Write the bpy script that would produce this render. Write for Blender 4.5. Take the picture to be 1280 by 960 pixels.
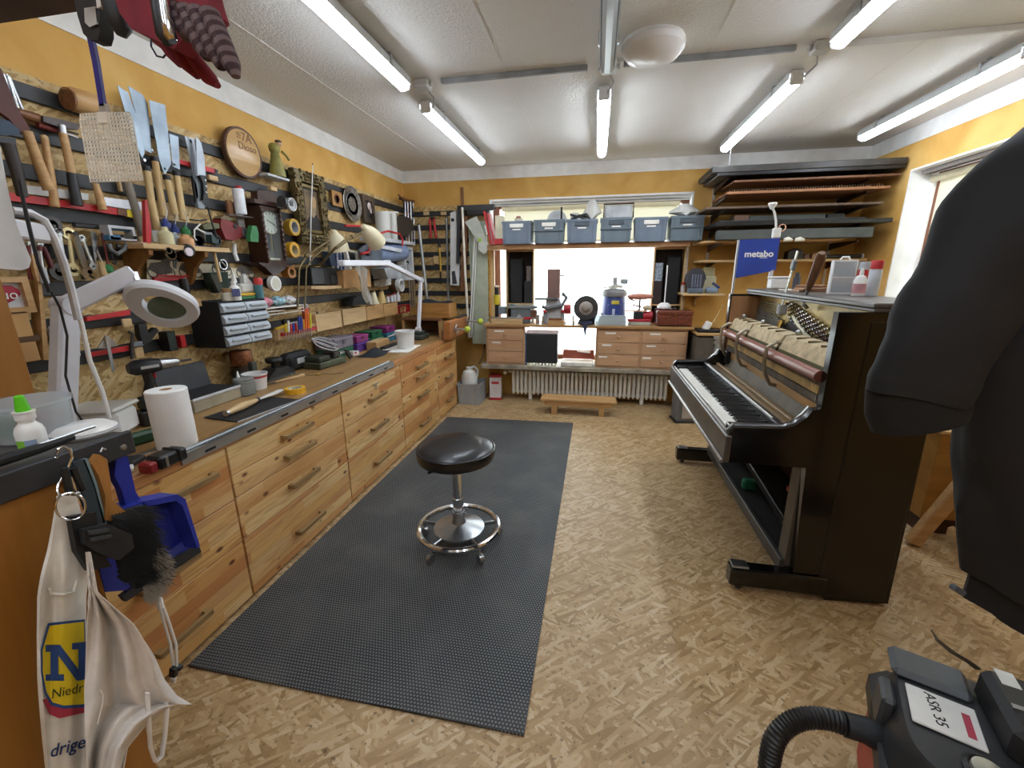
import bpy, bmesh, math, random
from mathutils import Matrix, Vector, noise
random.seed(7)
S = bpy.context.scene
COL = S.collection
for o in list(bpy.data.objects):
    bpy.data.objects.remove(o)

# ------------------------------------------------------------ camera
YAW, PITCH, ROLL, FPX, CAMZ = 0.19193, 0.25752, 0.00729, 532.5, 1.5
_cy, _sy, _cp, _sp = math.cos(YAW), math.sin(YAW), math.cos(PITCH), math.sin(PITCH)
FW = Vector((-_sy*_cp, _cy*_cp, -_sp))
_r = Vector((_cy, _sy, 0)); _d = FW.cross(_r)
_cr, _sr = math.cos(ROLL), math.sin(ROLL)
RT = _cr*_r + _sr*_d; DN = -_sr*_r + _cr*_d
CAM = Vector((0, 0, CAMZ))
cd = bpy.data.cameras.new('camera'); co = bpy.data.objects.new('camera', cd); COL.objects.link(co)
cd.sensor_fit = 'HORIZONTAL'; cd.sensor_width = 36; cd.lens = FPX/1280*36; cd.clip_start = 0.02
mw = Matrix.Identity(4)
for i in range(3):
    mw[i][0] = RT[i]; mw[i][1] = -DN[i]; mw[i][2] = -FW[i]; mw[i][3] = CAM[i]
co.matrix_world = mw
S.camera = co

# ------------------------------------------------------------ world, exposure
W = bpy.data.worlds.new('overcast'); S.world = W; W.use_nodes = True
bg = W.node_tree.nodes['Background']; bg.inputs[0].default_value = (0.93, 0.97, 1, 1); bg.inputs[1].default_value = 6.0
S.view_settings.view_transform = 'Standard'; S.view_settings.look = 'None'
S.view_settings.gamma = 1; S.view_settings.use_curve_mapping = False
S.view_settings.exposure = 0.84
TUBE = 17.0

# ------------------------------------------------------------ measuring: a photo direction met with a real plane
XL, YB, XR, ZC, YR = -2.285, 5.10, 2.55, 2.64, -2.3   # left wall, back wall, right wall, ceiling, rear wall
ZB = 0.815                                            # bench top
def on(px, py, **k):
    a, v = list(k.items())[0]; i = 'XYZ'.index(a)
    d = RT*((px-640)/FPX) + DN*((py-480)/FPX) + FW
    return CAM + d*((v-CAM[i])/d[i])

# ------------------------------------------------------------ materials
def lin(c):
    if isinstance(c, str):
        c = [int(c[i:i+2], 16)/255 for i in (0, 2, 4)]
    return tuple(x/12.92 if x <= .04045 else ((x+.055)/1.055)**2.4 for x in c)
MATS = {}
class N:
    def __init__(s, name):
        s.m = bpy.data.materials.new(name); s.m.use_nodes = True
        s.t = s.m.node_tree; s.b = s.t.nodes['Principled BSDF']; s.out = s.t.nodes['Material Output']
        MATS[name] = s.m
    def n(s, ty, **k):
        x = s.t.nodes.new(ty)
        for a, v in k.items(): setattr(x, a, v)
        return x
    def l(s, a, b): s.t.links.new(a, b)
    def co(s, scale=(1, 1, 1), rot=(0, 0, 0)):
        c = s.n('ShaderNodeTexCoord'); m = s.n('ShaderNodeMapping'); s.l(c.outputs['Object'], m.inputs[0])
        m.inputs['Scale'].default_value = scale; m.inputs['Rotation'].default_value = rot
        return m.outputs[0]
    def noise(s, v, sc, det=3, dist=0):
        x = s.n('ShaderNodeTexNoise'); s.l(v, x.inputs['Vector']); x.inputs['Scale'].default_value = sc
        x.inputs['Detail'].default_value = det; x.inputs['Distortion'].default_value = dist
        return x.outputs['Fac']
    def vor(s, v, sc, out='Color', feat='F1'):
        x = s.n('ShaderNodeTexVoronoi', feature=feat); s.l(v, x.inputs['Vector']); x.inputs['Scale'].default_value = sc
        return x.outputs[out]
    def ramp(s, f, pts, interp='LINEAR'):
        x = s.n('ShaderNodeValToRGB'); s.l(f, x.inputs[0]); e = x.color_ramp.elements; x.color_ramp.interpolation = interp
        while len(e) < len(pts): e.new(.5)
        for i, (p, c) in enumerate(pts):
            e[i].position = p; e[i].color = (*(lin(c) if isinstance(c, str) else c), 1)
        return x.outputs[0]
    def mix(s, f, a, b, mode='MIX'):
        x = s.n('ShaderNodeMix', data_type='RGBA', blend_type=mode)
        for sock, v in ((x.inputs[0], f), (x.inputs[6], a), (x.inputs[7], b)):
            if hasattr(v, 'is_output'): s.l(v, sock)
            elif isinstance(v, (int, float)): sock.default_value = v
            else: sock.default_value = (*lin(v), 1)
        return x.outputs[2]
    def math(s, op, a, b=0.0):
        x = s.n('ShaderNodeMath', operation=op)
        for i, v in enumerate((a, b)):
            if hasattr(v, 'is_output'): s.l(v, x.inputs[i])
            else: x.inputs[i].default_value = v
        return x.outputs[0]
    def bump(s, h, st=.3, d=.002):
        x = s.n('ShaderNodeBump'); s.l(h, x.inputs['Height']); x.inputs['Strength'].default_value = st; x.inputs['Distance'].default_value = d
        s.l(x.outputs[0], s.b.inputs['Normal'])
    def fin(s, col, rough=.5, metal=0, coat=0):
        if hasattr(col, 'is_output'): s.l(col, s.b.inputs['Base Color'])
        else: s.b.inputs['Base Color'].default_value = (*lin(col), 1)
        s.b.inputs['Roughness'].default_value = rough; s.b.inputs['Metallic'].default_value = metal
        if coat: s.b.inputs['Coat Weight'].default_value = coat; s.b.inputs['Coat Roughness'].default_value = .1
        return s.m
def shade(c, k):
    return ''.join('%02x' % max(0, min(255, int(int(c[i:i+2], 16)*k))) for i in (0, 2, 4))
def M(c, r=.5, m=0, var=.1, sc=9, bump=0, coat=0):
    """a plain procedural material: a base colour with mottled noise"""
    key = f'{c}_{r}_{m}_{var}_{bump}'
    if key in MATS: return MATS[key]
    s = N(key); v = s.co(); f = s.noise(v, sc, 3)
    col = s.ramp(f, [(.3, shade(c, 1-var)), (.7, shade(c, 1+var))])
    if bump: s.bump(s.noise(v, 150, 2), bump, .002)
    return s.fin(col, r, m, coat)
def wood(name, c1, c2, axis=0, sc=1.0, r=.5, coat=0):
    s = N(name); k = [14*sc]*3; k[axis] = 1.1*sc
    v = s.co(tuple(k)); f = s.noise(v, 1.6, 5, 1.2); g = s.noise(s.co(tuple(x*6 for x in k)), 2, 2)
    c = s.ramp(f, [(.3, c1), (.5, shade(c1, .93)), (.72, c2)])
    c = s.mix(s.math('MULTIPLY', g, .28), c, shade(c2, .7))
    s.bump(g, .15, .001)
    return s.fin(c, r, 0, coat)
def osb(name, pal, sc=1.0, r=.6, dirt=None, plane='xy'):
    """strand board: long flakes lying at several angles over one another"""
    s = N(name); base = s.co() if plane == 'xy' else s.co()
    if plane == 'yz':   # panel standing on a side wall: use its own y,z as the plane
        sw = s.n('ShaderNodeSeparateXYZ'); s.l(base, sw.inputs[0]); cb = s.n('ShaderNodeCombineXYZ')
        s.l(sw.outputs[0], cb.inputs[0]); s.l(sw.outputs[2], cb.inputs[1]); base = cb.outputs[0]
    col = None; hgt = None
    wz = s.n('ShaderNodeTexNoise'); s.l(base, wz.inputs['Vector']); wz.inputs['Scale'].default_value = 5*sc
    wadd = s.n('ShaderNodeMix', data_type='VECTOR'); wadd.inputs[0].default_value = .02
    s.l(base, wadd.inputs[4]); s.l(wz.outputs['Color'], wadd.inputs[5])
    for i, ang in enumerate((.2, 1.15, 2.0, 2.75, .7)):
        mp = s.n('ShaderNodeMapping'); mp.vector_type = 'TEXTURE'; s.l(wadd.outputs[1], mp.inputs[0])
        mp.inputs['Rotation'].default_value = (0, 0, ang); mp.inputs['Location'].default_value = (i*.37, i*.71, 0)
        mp.inputs['Scale'].default_value = (.085/sc, .015/sc, 1)
        vc = s.n('ShaderNodeTexVoronoi', feature='F1'); s.l(mp.outputs[0], vc.inputs['Vector']); vc.inputs['Scale'].default_value = 1
        vc.voronoi_dimensions = '2D'
        sp = s.n('ShaderNodeSeparateColor'); s.l(vc.outputs['Color'], sp.inputs[0])
        c = s.ramp(sp.outputs[0], [(j/(len(pal)-1), p) for j, p in enumerate(pal)])
        gr = s.n('ShaderNodeTexNoise'); s.l(mp.outputs[0], gr.inputs['Vector']); gr.inputs['Scale'].default_value = 2.2
        c = s.mix(s.math('MULTIPLY', gr.outputs['Fac'], .35), c, shade(pal[1], .8))
        if col is None: col = c; hgt = sp.outputs[1]
        else:
            msk = s.math('GREATER_THAN', sp.outputs[1], .56)
            col = s.mix(msk, col, c)
    big = s.noise(base, 1.3, 4)
    col = s.mix(s.ramp(big, [(.4, (0, 0, 0)), (.75, (.45, .45, .45))]), col, dirt or shade(pal[0], .9))
    dk = s.ramp(s.noise(base, 46*sc, 3), [(.62, (0, 0, 0)), (.72, (.8, .8, .8))])
    col = s.mix(dk, col, shade(pal[0], .62))
    s.bump(hgt, .25, .0015)
    return s.fin(col, r)
def pine(name, pal, seedoff=0):
    """glued pine boards: staves of different tone with knots"""
    s = N(name); v = s.co()
    sep = s.n('ShaderNodeSeparateXYZ'); s.l(v, sep.inputs[0])
    st = s.math('FLOOR', s.math('MULTIPLY', s.math('ADD', sep.outputs[2], seedoff), 17.5))
    rn = s.n('ShaderNodeTexWhiteNoise', noise_dimensions='1D'); s.l(st, rn.inputs['W'])
    lx = s.math('FLOOR', s.math('ADD', s.math('MULTIPLY', sep.outputs[0], 1.35), s.math('MULTIPLY', rn.outputs[0], 7)))
    rn2 = s.n('ShaderNodeTexWhiteNoise', noise_dimensions='2D'); cb = s.n('ShaderNodeCombineXYZ')
    s.l(st, cb.inputs[0]); s.l(lx, cb.inputs[1]); s.l(cb.outputs[0], rn2.inputs['Vector'])
    base = s.ramp(rn2.outputs[0], [(j/(len(pal)-1), p) for j, p in enumerate(pal)])
    m1 = s.n('ShaderNodeVectorMath', operation='MULTIPLY'); s.l(v, m1.inputs[0]); m1.inputs[1].default_value = (2.2, 20, 26)
    m2 = s.n('ShaderNodeVectorMath', operation='ADD'); s.l(m1.outputs[0], m2.inputs[0]); s.l(rn2.outputs['Color'], m2.inputs[1])
    g = s.noise(m2.outputs[0], 1.3, 4, 1.4)
    c = s.mix(s.ramp(g, [(.45, (0, 0, 0)), (.72, (.65, .65, .65))]), base, 'ad7040')
    m3 = s.n('ShaderNodeVectorMath', operation='MULTIPLY'); s.l(v, m3.inputs[0]); m3.inputs[1].default_value = (5, 9, 9)
    k = s.vor(m3.outputs[0], 1.25, 'Distance')
    c = s.mix(s.ramp(k, [(.07, (1, 1, 1)), (.15, (0, 0, 0))]), c, '6b3a1e')
    return s.fin(c, .42)
def emit(name, c, st):
    s = N(name); s.b.inputs['Base Color'].default_value = (.8, .8, .8, 1)
    s.b.inputs['Emission Color'].default_value = (*lin(c), 1); s.b.inputs['Emission Strength'].default_value = st
    return s.m
def thin(name, c, alpha, rough=.08):
    """thin clear sheet or plastic: part transparent, part glossy"""
    s = N(name); t = s.n('ShaderNodeBsdfTransparent'); t.inputs[0].default_value = (*lin(c), 1)
    s.b.inputs['Base Color'].default_value = (*lin(c), 1); s.b.inputs['Roughness'].default_value = rough
    x = s.n('ShaderNodeMixShader'); x.inputs[0].default_value = alpha
    s.l(t.outputs[0], x.inputs[1]); s.l(s.b.outputs[0], x.inputs[2]); s.l(x.outputs[0], s.out.inputs[0])
    return s.m
def translucent(name, c, f=.5):
    s = N(name); t = s.n('ShaderNodeBsdfTranslucent'); t.inputs[0].default_value = (*lin(c), 1)
    s.b.inputs['Base Color'].default_value = (*lin(c), 1); s.b.inputs['Roughness'].default_value = .8
    x = s.n('ShaderNodeMixShader'); x.inputs[0].default_value = f
    s.l(s.b.outputs[0], x.inputs[1]); s.l(t.outputs[0], x.inputs[2]); s.l(x.outputs[0], s.out.inputs[0])
    return s.m

# ------------------------------------------------------------ mesh building
class MB:
    def __init__(s): s.v = []; s.f = []; s.smooth = True
    def add(s, vs, fs, T=None):
        k = len(s.v)
        s.v += [tuple(T @ Vector(p)) if T is not None else tuple(p) for p in vs]
        s.f += [tuple(i+k for i in f) for f in fs]; return s
    def bb(s, x0, x1, y0, y1, z0, z1, c=0, T=None):
        x0, x1 = min(x0, x1), max(x0, x1); y0, y1 = min(y0, y1), max(y0, y1); z0, z1 = min(z0, z1), max(z0, z1)
        if not c:
            return s.add([(x, y, z) for x in (x0, x1) for y in (y0, y1) for z in (z0, z1)],
                         [(0, 1, 3, 2), (4, 6, 7, 5), (0, 4, 5, 1), (2, 3, 7, 6), (0, 2, 6, 4), (1, 5, 7, 3)], T)
        c = min(c, (x1-x0)*.45, (y1-y0)*.45, (z1-z0)*.45)
        m = ((x0+x1)/2, (y0+y1)/2, (z0+z1)/2); h = ((x1-x0)/2, (y1-y0)/2, (z1-z0)/2)
        vs = []; ix = {}
        for a in range(3):
            for sg in (-1, 1):
                for p in (-1, 1):
                    for q in (-1, 1):
                        b_, c_ = (a+1) % 3, (a+2) % 3; co_ = [0, 0, 0]; sn = [0, 0, 0]
                        co_[a] = m[a]+sg*h[a]; co_[b_] = m[b_]+p*(h[b_]-c); co_[c_] = m[c_]+q*(h[c_]-c)
                        sn[a] = sg; sn[b_] = p; sn[c_] = q
                        ix[(a, tuple(sn))] = len(vs); vs.append(tuple(co_))
        fs = []
        for a in range(3):
            b_, c_ = (a+1) % 3, (a+2) % 3
            for sg in (-1, 1):
                def K(p, q):
                    sn = [0, 0, 0]; sn[a] = sg; sn[b_] = p; sn[c_] = q; return ix[(a, tuple(sn))]
                fs.append((K(-1, -1), K(1, -1), K(1, 1), K(-1, 1))[::sg])
            for p in (-1, 1):
                for q in (-1, 1):   # edge along a
                    l = []
                    for sg in (-1, 1):
                        sn = [0, 0, 0]; sn[a] = sg; sn[b_] = p; sn[c_] = q; l.append(tuple(sn))
                    f = (ix[(b_, l[0])], ix[(b_, l[1])], ix[(c_, l[1])], ix[(c_, l[0])])
                    fs.append(f if p*q < 0 else f[::-1])
        for p in (-1, 1):
            for q in (-1, 1):
                for r in (-1, 1):
                    f = tuple(ix[(a, (p, q, r))] for a in range(3)); fs.append(f if p*q*r > 0 else f[::-1])
        return s.add(vs, fs, T)
    def box(s, c, d, rot=(0, 0, 0), ch=0):
        from mathutils import Euler
        T = Matrix.Translation(c) @ Euler(rot).to_matrix().to_4x4()
        return s.bb(-d[0]/2, d[0]/2, -d[1]/2, d[1]/2, -d[2]/2, d[2]/2, ch, T)
    def tube(s, pts, r, n=10, caps=True, flat=1.0, up=None, closed=False):
        pts = [Vector(p) for p in pts]; rs = r if isinstance(r, (list, tuple)) else [r]*len(pts)
        vs = []; fs = []; prev = None; L = len(pts)
        for i, p in enumerate(pts):
            a = pts[i-1] if (i or closed) else p; b = pts[(i+1) % L] if (i < L-1 or closed) else p
            d = (b-a).normalized() if (b-a).length > 1e-9 else Vector((0, 0, 1))
            if prev is None:
                g = Vector(up) if up else (Vector((0, 0, 1)) if abs(d.z) < .9 else Vector((1, 0, 0)))
            else: g = prev
            u = (g - d*g.dot(d)).normalized(); w = d.cross(u); prev = u
            for k in range(n):
                t = 2*math.pi*k/n
                vs.append(p + u*(math.cos(t)*rs[i]) + w*(math.sin(t)*rs[i]*flat))
        for i in range(L if closed else L-1):
            for k in range(n):
                j = (i+1) % L
                fs.append((i*n+k, i*n+(k+1) % n, j*n+(k+1) % n, j*n+k))
        if caps and not closed: fs += [tuple(range(n))[::-1], tuple(range((L-1)*n, L*n))]
        return s.add(vs, fs)
    def cyl(s, p0, p1, r0, r1=None, n=18): return s.tube([p0, p1], [r0, r0 if r1 is None else r1], n)
    def lathe(s, prof, o=(0, 0, 0), ax='z', n=24, T=None):
        vs = []; fs = []; m = len(prof)
        for r, h in prof:
            for k in range(n):
                t = 2*math.pi*k/n; a, b = r*math.cos(t), r*math.sin(t)
                p = (a, b, h) if ax == 'z' else ((a, -h, b) if ax == 'y' else (h, a, b))   # 'y' grows toward the viewer
                vs.append((p[0]+o[0], p[1]+o[1], p[2]+o[2]))
        for i in range(m-1):
            for k in range(n): fs.append((i*n+k, i*n+(k+1) % n, (i+1)*n+(k+1) % n, (i+1)*n+k))
        if prof[0][0] > 1e-6: fs.append(tuple(range(n))[::-1])
        if prof[-1][0] > 1e-6: fs.append(tuple(range((m-1)*n, m*n)))
        return s.add(vs, fs, T)
    def prism(s, poly, a, b, pl='xz', T=None):
        n = len(poly)
        def P(p, d): return {'xz': (p[0], d, p[1]), 'xy': (p[0], p[1], d), 'yz': (d, p[0], p[1])}[pl]
        vs = [P(p, a) for p in poly] + [P(p, b) for p in poly]
        fs = [tuple(range(n)), tuple(range(n, 2*n))[::-1]] + [(i, i+n, (i+1) % n+n, (i+1) % n) for i in range(n)]
        return s.add(vs, fs, T)
    def sph(s, c, r, n=14):
        r = r if isinstance(r, (list, tuple)) else (r, r, r); vs = []; fs = []; m = n//2
        for i in range(m+1):
            t = math.pi*i/m
            for k in range(n):
                q = 2*math.pi*k/n
                vs.append((c[0]+r[0]*math.sin(t)*math.cos(q), c[1]+r[1]*math.sin(t)*math.sin(q), c[2]-r[2]*math.cos(t)))
        for i in range(m):
            for k in range(n): fs.append((i*n+k, i*n+(k+1) % n, (i+1)*n+(k+1) % n, (i+1)*n+k))
        return s.add(vs, fs)
    def ring(s, c, r, t, ax='y', n=28, m=8):
        pts = []
        for k in range(n):
            a = 2*math.pi*k/n; x, y = r*math.cos(a), r*math.sin(a)
            pts.append({'y': (c[0]+x, c[1], c[2]+y), 'z': (c[0]+x, c[1]+y, c[2]), 'x': (c[0], c[1]+x, c[2]+y)}[ax])
        return s.tube(pts, t, m, closed=True, up={'y': (0, 1, 0), 'z': (0, 0, 1), 'x': (1, 0, 0)}[ax])
    def sheet(s, fn, nu, nv, th=0.0):
        """cloth-like surface fn(u,v)->point, given a thickness along its normal"""
        g = [[Vector(fn(i/nu, j/nv)) for j in range(nv+1)] for i in range(nu+1)]
        def nrm(i, j):
            a = g[min(i+1, nu)][j]-g[max(i-1, 0)][j]; b = g[i][min(j+1, nv)]-g[i][max(j-1, 0)]
            c = a.cross(b); return c.normalized() if c.length > 1e-12 else Vector((0, 0, 1))
        vs = [g[i][j] for i in range(nu+1) for j in range(nv+1)]; w = nv+1
        fs = [(i*w+j, (i+1)*w+j, (i+1)*w+j+1, i*w+j+1) for i in range(nu) for j in range(nv)]
        if th:
            k = len(vs); vs += [g[i][j]-nrm(i, j)*th for i in range(nu+1) for j in range(nv+1)]
            fs += [tuple(x+k for x in f[::-1]) for f in fs[:]]
            rim = [i*w for i in range(nu+1)] + [nu*w+j for j in range(1, nv+1)] + [i*w+nv for i in range(nu-1, -1, -1)] + [j for j in range(nv-1, 0, -1)]
            for a, b in zip(rim, rim[1:]+rim[:1]): fs.append((a, a+k, b+k, b))
        return s.add(vs, fs)
    def o(s, name, mat, parent=None, ang=32):
        me = bpy.data.meshes.new(name); me.from_pydata([tuple(v) for v in s.v], [], s.f)
        bm = bmesh.new(); bm.from_mesh(me); bmesh.ops.recalc_face_normals(bm, faces=bm.faces); bm.to_mesh(me); bm.free()
        me.polygons.foreach_set('use_smooth', [True]*len(me.polygons)); me.set_sharp_from_angle(angle=math.radians(ang))
        me.materials.append(mat)
        ob = bpy.data.objects.new(name, me); COL.objects.link(ob)
        if parent: ob.parent = parent
        return ob
def tag(o, label, cat, group=None, kind=None):
    if label: o['label'] = label
    if cat: o['category'] = cat
    if group: o['group'] = group
    if kind: o['kind'] = kind
    return o
def thing(name, label, cat, loc=(0, 0, 0), rz=0, group=None):
    e = bpy.data.objects.new(name, None); COL.objects.link(e); e.empty_display_size = .05
    e.location = loc; e.rotation_euler = (0, 0, rz); return tag(e, label, cat, group)
def struct(name, mb, mat, label=None):
    o = mb.o(name, mat); o['kind'] = 'structure'
    if label: o['label'] = label
    return o
def dup(root, loc, rz=None, label=None, group=None):
    def cp(o, par):
        c = o.copy(); COL.objects.link(c); c.parent = par
        for ch in [x for x in bpy.data.objects if x.parent == o]: cp(ch, c)
        return c
    r = cp(root, None); r.location = loc
    if rz is not None: r.rotation_euler = (0, 0, rz)
    if label: r['label'] = label
    if group: r['group'] = group
    return r
def text_mesh(txt, size, align='CENTER', shear=0, bold=0):
    cu = bpy.data.curves.new('lettering', 'FONT'); cu.body = txt; cu.size = size; cu.align_x = align; cu.align_y = 'CENTER'
    cu.extrude = .0006; cu.shear = shear; cu.offset = bold; cu.resolution_u = 3
    ob = bpy.data.objects.new('lettering', cu); COL.objects.link(ob)
    dg = bpy.context.evaluated_depsgraph_get(); me = bpy.data.meshes.new_from_object(ob.evaluated_get(dg))
    bpy.data.objects.remove(ob); bpy.data.curves.remove(cu)
    vs = [tuple(v.co) for v in me.vertices]; fs = [tuple(p.vertices) for p in me.polygons]; bpy.data.meshes.remove(me)
    return vs, fs
def lettering(txt, size, mat, parent, T, name='lettering', shear=0, bold=0, fn=None):
    """flat print: text in its own xy plane, put on a surface by T (or bent by fn)"""
    vs, fs = text_mesh(txt, size, 'CENTER', shear, bold); b = MB()
    b.add([fn(*p) for p in vs] if fn else vs, fs, None if fn else T)
    return b.o(name, mat, parent)
RX90 = Matrix.Rotation(math.pi/2, 4, 'X')

# things on a standing plane: w = ('X', value) faces +x, ('Y', value) faces the camera (-y)
CROP = [0, 0, 1.0]
def crop(x=0, y=0, s=5.33333): CROP[:] = [x, y, s]
def nocrop(): CROP[:] = [0, 0, 1.0]
def wt(name, label, cat, parts, w='L', off=.02, group=None, zb=None):
    if w == 'L': w = ('X', XL+.03)
    elif w == 'B': w = ('Y', YB-.03)
    ax, val = w; rz = math.pi/2 if ax == 'X' else 0
    def uv(p, of):
        q = on(CROP[0]+p[0]/CROP[2], CROP[1]+p[1]/CROP[2], **{ax: val+of if ax == 'X' else val-of})
        return (q.y, q.z) if ax == 'X' else (q.x, q.z)
    first = parts[0]; p0 = first[2][0] if isinstance(first[2][0], (tuple, list)) else first[2][:2]
    u0, v0 = uv(p0, off); root = None
    loc = (val, u0, v0) if ax == 'X' else (u0, val, v0)
    if len(parts) > 1: root = thing(name, label, cat, loc, rz, group)
    made = {}; low = 9
    for sp in parts:
        pn, kind, px, size, mt = sp[:5]; k = sp[5] if len(sp) > 5 else {}
        of = k.get('off', off); b = MB()
        def L(p): u, v = uv(p, of); return (u-u0, v-v0)
        if kind == 'T':
            pts = [(L(p)[0], -of, L(p)[1]) for p in px]; b.tube(pts, size, k.get('n', 12), flat=k.get('flat', 1))
        elif kind == 'P':
            b.prism([L(p) for p in px], -of, -of+size)
        elif kind == 'B':
            a, c = L(px[:2]), L(px[2:]); b.bb(a[0], c[0], -of, -of+size, a[1], c[1], k.get('c', .003))
        elif kind == 'D':
            x, z = L(px); r, d = size; ri = k.get('ri', 0)
            pr = [(ri, -d), (r, -d), (r, 0), (ri, 0)]
            if ri: pr.append(pr[0])
            b.lathe(pr if ri else [(0, -d), (r*.99, -d), (r, -d*.9), (r, -d*.1), (r*.97, 0), (0, 0)], (x, -of, z), 'y', 28)
        elif kind == 'V':   # disc or ring given by its top and bottom
            a, c = L(px[:2]), L(px[2:]); r = abs(a[1]-c[1])/2; x, z = (a[0]+c[0])/2, (a[1]+c[1])/2; ri = k.get('ri', 0)*r; d = size
            pr = [(ri, -d), (r*.985, -d), (r, -d*.9), (r, -d*.1), (r*.985, 0), (ri, 0)]
            if ri: pr.append(pr[0])
            b.lathe(pr, (x, -of, z), 'y', 32)
        elif kind == 'F':   # picture-frame ring from two corners, size = (bar width, depth)
            a, c = L(px[:2]), L(px[2:]); x0, x1 = sorted((a[0], c[0])); z0, z1 = sorted((a[1], c[1])); t, d = size
            o4 = [(x0, z0), (x1, z0), (x1, z1), (x0, z1)]; i4 = [(x0+t, z0+t), (x1-t, z0+t), (x1-t, z1-t), (x0+t, z1-t)]
            vs = [(x, y, z) for y in (-of, -of+d) for q4 in (o4, i4) for x, z in q4]; fs = []
            for i in range(4):
                j = (i+1) % 4; fs += [(i, j, j+4, i+4), (i+8, i+12, j+12, j+8), (i, i+8, j+8, j), (i+4, j+4, j+12, i+12)]
            b.add(vs, fs)
        elif kind == 'G':   # ready-made mesh builder in metres about the pixel px
            x, z = L(px); b.add(size.v, size.f, Matrix.Translation((x, -of, z)))
        elif kind == 'C':   # standing round thing: (cx, y_bottom, y_top), size = radius or profile [(r,h01)]
            x, z = L((px[0], px[1])); _, z1 = L((px[0], px[2])); h = z1-z
            pr = [(r, t*h) for r, t in size] if isinstance(size, list) else [(size*.94, 0), (size, .01), (size, h*.97), (size*.93, h)]
            b.lathe([(0, pr[0][1])]+pr+[(0, pr[-1][1])], (x, -of, z), 'z', 18)
        elif kind == 'S':
            x, z = L(px); b.sph((x, -of, z), size)
        low = min(low, min(v[2] for v in b.v))
        par = made.get(k.get('of'), root)
        ob = b.o(pn if root else name, mt, par)
        if root is None:
            if zb is not None: loc = (loc[0], loc[1], zb-low)
            ob.location = loc; ob.rotation_euler = (0, 0, rz); tag(ob, label, cat, group); return ob
        made[pn] = ob
        if 'label' in k: ob['label'] = k['label']
    if zb is not None: root.location.z = zb-low
    return root
# ------------------------------------------------------------ shared materials
def yellow():
    s = N('ochre_paint'); v = s.co(); f = s.noise(v, 3.2, 6, .6); g = s.noise(v, 22, 3)
    c = s.ramp(f, [(.28, 'c49446'), (.5, 'd0a356'), (.72, 'dcb46c')])
    s.bump(g, .12, .002); return s.fin(c, .75)
def plaster():
    s = N('textured_white'); v = s.co((1, .8, 1)); f = s.noise(v, 75, 4, .8); g = s.noise(v, .9, 3)
    c = s.ramp(g, [(.35, 'dedbd6'), (.7, 'e8e6e2')])
    s.bump(f, .9, .006); return s.fin(c, .85)
def rubber():
    s = N('ribbed_rubber'); v = s.co()
    sp = s.n('ShaderNodeSeparateXYZ'); s.l(v, sp.inputs[0])
    row = s.math('MULTIPLY', sp.outputs[1], 78); fl = s.math('FLOOR', row)
    sh = s.math('MULTIPLY', s.math('MODULO', s.math('ABSOLUTE', fl), 2), .5)
    u = s.math('ADD', s.math('MULTIPLY', sp.outputs[0], 78), sh)
    a = s.math('ABSOLUTE', s.math('SUBTRACT', s.math('FRACT', u), .5)); b = s.math('ABSOLUTE', s.math('SUBTRACT', s.math('FRACT', row), .5))
    m = s.math('MAXIMUM', a, b)
    k = s.ramp(m, [(.24, (1, 1, 1)), (.36, (0, 0, 0))])
    c = s.mix(k, '15171a', '6a6e70'); w = s.ramp(s.noise(v, 3.5, 5), [(.45, (0, 0, 0)), (.8, (.35, .35, .35))])
    c = s.mix(w, c, '75746e'); s.bump(k, .5, .003); return s.fin(c, .6)
YEL = yellow(); CEIL = plaster(); WHITE = M('f0f0ee', .8, var=.03)
FLOOR = osb('floor_osb', ['947548', 'aa8b5e', 'b99b70', 'c6aa80', 'd3bc98'], 1.1, .42, dirt='97794f')
WOSB = osb('panel_osb', ['94743f', 'b4935a', 'c8a86e', 'd4b780', 'dfc694'], 1.0, .6, plane='yz')
PINE = [pine('pine_%d' % i, ['e2bf86', 'd8ad6a', 'c68c52', 'e5c88f', 'bd7f48', 'dcb478'], i*.37) for i in range(4)]
HANDLE = wood('handle_wood', 'a88a5c', '6b4a2c', 0, 2)
OAK = wood('oak_top', 'b08a58', '7e5a34', 0, .7, .38)
BEECH = wood('beech', 'd0a670', 'b98a52', 0, 1.5)
LIGHTW = wood('light_wood', 'dcbc8a', 'c39a62', 0, 1.5)
LIGHTV = wood('light_wood_upright', 'dcbc8a', 'c39a62', 2, 1.5)
BROWNW = wood('brown_wood', '8a5c38', '56341e', 0, 1.2)
BROWNV = wood('brown_wood_upright', '8a5c38', '56341e', 2, 1.2)
FRAMEW = wood('window_wood', '8a5236', '62341f', 2, 1.2)
DARKW = wood('dark_wood', '4a2a1c', '2a1610', 2, 1.2, .4)
HONEY = wood('honey_board', 'a8712f', '96601f', 2, .5, .45)
BLK = M('17181a', .45, var=.2); BLKM = M('1b1c1e', .8, var=.2); DGREY = M('3a3c3f', .5); GREY = M('74787c', .5)
LGREY = M('b4b7ba', .5); WPL = M('e6e6e3', .35, var=.03); CREAM = M('ddd3b2', .4, var=.04)
STEEL = M('b9bcbf', .3, 1, var=.06); CHROME = M('d6d8da', .12, 1, var=.02); ALU = M('c4c7ca', .35, 1, var=.05); IRON = M('4c4a48', .45, .8, var=.2)
BRASS = M('a98a4c', .3, 1, var=.1); RED = M('b02226', .45); DRED = M('7c1f22', .5); BLUE = M('2b4fa0', .45); GREEN = M('2f7d46', .45)
YELP = M('e0b52c', .45); ORANGE = M('e06a22', .45); PAPER = M('ecebe6', .8, var=.03); CARD = M('b98f5e', .8); LEATHER = M('16171a', .28, var=.15, bump=.12)
CLEAR = thin('clear_plastic', 'e6ecee', .32); GLASS = thin('window_glass', 'f4f8f8', .06, .02); MILKY = thin('milky_plastic', 'e8e8e2', .72, .3)

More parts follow.
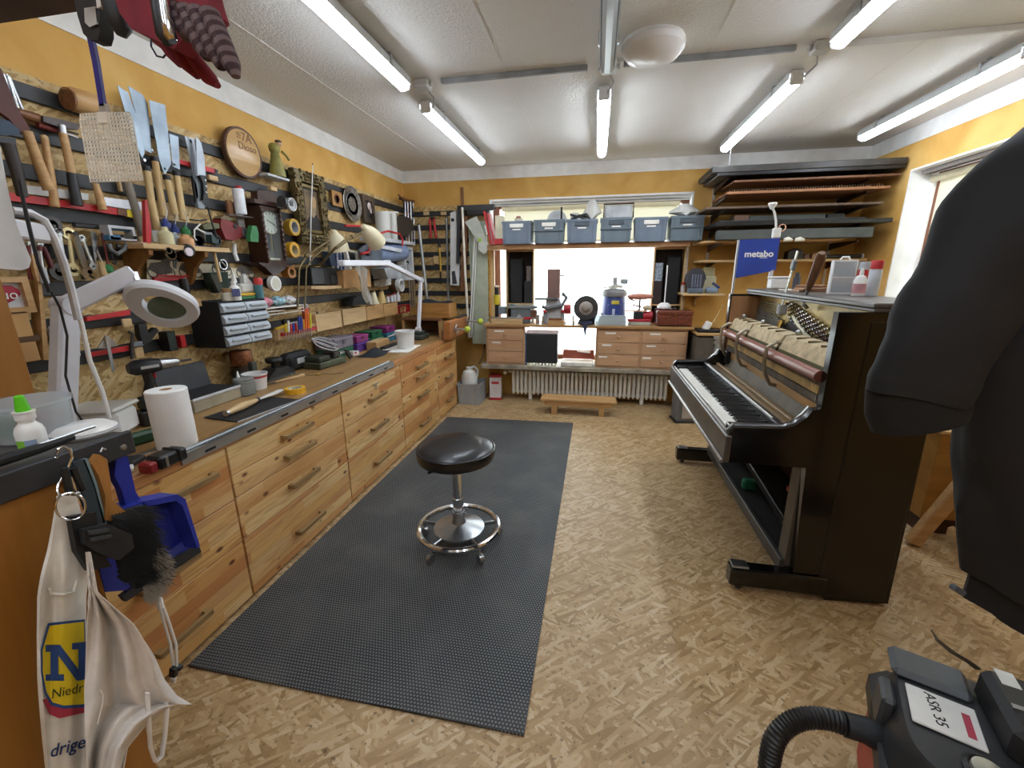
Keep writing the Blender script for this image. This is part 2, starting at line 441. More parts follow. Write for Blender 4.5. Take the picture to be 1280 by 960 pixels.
# ------------------------------------------------------------ room shell
ZS, ZT, X0, X1 = .43, 2.285, -1.225, .955        # back window: sill, head, sides
YW = 5.34
struct('floor', MB().bb(XL-.2, XR+.3, YR-.1, YW, -.05, 0), FLOOR, 'worn strand board floor of the workshop')
struct('ceiling', MB().bb(XL-.2, XR+.3, YR-.1, YW, ZC, ZC+.1), CEIL, 'rough textured white ceiling')
for x_ in (-1.72, -.58, .55, 1.62): MB().bb(x_-.004, x_+.004, YR, YB-.01, ZC-.0025, ZC, .001).o('seam', CEIL, bpy.data.objects['ceiling'])
struct('wall_left', MB().bb(XL-.2, XL, YR-.1, YW, 0, ZC), YEL, 'ochre yellow wall behind the tool panel')
b = MB(); b.bb(XL, X0, YB, YW, 0, ZC); b.bb(X1, XR, YB, YW, 0, ZC); b.bb(X0, X1, YB, YW, 0, ZS); b.bb(X0, X1, YB, YW, ZT, ZC)
struct('wall_back', b, YEL, 'ochre yellow wall around the wide window')
RY0, RY1, RZ0, RZ1 = 2.0, 4.457, .95, 2.293
b = MB(); b.bb(XR, XR+.3, RY1, YW, 0, ZC); b.bb(XR, XR+.3, YR-.1, RY0, 0, ZC); b.bb(XR, XR+.3, RY0, RY1, 0, RZ0); b.bb(XR, XR+.3, RY0, RY1, RZ1, ZC)
struct('wall_right', b, YEL, 'ochre yellow wall with the blinded window')
struct('wall_rear', MB().bb(XL, XR, YR-.1, YR, 0, ZC), YEL, 'ochre yellow rear wall opposite the wide window')
for i, (a, c) in enumerate((((XL, XL+.006), (YR, YB)), ((XL, XR), (YB-.006, YB)), ((XR-.006, XR), (YR, YB)))):
    struct('trim_%d' % (i+1), MB().bb(*a, *c, ZC-.127, ZC), WHITE, 'white painted band below the ceiling')
# back window
def ring_frame(b, x0, x1, z0, z1, y0, y1, t, c=.004):
    b.bb(x0, x1, y0, y1, z1-t, z1, c); b.bb(x0, x1, y0, y1, z0, z0+t, c)
    b.bb(x0, x0+t, y0, y1, z0+t, z1-t, c); b.bb(x1-t, x1, y0, y1, z0+t, z1-t, c)
b = MB(); b.prism([(X0-.014, ZS), (X0-.014, ZT+.014), (X1+.014, ZT+.014), (X1+.014, ZS), (X1-.003, ZS), (X1-.003, ZT-.003), (X0+.003, ZT-.003), (X0+.003, ZS)], YB-.004, YB+.12)
struct('trim_4', b, WHITE, 'white reveal around the wide window')
b = MB(); b.bb(X0, X1, YB+.04, YB+.1, ZT-.03, ZT, .003); b.bb(X0, X1, YB+.08, YB+.1, ZT-.05, ZT-.03, .003)
struct('trim_5', b, M('c8c8c6', .5, var=.03), 'grey curtain track under the window head')
win = struct('window_1', (lambda b: (ring_frame(b, X0, X1, ZS, ZT, 5.22, 5.29, .075), b)[1])(MB()), FRAMEW, 'wide brown wooden window over the radiator')
for a, c in ((X0+.075, X1-.075),):
    MB().bb(a, c, 5.25, 5.256, ZS+.075, ZT-.075).o('pane', GLASS, win)
BLIND = translucent('blind_cloth', 'e8e4d4', .3)
rb = thing('roller_blind', 'cream roller blind partly lowered behind the grey crates', 'blind', (-.13, 5.18, 2.2))
MB().cyl((-.98, 0, 0), (.98, 0, 0), .026).o('roller', CREAM, rb)
MB().bb(-.96, .96, .02, .023, -.36, 0).o('cloth', BLIND, rb); MB().bb(-.96, .96, .012, .03, -.375, -.35, .003).o('bottom_bar', CREAM, rb)
# right window (local frame looks toward +x)
win = thing('window_2', 'brown framed side window with a cream roller blind', None, (XR+.2, (RY0+RY1)/2, 0), -math.pi/2); win['kind'] = 'structure'
hw = (RY1-RY0)/2
b = MB(); ring_frame(b, -hw, hw, RZ0, RZ1, 0, .07, .08); b.o('window_frame', FRAMEW, win)
MB().bb(-hw+.08, hw-.08, .03, .036, RZ0+.08, RZ1-.08).o('pane', GLASS, win)
MB().bb(-hw+.085, -hw+.1, -.02, 0, 1.45, 1.62, .004).o('window_handle', WPL, win)
b = MB(); ring_frame(b, -hw-.01, hw+.01, RZ0-.01, RZ1+.01, -.204, 0, .013, 0)
b.o('reveal', WHITE, win)
b = MB(); b.bb(-hw, hw, -.13, -.1, RZ1-.03, RZ1, .003); b.bb(-hw, hw, -.06, -.03, RZ1-.03, RZ1, .003); b.o('curtain_track', M('b9b4b8', .5, var=.03), win)
rb = thing('roller_blind', 'cream roller blind drawn down over the side window', 'blind', (XR+.15, (RY0+RY1)/2, RZ1-.075), -math.pi/2)
MB().cyl((-hw+.03, 0, 0), (hw-.03, 0, 0), .028).o('roller', CREAM, rb)
MB().bb(-hw+.085, hw-.05, .02, .023, -1.2, 0).o('cloth', BLIND, rb); MB().bb(-hw+.085, hw-.05, .012, .03, -1.215, -1.19, .003).o('bottom_bar', CREAM, rb)

# ------------------------------------------------------------ ceiling lights
LIT = emit('lit_diffuser', 'e9f3ff', TUBE); UNLIT = thin('unlit_diffuser', 'd8dcde', .55, .15); HOUS = M('c9cccd', .45, var=.04)
def tube_light(label, x, y0, y1, lit=True, group='fluorescent ceiling lights'):
    ym = (y0+y1)/2; h = (y1-y0)/2; t = thing('tube_light', label, 'light', (x, ym, ZC-.095), 0, group)
    b = MB(); b.prism([(-.044, .016), (-.044, .05), (-.03, .07), (.03, .07), (.044, .05), (.044, .016), (.0395, .016), (.0395, .045), (-.0395, .045), (-.0395, .016)], -h, h); b.o('housing', HOUS, t)
    b = MB(); pr = [(-.034, .04), (-.037, .02), (-.03, -.004), (-.014, -.018), (.014, -.018), (.03, -.004), (.037, .02), (.034, .04)]
    b.prism(pr, -h+.012, h-.012, 'xz'); b.o('diffuser', LIT if lit else UNLIT, t)
    if not lit:
        b = MB()
        for s in (-.014, .014): MB().cyl((s, -h+.05, .015), (s, h-.05, .015), .009, n=10).o('tube', M('dfe2e2', .3, var=.02), t)
    for s in (-1, 1):
        b = MB(); b.bb(-.036, .036, s*h-.012, s*h+.012, -.012, .06, .008); b.o('end_cap', M('dde0e2', .4, var=.03), t)
        b = MB(); q_ = s*(h-.25); b.prism([(-.048, .01), (-.048, .072), (-.012, .076), (-.012, .095), (.012, .095), (.012, .076), (.048, .072), (.048, .01), (.0445, .01), (.0445, .0705), (-.0445, .0705), (-.0445, .01)], q_-.011, q_+.011)
        b.o('clip', STEEL, t)
    return t
tube_light('lit tube light over the workbench, on the side away from the window', -1.155, 1.24, 2.69)
tube_light('lit tube light over the workbench, between conduit and back wall', -1.17, 3.06, 4.51)
tube_light('lit tube light pointing at the middle of the wide window', 0, 3.08, 4.48)
tube_light('unlit clear tube light beside the round ceiling lamp', 0.01, 1.24, 2.70, False)
tube_light('lit tube light reaching toward the lumber shelves', 1.085, 3.08, 4.53)
tube_light('lit tube light between unlit tube light and side window, away from the lumber rack', 1.1, 1.22, 2.66)
tube_light('lit tube light running along the yellow wall with the blinded window', 2.12, 2.98, 4.42)
tube_light('added unseen fill tube light above the honey brown shelf unit', -1.15, -1.4, .05)  # unseen lamp behind the camera, added as fill light
tube_light('added unseen fill tube light above the coat stand', 1.1, -1.4, .05)  # second added fill lamp, also out of view behind the camera
tube_light('added unseen tube light brightening the foreground, in line with the unlit one, toward the rear wall', 0, -1.4, .05)  # third rear lamp, unseen, added to brighten the dim foreground
dl = thing('ceiling_lamp', 'round unlit opal dome lamp on the ceiling', 'lamp', on(816, 62, Z=2.6).to_tuple()[:2]+(ZC,))
b = MB(); b.lathe([(.15, 0), (.155, -.01), (.155, -.03)]); b.o('base', WPL, dl)
b = MB(); b.lathe([(.158, -.02), (.156, -.045), (.13, -.075), (.08, -.095), (.03, -.102), (0, -.103)]); b.o('shade', M('f6f6f8', .25, var=.01), dl)
yc = 2.85
for lab, xa, xb, mt in (('grey conduit on the ceiling between workbench light and round lamp', -.98, -.1, M('8d9092', .5)), ('grey conduit on the ceiling between round lamp and lumber shelf light', .1, .98, M('8d9092', .5)), ('white painted conduit on the ceiling toward the blinded window', 1.2, 2.54, M('d4d2ce', .7, var=.03))):
    tag(MB().bb(xa, xb, yc-.012, yc+.012, ZC-.028, ZC, .004).o('conduit', mt), lab, 'conduit')
for x, lab in ((-1.1, 'junction box on the ceiling between the two workbench lights'), (.02, 'junction box on the ceiling beside the round lamp'), (1.1, 'junction box on the ceiling between the two lumber shelf side lights')):
    t = thing('junction_box', lab, 'junction box', (x, yc, ZC)); MB().bb(-.045, .045, -.045, .045, -.045, 0, .008).o('body', HOUS, t)
    MB().tube([(0, .04, -.02), (.03, .1, -.06), (.0, .17, -.09), (0, .21, -.06)], .005, 6).o('cable', LGREY, t)
    for q in (-.06, .045): MB().cyl((q, 0, -.02), (q+.015, 0, -.02), .014).o('gland', LGREY, t)
tag(MB().tube([(1.13, 4.5, 2.56), (1.13, 4.5, 2.42)], .0015, 5).o('lamp_string', LGREY), 'thin pull cord hanging from the light near the lumber shelves', 'cord')

# ------------------------------------------------------------ rubber mat, stool
b = MB(); b.prism([(-1.52, 1.075), (-.174, 1.06), (-.172, 4.137), (-1.5, 4.1)], .0, .009, 'xy')
tag(b.o('rubber_mat', rubber()), 'long black ribbed rubber mat along the workbench', 'mat')
st = thing('stool', 'round black leather work stool on a chrome foot ring', 'stool', (-.705, 2.03, .009))
b = MB(); b.lathe([(0, .515), (.19, .515), (.204, .525), (.211, .552), (.206, .58), (.18, .596), (.11, .601), (0, .602)], n=40); b.o('seat', LEATHER, st)
b = MB(); b.lathe([(.209, .577), (.212, .581), (.207, .585)], n=40); b.o('piping', LEATHER, st)
b = MB(); b.lathe([(.03, .505), (.1, .505), (.1, .516), (.03, .516)]); b.tube([(.02, -.04, .508), (-.06, -.12, .505), (-.1, -.16, .5)], .008); b.o('seat_plate', BLK, st)
b = MB(); b.lathe([(.03, .13), (.03, .28), (.026, .285), (.026, .506)], n=20); b.o('post', CHROME, st)
b = MB(); b.lathe([(0, .088), (.14, .088), (.142, .1), (.11, .112), (.04, .13), (.034, .15), (.034, .2), (.0, .2)], n=36); b.o('base_disc', STEEL, st)
b = MB(); b.ring((0, 0, .1), .222, .016, 'z', 48, 10); b.o('foot_ring', CHROME, st)
for k in range(5):
    a = .5+k*2*math.pi/5; c, s = math.cos(a), math.sin(a)
    b = MB(); b.tube([(c*.05, s*.05, .092), (c*.218, s*.218, .085)], .013, 8, flat=.5); b.o('arm', STEEL, st)
    w = MB(); w.cyl((c*.225-s*.012, s*.225+c*.012, .026), (c*.225+s*.012, s*.225-c*.012, .026), .025, n=16); w.tube([(c*.215, s*.215, .085), (c*.225, s*.225, .045)], .008, 8); w.o('caster', STEEL, st)

# ------------------------------------------------------------ workbench: drawer cabinets and top
XF = -1.55
cols = [('pine drawer cabinet of the workbench behind the hanging cloth bag', .52, 1.45, (.77, .521, .307, .012), (.69, .41, .138)),
        ('pine drawer cabinet of the workbench with four drawers, below the paper towel roll and knife', 1.452, 2.32, (.77, .632, .524, .308, .012), (.69, .578, .412, .135)),
        ('pine drawer cabinet of the workbench with a hook on its top drawer', 2.322, 3.172, (.77, .53, .308, .012), (.63, .41, .145)),
        ('pine drawer cabinet of the workbench with four drawers, below the white bucket', 3.174, 4.005, (.77, .638, .535, .312, .012), (.685, .582, .41, .135)),
        ('pine drawer cabinet at the window end of the workbench', 4.007, 4.62, (.77, .525, .29, .012), (.625, .4, .14))]
for ci, (lab, ya, yb, zs, hz) in enumerate(cols):
    w = (yb-ya)/2; t = thing('drawer_cabinet', lab, 'cabinet', (XF, (ya+yb)/2, 0), math.pi/2, 'workbench drawer cabinets')
    b = MB(); b.bb(-w, -w+.018, .021, .66, 0, .77); b.bb(w-.018, w, .021, .66, 0, .77); b.bb(-w+.018, w-.018, .64, .66, 0, .77); b.bb(-w+.018, w-.018, .022, .64, 0, .012)
    if ci == 4: b.bb(w-.0, w+.004, 0, .66, 0, .77)
    b.o('body', PINE[0], t)
    for k in range(len(zs)-1):
        d = MB().bb(-w+.0035, w-.0035, 0, .02, zs[k+1]+.002, zs[k]-.002, .0025).o('drawer', PINE[(ci+k) % 4], t)
        hl = .115 if ci < 4 else .1; hx = .0 if ci else (.27 if k == 0 else .12)
        h = MB(); a_, c_ = hx-hl, hx+hl
        h.prism([(a_, 0), (a_, -.034), (a_+.006, -.039), (c_-.006, -.039), (c_, -.034), (c_, 0), (c_-.024, 0), (c_-.026, -.022), (a_+.026, -.022), (a_+.024, 0)], hz[k]-.01, hz[k]+.01, 'xy')
        h.o('handle', HANDLE, d)
    if ci == 2:
        h = MB(); h.bb(-.03, .04, -.012, 0, .715, .722); h.bb(-.028, -.02, -.03, -.012, .69, .722); h.o('hook', STEEL, t)
wt_ = thing('worktop', 'long oiled wooden worktop of the workbench', 'worktop', (XF, 2.565, 0), math.pi/2)
MB().bb(-2.05, 2.43, .03, .71, .772, ZB, .003).o('board', OAK, wt_)
b = MB(); b.bb(-2.05, 2.43, -.004, .03, .772, ZB, .003); b.o('front_edge', wood('edge_wood', 'c98f55', 'a86a3c', 0, .8), wt_)
al = thing('guide_rail', 'long aluminium rail lying along the front edge of the worktop', 'rail', (XF, 2.14, ZB), math.pi/2)
b = MB(); b.prism([(-.016, -.028), (-.016, .012), (.02, .012), (.02, .018), (.028, .018), (.028, .0005), (-.0055, .0005), (-.0055, -.028)], -.9, .9, 'yz'); b.o('profile', ALU, al)
b = MB(); b.bb(-.9, .9, .0, .008, .012, .0135); b.o('slot', DGREY, al)
for k in range(8): MB().bb(-.8+k*.22, -.8+k*.22+.05, -.0175, -.016, -.018, -.008).o('mark', BLK, al)
# ------------------------------------------------------------ tool panel on the left wall
tp = thing('tool_board', 'strand board tool panel with dark rails above the workbench', 'tool panel', (XL, 2.7, 0), math.pi/2)
MB().bb(-2.3, 2.39, -.018, 0, ZB+.004, 2.275).o('board', WOSB, tp)
RAIL = M('2b2c2e', .5, var=.15)
for k in range(8):
    z = 2.205-k*.152
    MB().bb(-2.3, 2.36, -.034, -.018, z-.03, z+.03, .003).o('rail', RAIL, tp)
tb = thing('tool_board', 'strand board tool panel with dark rails beside the wide window', 'tool panel', (-1.73, YB, 0), 0)
MB().bb(-.48, .47, -.018, 0, .95, 2.245).o('board', WOSB, tb)
for k in range(8):
    z = 2.165-k*.152
    MB().bb(-.46, .45, -.034, -.018, z-.028, z+.028, .003).o('rail', RAIL, tb)
def bolt(px, py):
    pass
WH = LIGHTV; R_ = .017
# --- upper left: hammers and mallets
crop(0, 60)
wt('hatchet', 'rust brown hatchet-like tool with long wooden handle', 'tool', [('handle', 'T', [(180, 555), (255, 760), (330, 950)], [.016, .017, .02], BEECH), ('head', 'P', [(-40, 100), (10, 140), (110, 390), (205, 545), (150, 575), (60, 470), (-40, 400)], .02, M('52261c', .6)),
   ], off=.075)
wt('caulking_gun', 'silver caulking gun frame on the top rail', 'caulking gun', [('cradle', 'T', [(20, 175), (60, 190), (85, 260), (150, 412), (110, 420), (60, 300), (20, 175)], .006, STEEL), ('trigger', 'T', [(30, 250), (60, 330), (90, 345)], .007, STEEL), ('rod', 'T', [(45, 175), (128, 415)], .004, CHROME)], off=.03)
wt('hammer', 'black sledge hammer with a dark handle beside the hatchet', 'hammer', [('head', 'P', [(-60, 470), (60, 485), (130, 545), (135, 575), (40, 585), (-60, 580)], .05, M('26303c', .35, .6)), ('collar', 'P', [(-10, 590), (105, 595), (110, 660), (10, 650)], .03, BLK), ('handle', 'T', [(55, 640), (110, 820), (150, 990)], [.02, .018, .016], M('2c2420', .5))], off=.13)
wt('hammer', 'hammer with steel neck, wooden shaft and black grip', 'hammer', [('head', 'P', [(288, 452), (345, 462), (420, 480), (530, 508), (522, 545), (405, 530), (290, 490)], .028, M('3c3634', .4, .7)), ('neck', 'T', [(412, 515), (422, 575)], .013, STEEL), ('handle', 'T', [(420, 570), (448, 700), (476, 835)], .0145, BEECH), ('grip', 'T', [(476, 835), (490, 920), (515, 1050)], [.017, .018, .02], BLK)], off=.06)
wt('mallet', 'wooden mallet handle standing between hatchet and hammer', 'mallet', [('shaft', 'T', [(298, 605), (330, 800), (365, 1060)], [.012, .014, .016], BEECH), ('tip', 'S', (296, 600), .013, LIGHTV)], off=.035)
wt('mallet', 'barrel-shaped wooden mallet lying on the top rail', 'mallet', [('head', 'T', [(455, 340), (490, 345), (600, 375), (690, 400)], [.04, .048, .048, .042], BEECH), ('face', 'T', [(445, 337), (462, 342)], .043, BROWNW)], off=.06)
tag(wt('wooden_block', 'small orange-brown wooden block beside the barrel mallet', 'block', [('b', 'B', (600, 385, 770, 440), .04, wood('reddish_block', 'b87a4c', '8f5430'))], off=.08), None, None)
wt('carving_tool', 'brown-handled carving tool laid across behind the hammers', 'tool', [('handle', 'T', [(110, 425), (250, 470), (310, 500)], [.016, .02, .014], BROWNW), ('shank', 'T', [(310, 500), (420, 545), (520, 575)], [.009, .006, .004], IRON)], off=.03)
wt('carving_tool', 'red-handled gouge laid across behind the steel-necked hammer', 'tool', [('handle', 'T', [(250, 510), (330, 535), (395, 555)], [.011, .013, .01], M('6b2a26', .5)), ('blade', 'T', [(395, 555), (520, 600)], [.006, .005], STEEL)], off=.03)
# --- saws and knives
nocrop()
sawst = M('8e9aa4', .42, .7, var=.12)
for lab, bl, hd in (
    ('pull saw with broad pointed blade, nearest the fly swatter mesh', [(146.5, 106), (160, 116), (170, 142), (181, 190), (178, 198), (167, 175)], [(183, 208), (189, 250), (197, 292)]),
    ('pull saw with broad blade and black clamp, behind the pointed saw', [(160, 107), (178, 118), (185, 130), (189.5, 192), (180, 187), (170, 142)], [(193, 196), (199, 235), (205, 270)]),
    ('pull saw with square-ended blade and wooden handle', [(186, 125), (206.5, 131), (214, 205), (206, 219), (199, 199)], [(208, 219), (213, 240), (219, 268)]),
    ('slim pull saw with narrow blade and bright ferrule', [(211.5, 167), (223, 171), (225, 212), (216, 208)], [(220, 214), (224, 240), (229, 275)])):
    wt('pull_saw', lab, 'saw', [('blade', 'P', bl, .002, sawst), ('handle', 'T', hd, [.015, .016, .018], wood('saw_handle', 'd9bc84', 'b08a54', 2, 1.5) if 'saw_handle' not in MATS else MATS['saw_handle']), ('ferrule', 'T', [hd[0], (hd[0][0]+1, hd[0][1]+6)], .0175, BLK), ('rivet', 'D', (hd[0][0]-2, hd[0][1]-8), (.007, .006), STEEL)], off=dict(n=.08, b=.045, s=.06).get('n' if 'pointed blade' in lab else ('b' if 'behind' in lab else 's')), group='pull saws on the tool panel')
crop(180, 80)
wt('cleaver', 'kitchen knife with white blade and grey curved handle', 'knife', [('blade', 'P', [(272, 480), (335, 496), (345, 590), (365, 745), (328, 742), (300, 600)], .003, M('9ea4ab', .42, .6, var=.08)), ('handle', 'P', [(325, 740), (370, 745), (388, 850), (385, 920), (408, 950), (400, 968), (365, 960), (352, 900)], .018, M('8d969e', .5)), ('guard', 'P', [(322, 745), (350, 800), (362, 880), (345, 925), (338, 860)], .012, BLK), ('hole', 'D', (312, 515), (.009, .004), DGREY)], off=.045)
wt('chef_knife', 'pointed kitchen knife with black riveted handle', 'knife', [('blade', 'P', [(347, 478), (382, 525), (402, 620), (412, 745), (356, 738)], .003, M('9ea4ab', .42, .6, var=.08)), ('handle', 'P', [(372, 745), (412, 748), (418, 800), (424, 870), (432, 905), (395, 910), (400, 860), (395, 790)], .02, BLK), ('rivet', 'D', (412, 775), (.005, .003), STEEL, dict(off=.078)), ('rivet', 'D', (416, 815), (.005, .003), STEEL, dict(off=.078)), ('rivet', 'D', (418, 855), (.005, .003), STEEL, dict(off=.078))], off=.075)
wt('knife_block', 'small pale wooden block on the rail by the black-handled knife', 'block', [('b', 'B', (432, 735, 500, 785), .02, LIGHTW)], off=.04)
wt('magnet_bar', 'red and black folding tool behind the kitchen knives', 'tool', [('body', 'P', [(235, 635), (480, 700), (475, 730), (235, 665)], .012, RED), ('tip', 'P', [(470, 698), (495, 708), (492, 728), (470, 728)], .012, BLK)], off=.03)
# --- plaque, figurine, frames, plate
pq = wt('plaque', 'round wooden slice plaque with engraved writing and dark rim', 'plaque', [('rim', 'V', (630, 415, 705, 768), .03, M('4e3120', .5)), ('face', 'V', (634, 432, 702, 750), .008, wood('plaque_wood', 'd3ac74', 'b98e56', 0, .8, .25), dict(off=.056))], off=.05)
for (px, py, tx, sz) in ((665, 490, '\u22617A', .07), (690, 560, 'Dioso', .06)):
    q = on(180+px/5.3333, 80+py/5.3333, X=XL+.03+.0575); T = Matrix.Translation((q.y-pq.location.y, -.0575, q.z-pq.location.z)) @ RX90
    lettering(tx, sz, M('7a5030', .6), pq, T, 'engraving')
wt('figurine_shelf', 'tiny grey wall shelf under the green-dressed figurine', 'shelf', [('board', 'B', (828, 742, 972, 768), .1, LGREY), ('back', 'B', (845, 640, 880, 740), .012, M('8a7a66', .7), dict(off=.03))], off=.11)
crop(180, 80)
fg = MB(); fg.lathe([(0, 0), (.05, 0), (.052, .02), (.04, .08), (.03, .13), (.026, .15), (.034, .165), (.036, .19), (.028, .205), (.012, .212), (0, .213)], n=20)
root = wt('figurine', 'small figurine of a woman in a long green dress', 'figurine', [('dress', 'G', (893, 745), fg, M('8a8440', .5, var=.2)), ('head', 'S', (897, 522), .019, M('c9a184', .5)), ('hat', 'S', (893, 508), (.024, .022, .011), M('4a3d30', .6)), ('arm', 'T', [(868, 575), (852, 600), (862, 612)], .008, M('8a8440', .5, var=.2)), ('arm', 'T', [(918, 575), (945, 600), (966, 632)], .008, M('8a8440', .5, var=.2)), ('neck', 'T', [(897, 545), (897, 562)], .007, M('c9a184', .5))], off=.075, zb=max(on(180+828/5.3333, 80+742/5.3333, X=XL+.14).z, on(180+972/5.3333, 80+768/5.3333, X=XL+.14).z)+.001)
nocrop()
gold = M('5f5337', .42, .55, var=.45, sc=40)
pf = wt('picture_frame', 'ornate dark gilt frame with an old portrait', 'picture frame', [('frame', 'F', (366.5, 209, 414, 307), (.075, .045), gold), ('inner_frame', 'F', (374, 228, 408, 293), (.02, .03), M('7d6c42', .4, .6), dict(off=.06)), ('picture', 'B', (375, 230, 407, 292), .006, M('2c2722', .5), dict(off=.045)), ('backdrop', 'B', (379, 236, 403, 288), .002, M('6a5840', .7, var=.25), dict(off=.047)), ('coat', 'P', [(382, 287), (385, 274), (389, 268), (395, 268), (400, 276), (402, 289)], .002, M('241e1a', .7), dict(off=.049)), ('face', 'P', [(388, 250), (390, 246), (393, 246), (395, 250), (395, 260), (393, 265), (390, 264), (388, 259)], .002, M('a88a62', .7, var=.1), dict(off=.051)), ('beard', 'P', [(388, 259), (395, 260), (395, 268), (392, 273), (389, 268)], .002, M('8f7c62', .8, var=.15), dict(off=.053))], off=.075)
a = on(366.5, 209, X=XL+.03+.075); c = on(414, 307, X=XL+.03+.075)
b = MB(); rr = random.Random(3)
for k in range(150):
    t = rr.random()*4; e = int(t); f = t-e; ins = rr.choice((.006, .03, .055))
    x0, x1, z0, z1 = a.y+ins, c.y-ins, c.z+ins, a.z-ins
    p = [(x0+(x1-x0)*f, z1), (x1, z0+(z1-z0)*f), (x0+(x1-x0)*f, z0), (x0, z0+(z1-z0)*f)][e]
    b.sph((p[0]-pf.location.y, -.075, p[1]-pf.location.z), (rr.uniform(.007, .016), .014, rr.uniform(.007, .016)), 8)
o = b.o('carved_ornament', gold, pf); o['kind'] = 'stuff'
crop(380, 180)
wt('wooden_picture', 'small wooden plate with a burnt drawing between frame and pewter plate', 'picture', [('board', 'B', (185, 305, 262, 425), .012, wood('burnt_board', 'b88a50', '94652f')), ('drawing', 'V', (220, 335, 224, 400), .002, M('5d3a1c', .7, var=.3), dict(off=.032, ri=.72)), ('drawing', 'V', (208, 345, 210, 372), .002, M('5d3a1c', .7, var=.3), dict(off=.032, ri=.6))], off=.03)
pl = MB(); pl.lathe([(0, -.012), (.08, -.012), (.1, -.004), (.148, .004), (.152, .002), (.148, -.004), (.1, -.014), (0, -.02)], (0, 0, 0), 'y', 40)
wt('pewter_plate', 'round pewter plate with relief rim on the wall', 'plate', [('dish', 'G', (325, 400), pl, M('9a9894', .35, .9, var=.15, sc=30)), ('medallion', 'V', (318, 352, 328, 450), .006, M('8a8884', .4, .9, var=.3, sc=60), dict(off=.05)), ('relief_ring', 'V', (314, 320, 334, 480), .006, M('7d7b78', .4, .9, var=.4, sc=60), dict(off=.046, ri=.92))], off=.04)
wt('picture_frame', 'dark wooden frame with a small white flower picture', 'picture frame', [('frame', 'F', (388, 330, 482, 535), (.05, .025), M('4f4234', .5, var=.25)), ('picture', 'B', (405, 360, 468, 510), .006, M('3a3433', .5), dict(off=.02)), ('flower', 'V', (435, 390, 437, 440), .002, M('d9b8b4', .6, var=.3), dict(off=.023)), ('flower', 'V', (448, 430, 450, 465), .002, M('e2d0cb', .6, var=.2), dict(off=.023))], off=.035)
# --- corner of the left panel: white canisters, bar clamps
for i, (x0, x1) in enumerate(((490, 580), (580, 618))):
    wt('canister', ['wide white plastic canister above the grey drum machine', 'narrow white plastic canister next to the wide one'][i], 'canister', [('body', 'C', ((x0+x1)/2, 640, 458), [(.07 if i == 0 else .042, 0), (.075 if i == 0 else .046, 1)], MILKY), ('rim', 'C', ((x0+x1)/2, 466, 454), .078 if i == 0 else .049, WPL)], off=.13)
wt('canister_shelf', 'grey metal shelf carrying the white canisters and drum machine', 'shelf', [('board', 'B', (480, 641, 742, 656), .17, LGREY)], off=.21)
for i, (x, y0, y1) in enumerate(((672, 365, 645), (690, 375, 650), (710, 385, 655), (728, 392, 660))):
    wt('bar_clamp', 'bar clamp hanging in the corner of the yellow walls', 'clamp', [('bar', 'T', [(x, y0), (x+10, y1)], .008, STEEL), ('jaw', 'B', (x-9, y0-12, x+3, y0+8), .06, IRON), ('sliding_jaw', 'B', (x-9, y0+105, x+4, y0+128), .06, BLK), ('handle', 'T', [(x-6, y0+20), (x-4, y0+75)], .009, BLK)], off=.09, group='bar clamps in the corner')
wt('tool_cover', 'dark brown cover hanging below the bar clamps', 'cover', [('body', 'P', [(622, 490), (660, 478), (715, 500), (735, 560), (690, 622), (630, 600)], .035, M('3a332c', .5))], off=.16)
wt('wooden_lever', 'wooden clamp handle sticking up in the wall corner', 'clamp handle', [('arm', 'T', [(632, 340), (660, 368), (735, 380)], [.01, .014, .012], BROWNW), ('tip', 'S', (632, 340), .011, BROWNW)], off=.1)
# ------------------------------------------------------------ left wall, middle band
BOT = lambda r, neck=.35: [(r*.93, 0), (r, .03), (r, .6), (r*.8, .72), (r*neck, .8), (r*neck, 1)]
# spirit levels and packed blades along the third rail
crop(0, 220)
for lab, poly, mt, of in (('red spirit level lying behind the hammer handles', [(60, 110), (780, 215), (795, 260), (480, 215), (75, 165)], RED, .03), ('white sleeve of saw blades above the red level', [(170, 60), (450, 95), (590, 120), (590, 160), (440, 150), (170, 115)], M('c9cbcb', .5, var=.15), .036), ('white printed sleeve of files next to the fly swatter', [(690, 140), (880, 165), (960, 175), (965, 230), (880, 225), (695, 195)], M('d9dce4', .5, var=.12), .036), ('brown packet of blades between red and yellow packets', [(785, 215), (845, 225), (850, 270), (790, 258)], M('6b4a36', .7), .034), ('yellow packet of blades by the grey pipe', [(848, 224), (985, 240), (985, 290), (850, 272)], M('d9c02c', .5), .032)):
    wt('tool_packet', lab, 'packet', [('p', 'P', poly, .014, mt)], off=of)
wt('steel_pipe', 'grey pipe standing on the shelf in front of the rail', 'pipe', [('p', 'T', [(850, 45), (905, 230), (950, 400)], .018, M('7d776a', .5))], off=.04)
wt('file_handle', 'wooden file handle hanging below the fly swatter', 'file', [('handle', 'T', [(635, 50), (660, 130), (685, 225)], [.013, .015, .017], BEECH), ('tang', 'T', [(622, 5), (635, 55)], .006, IRON)], off=.05)
wt('wooden_stick', 'pale square stick hanging behind the fly swatter', 'stick', [('p', 'B', (790, 20, 825, 105), .02, LIGHTV)], off=.035)
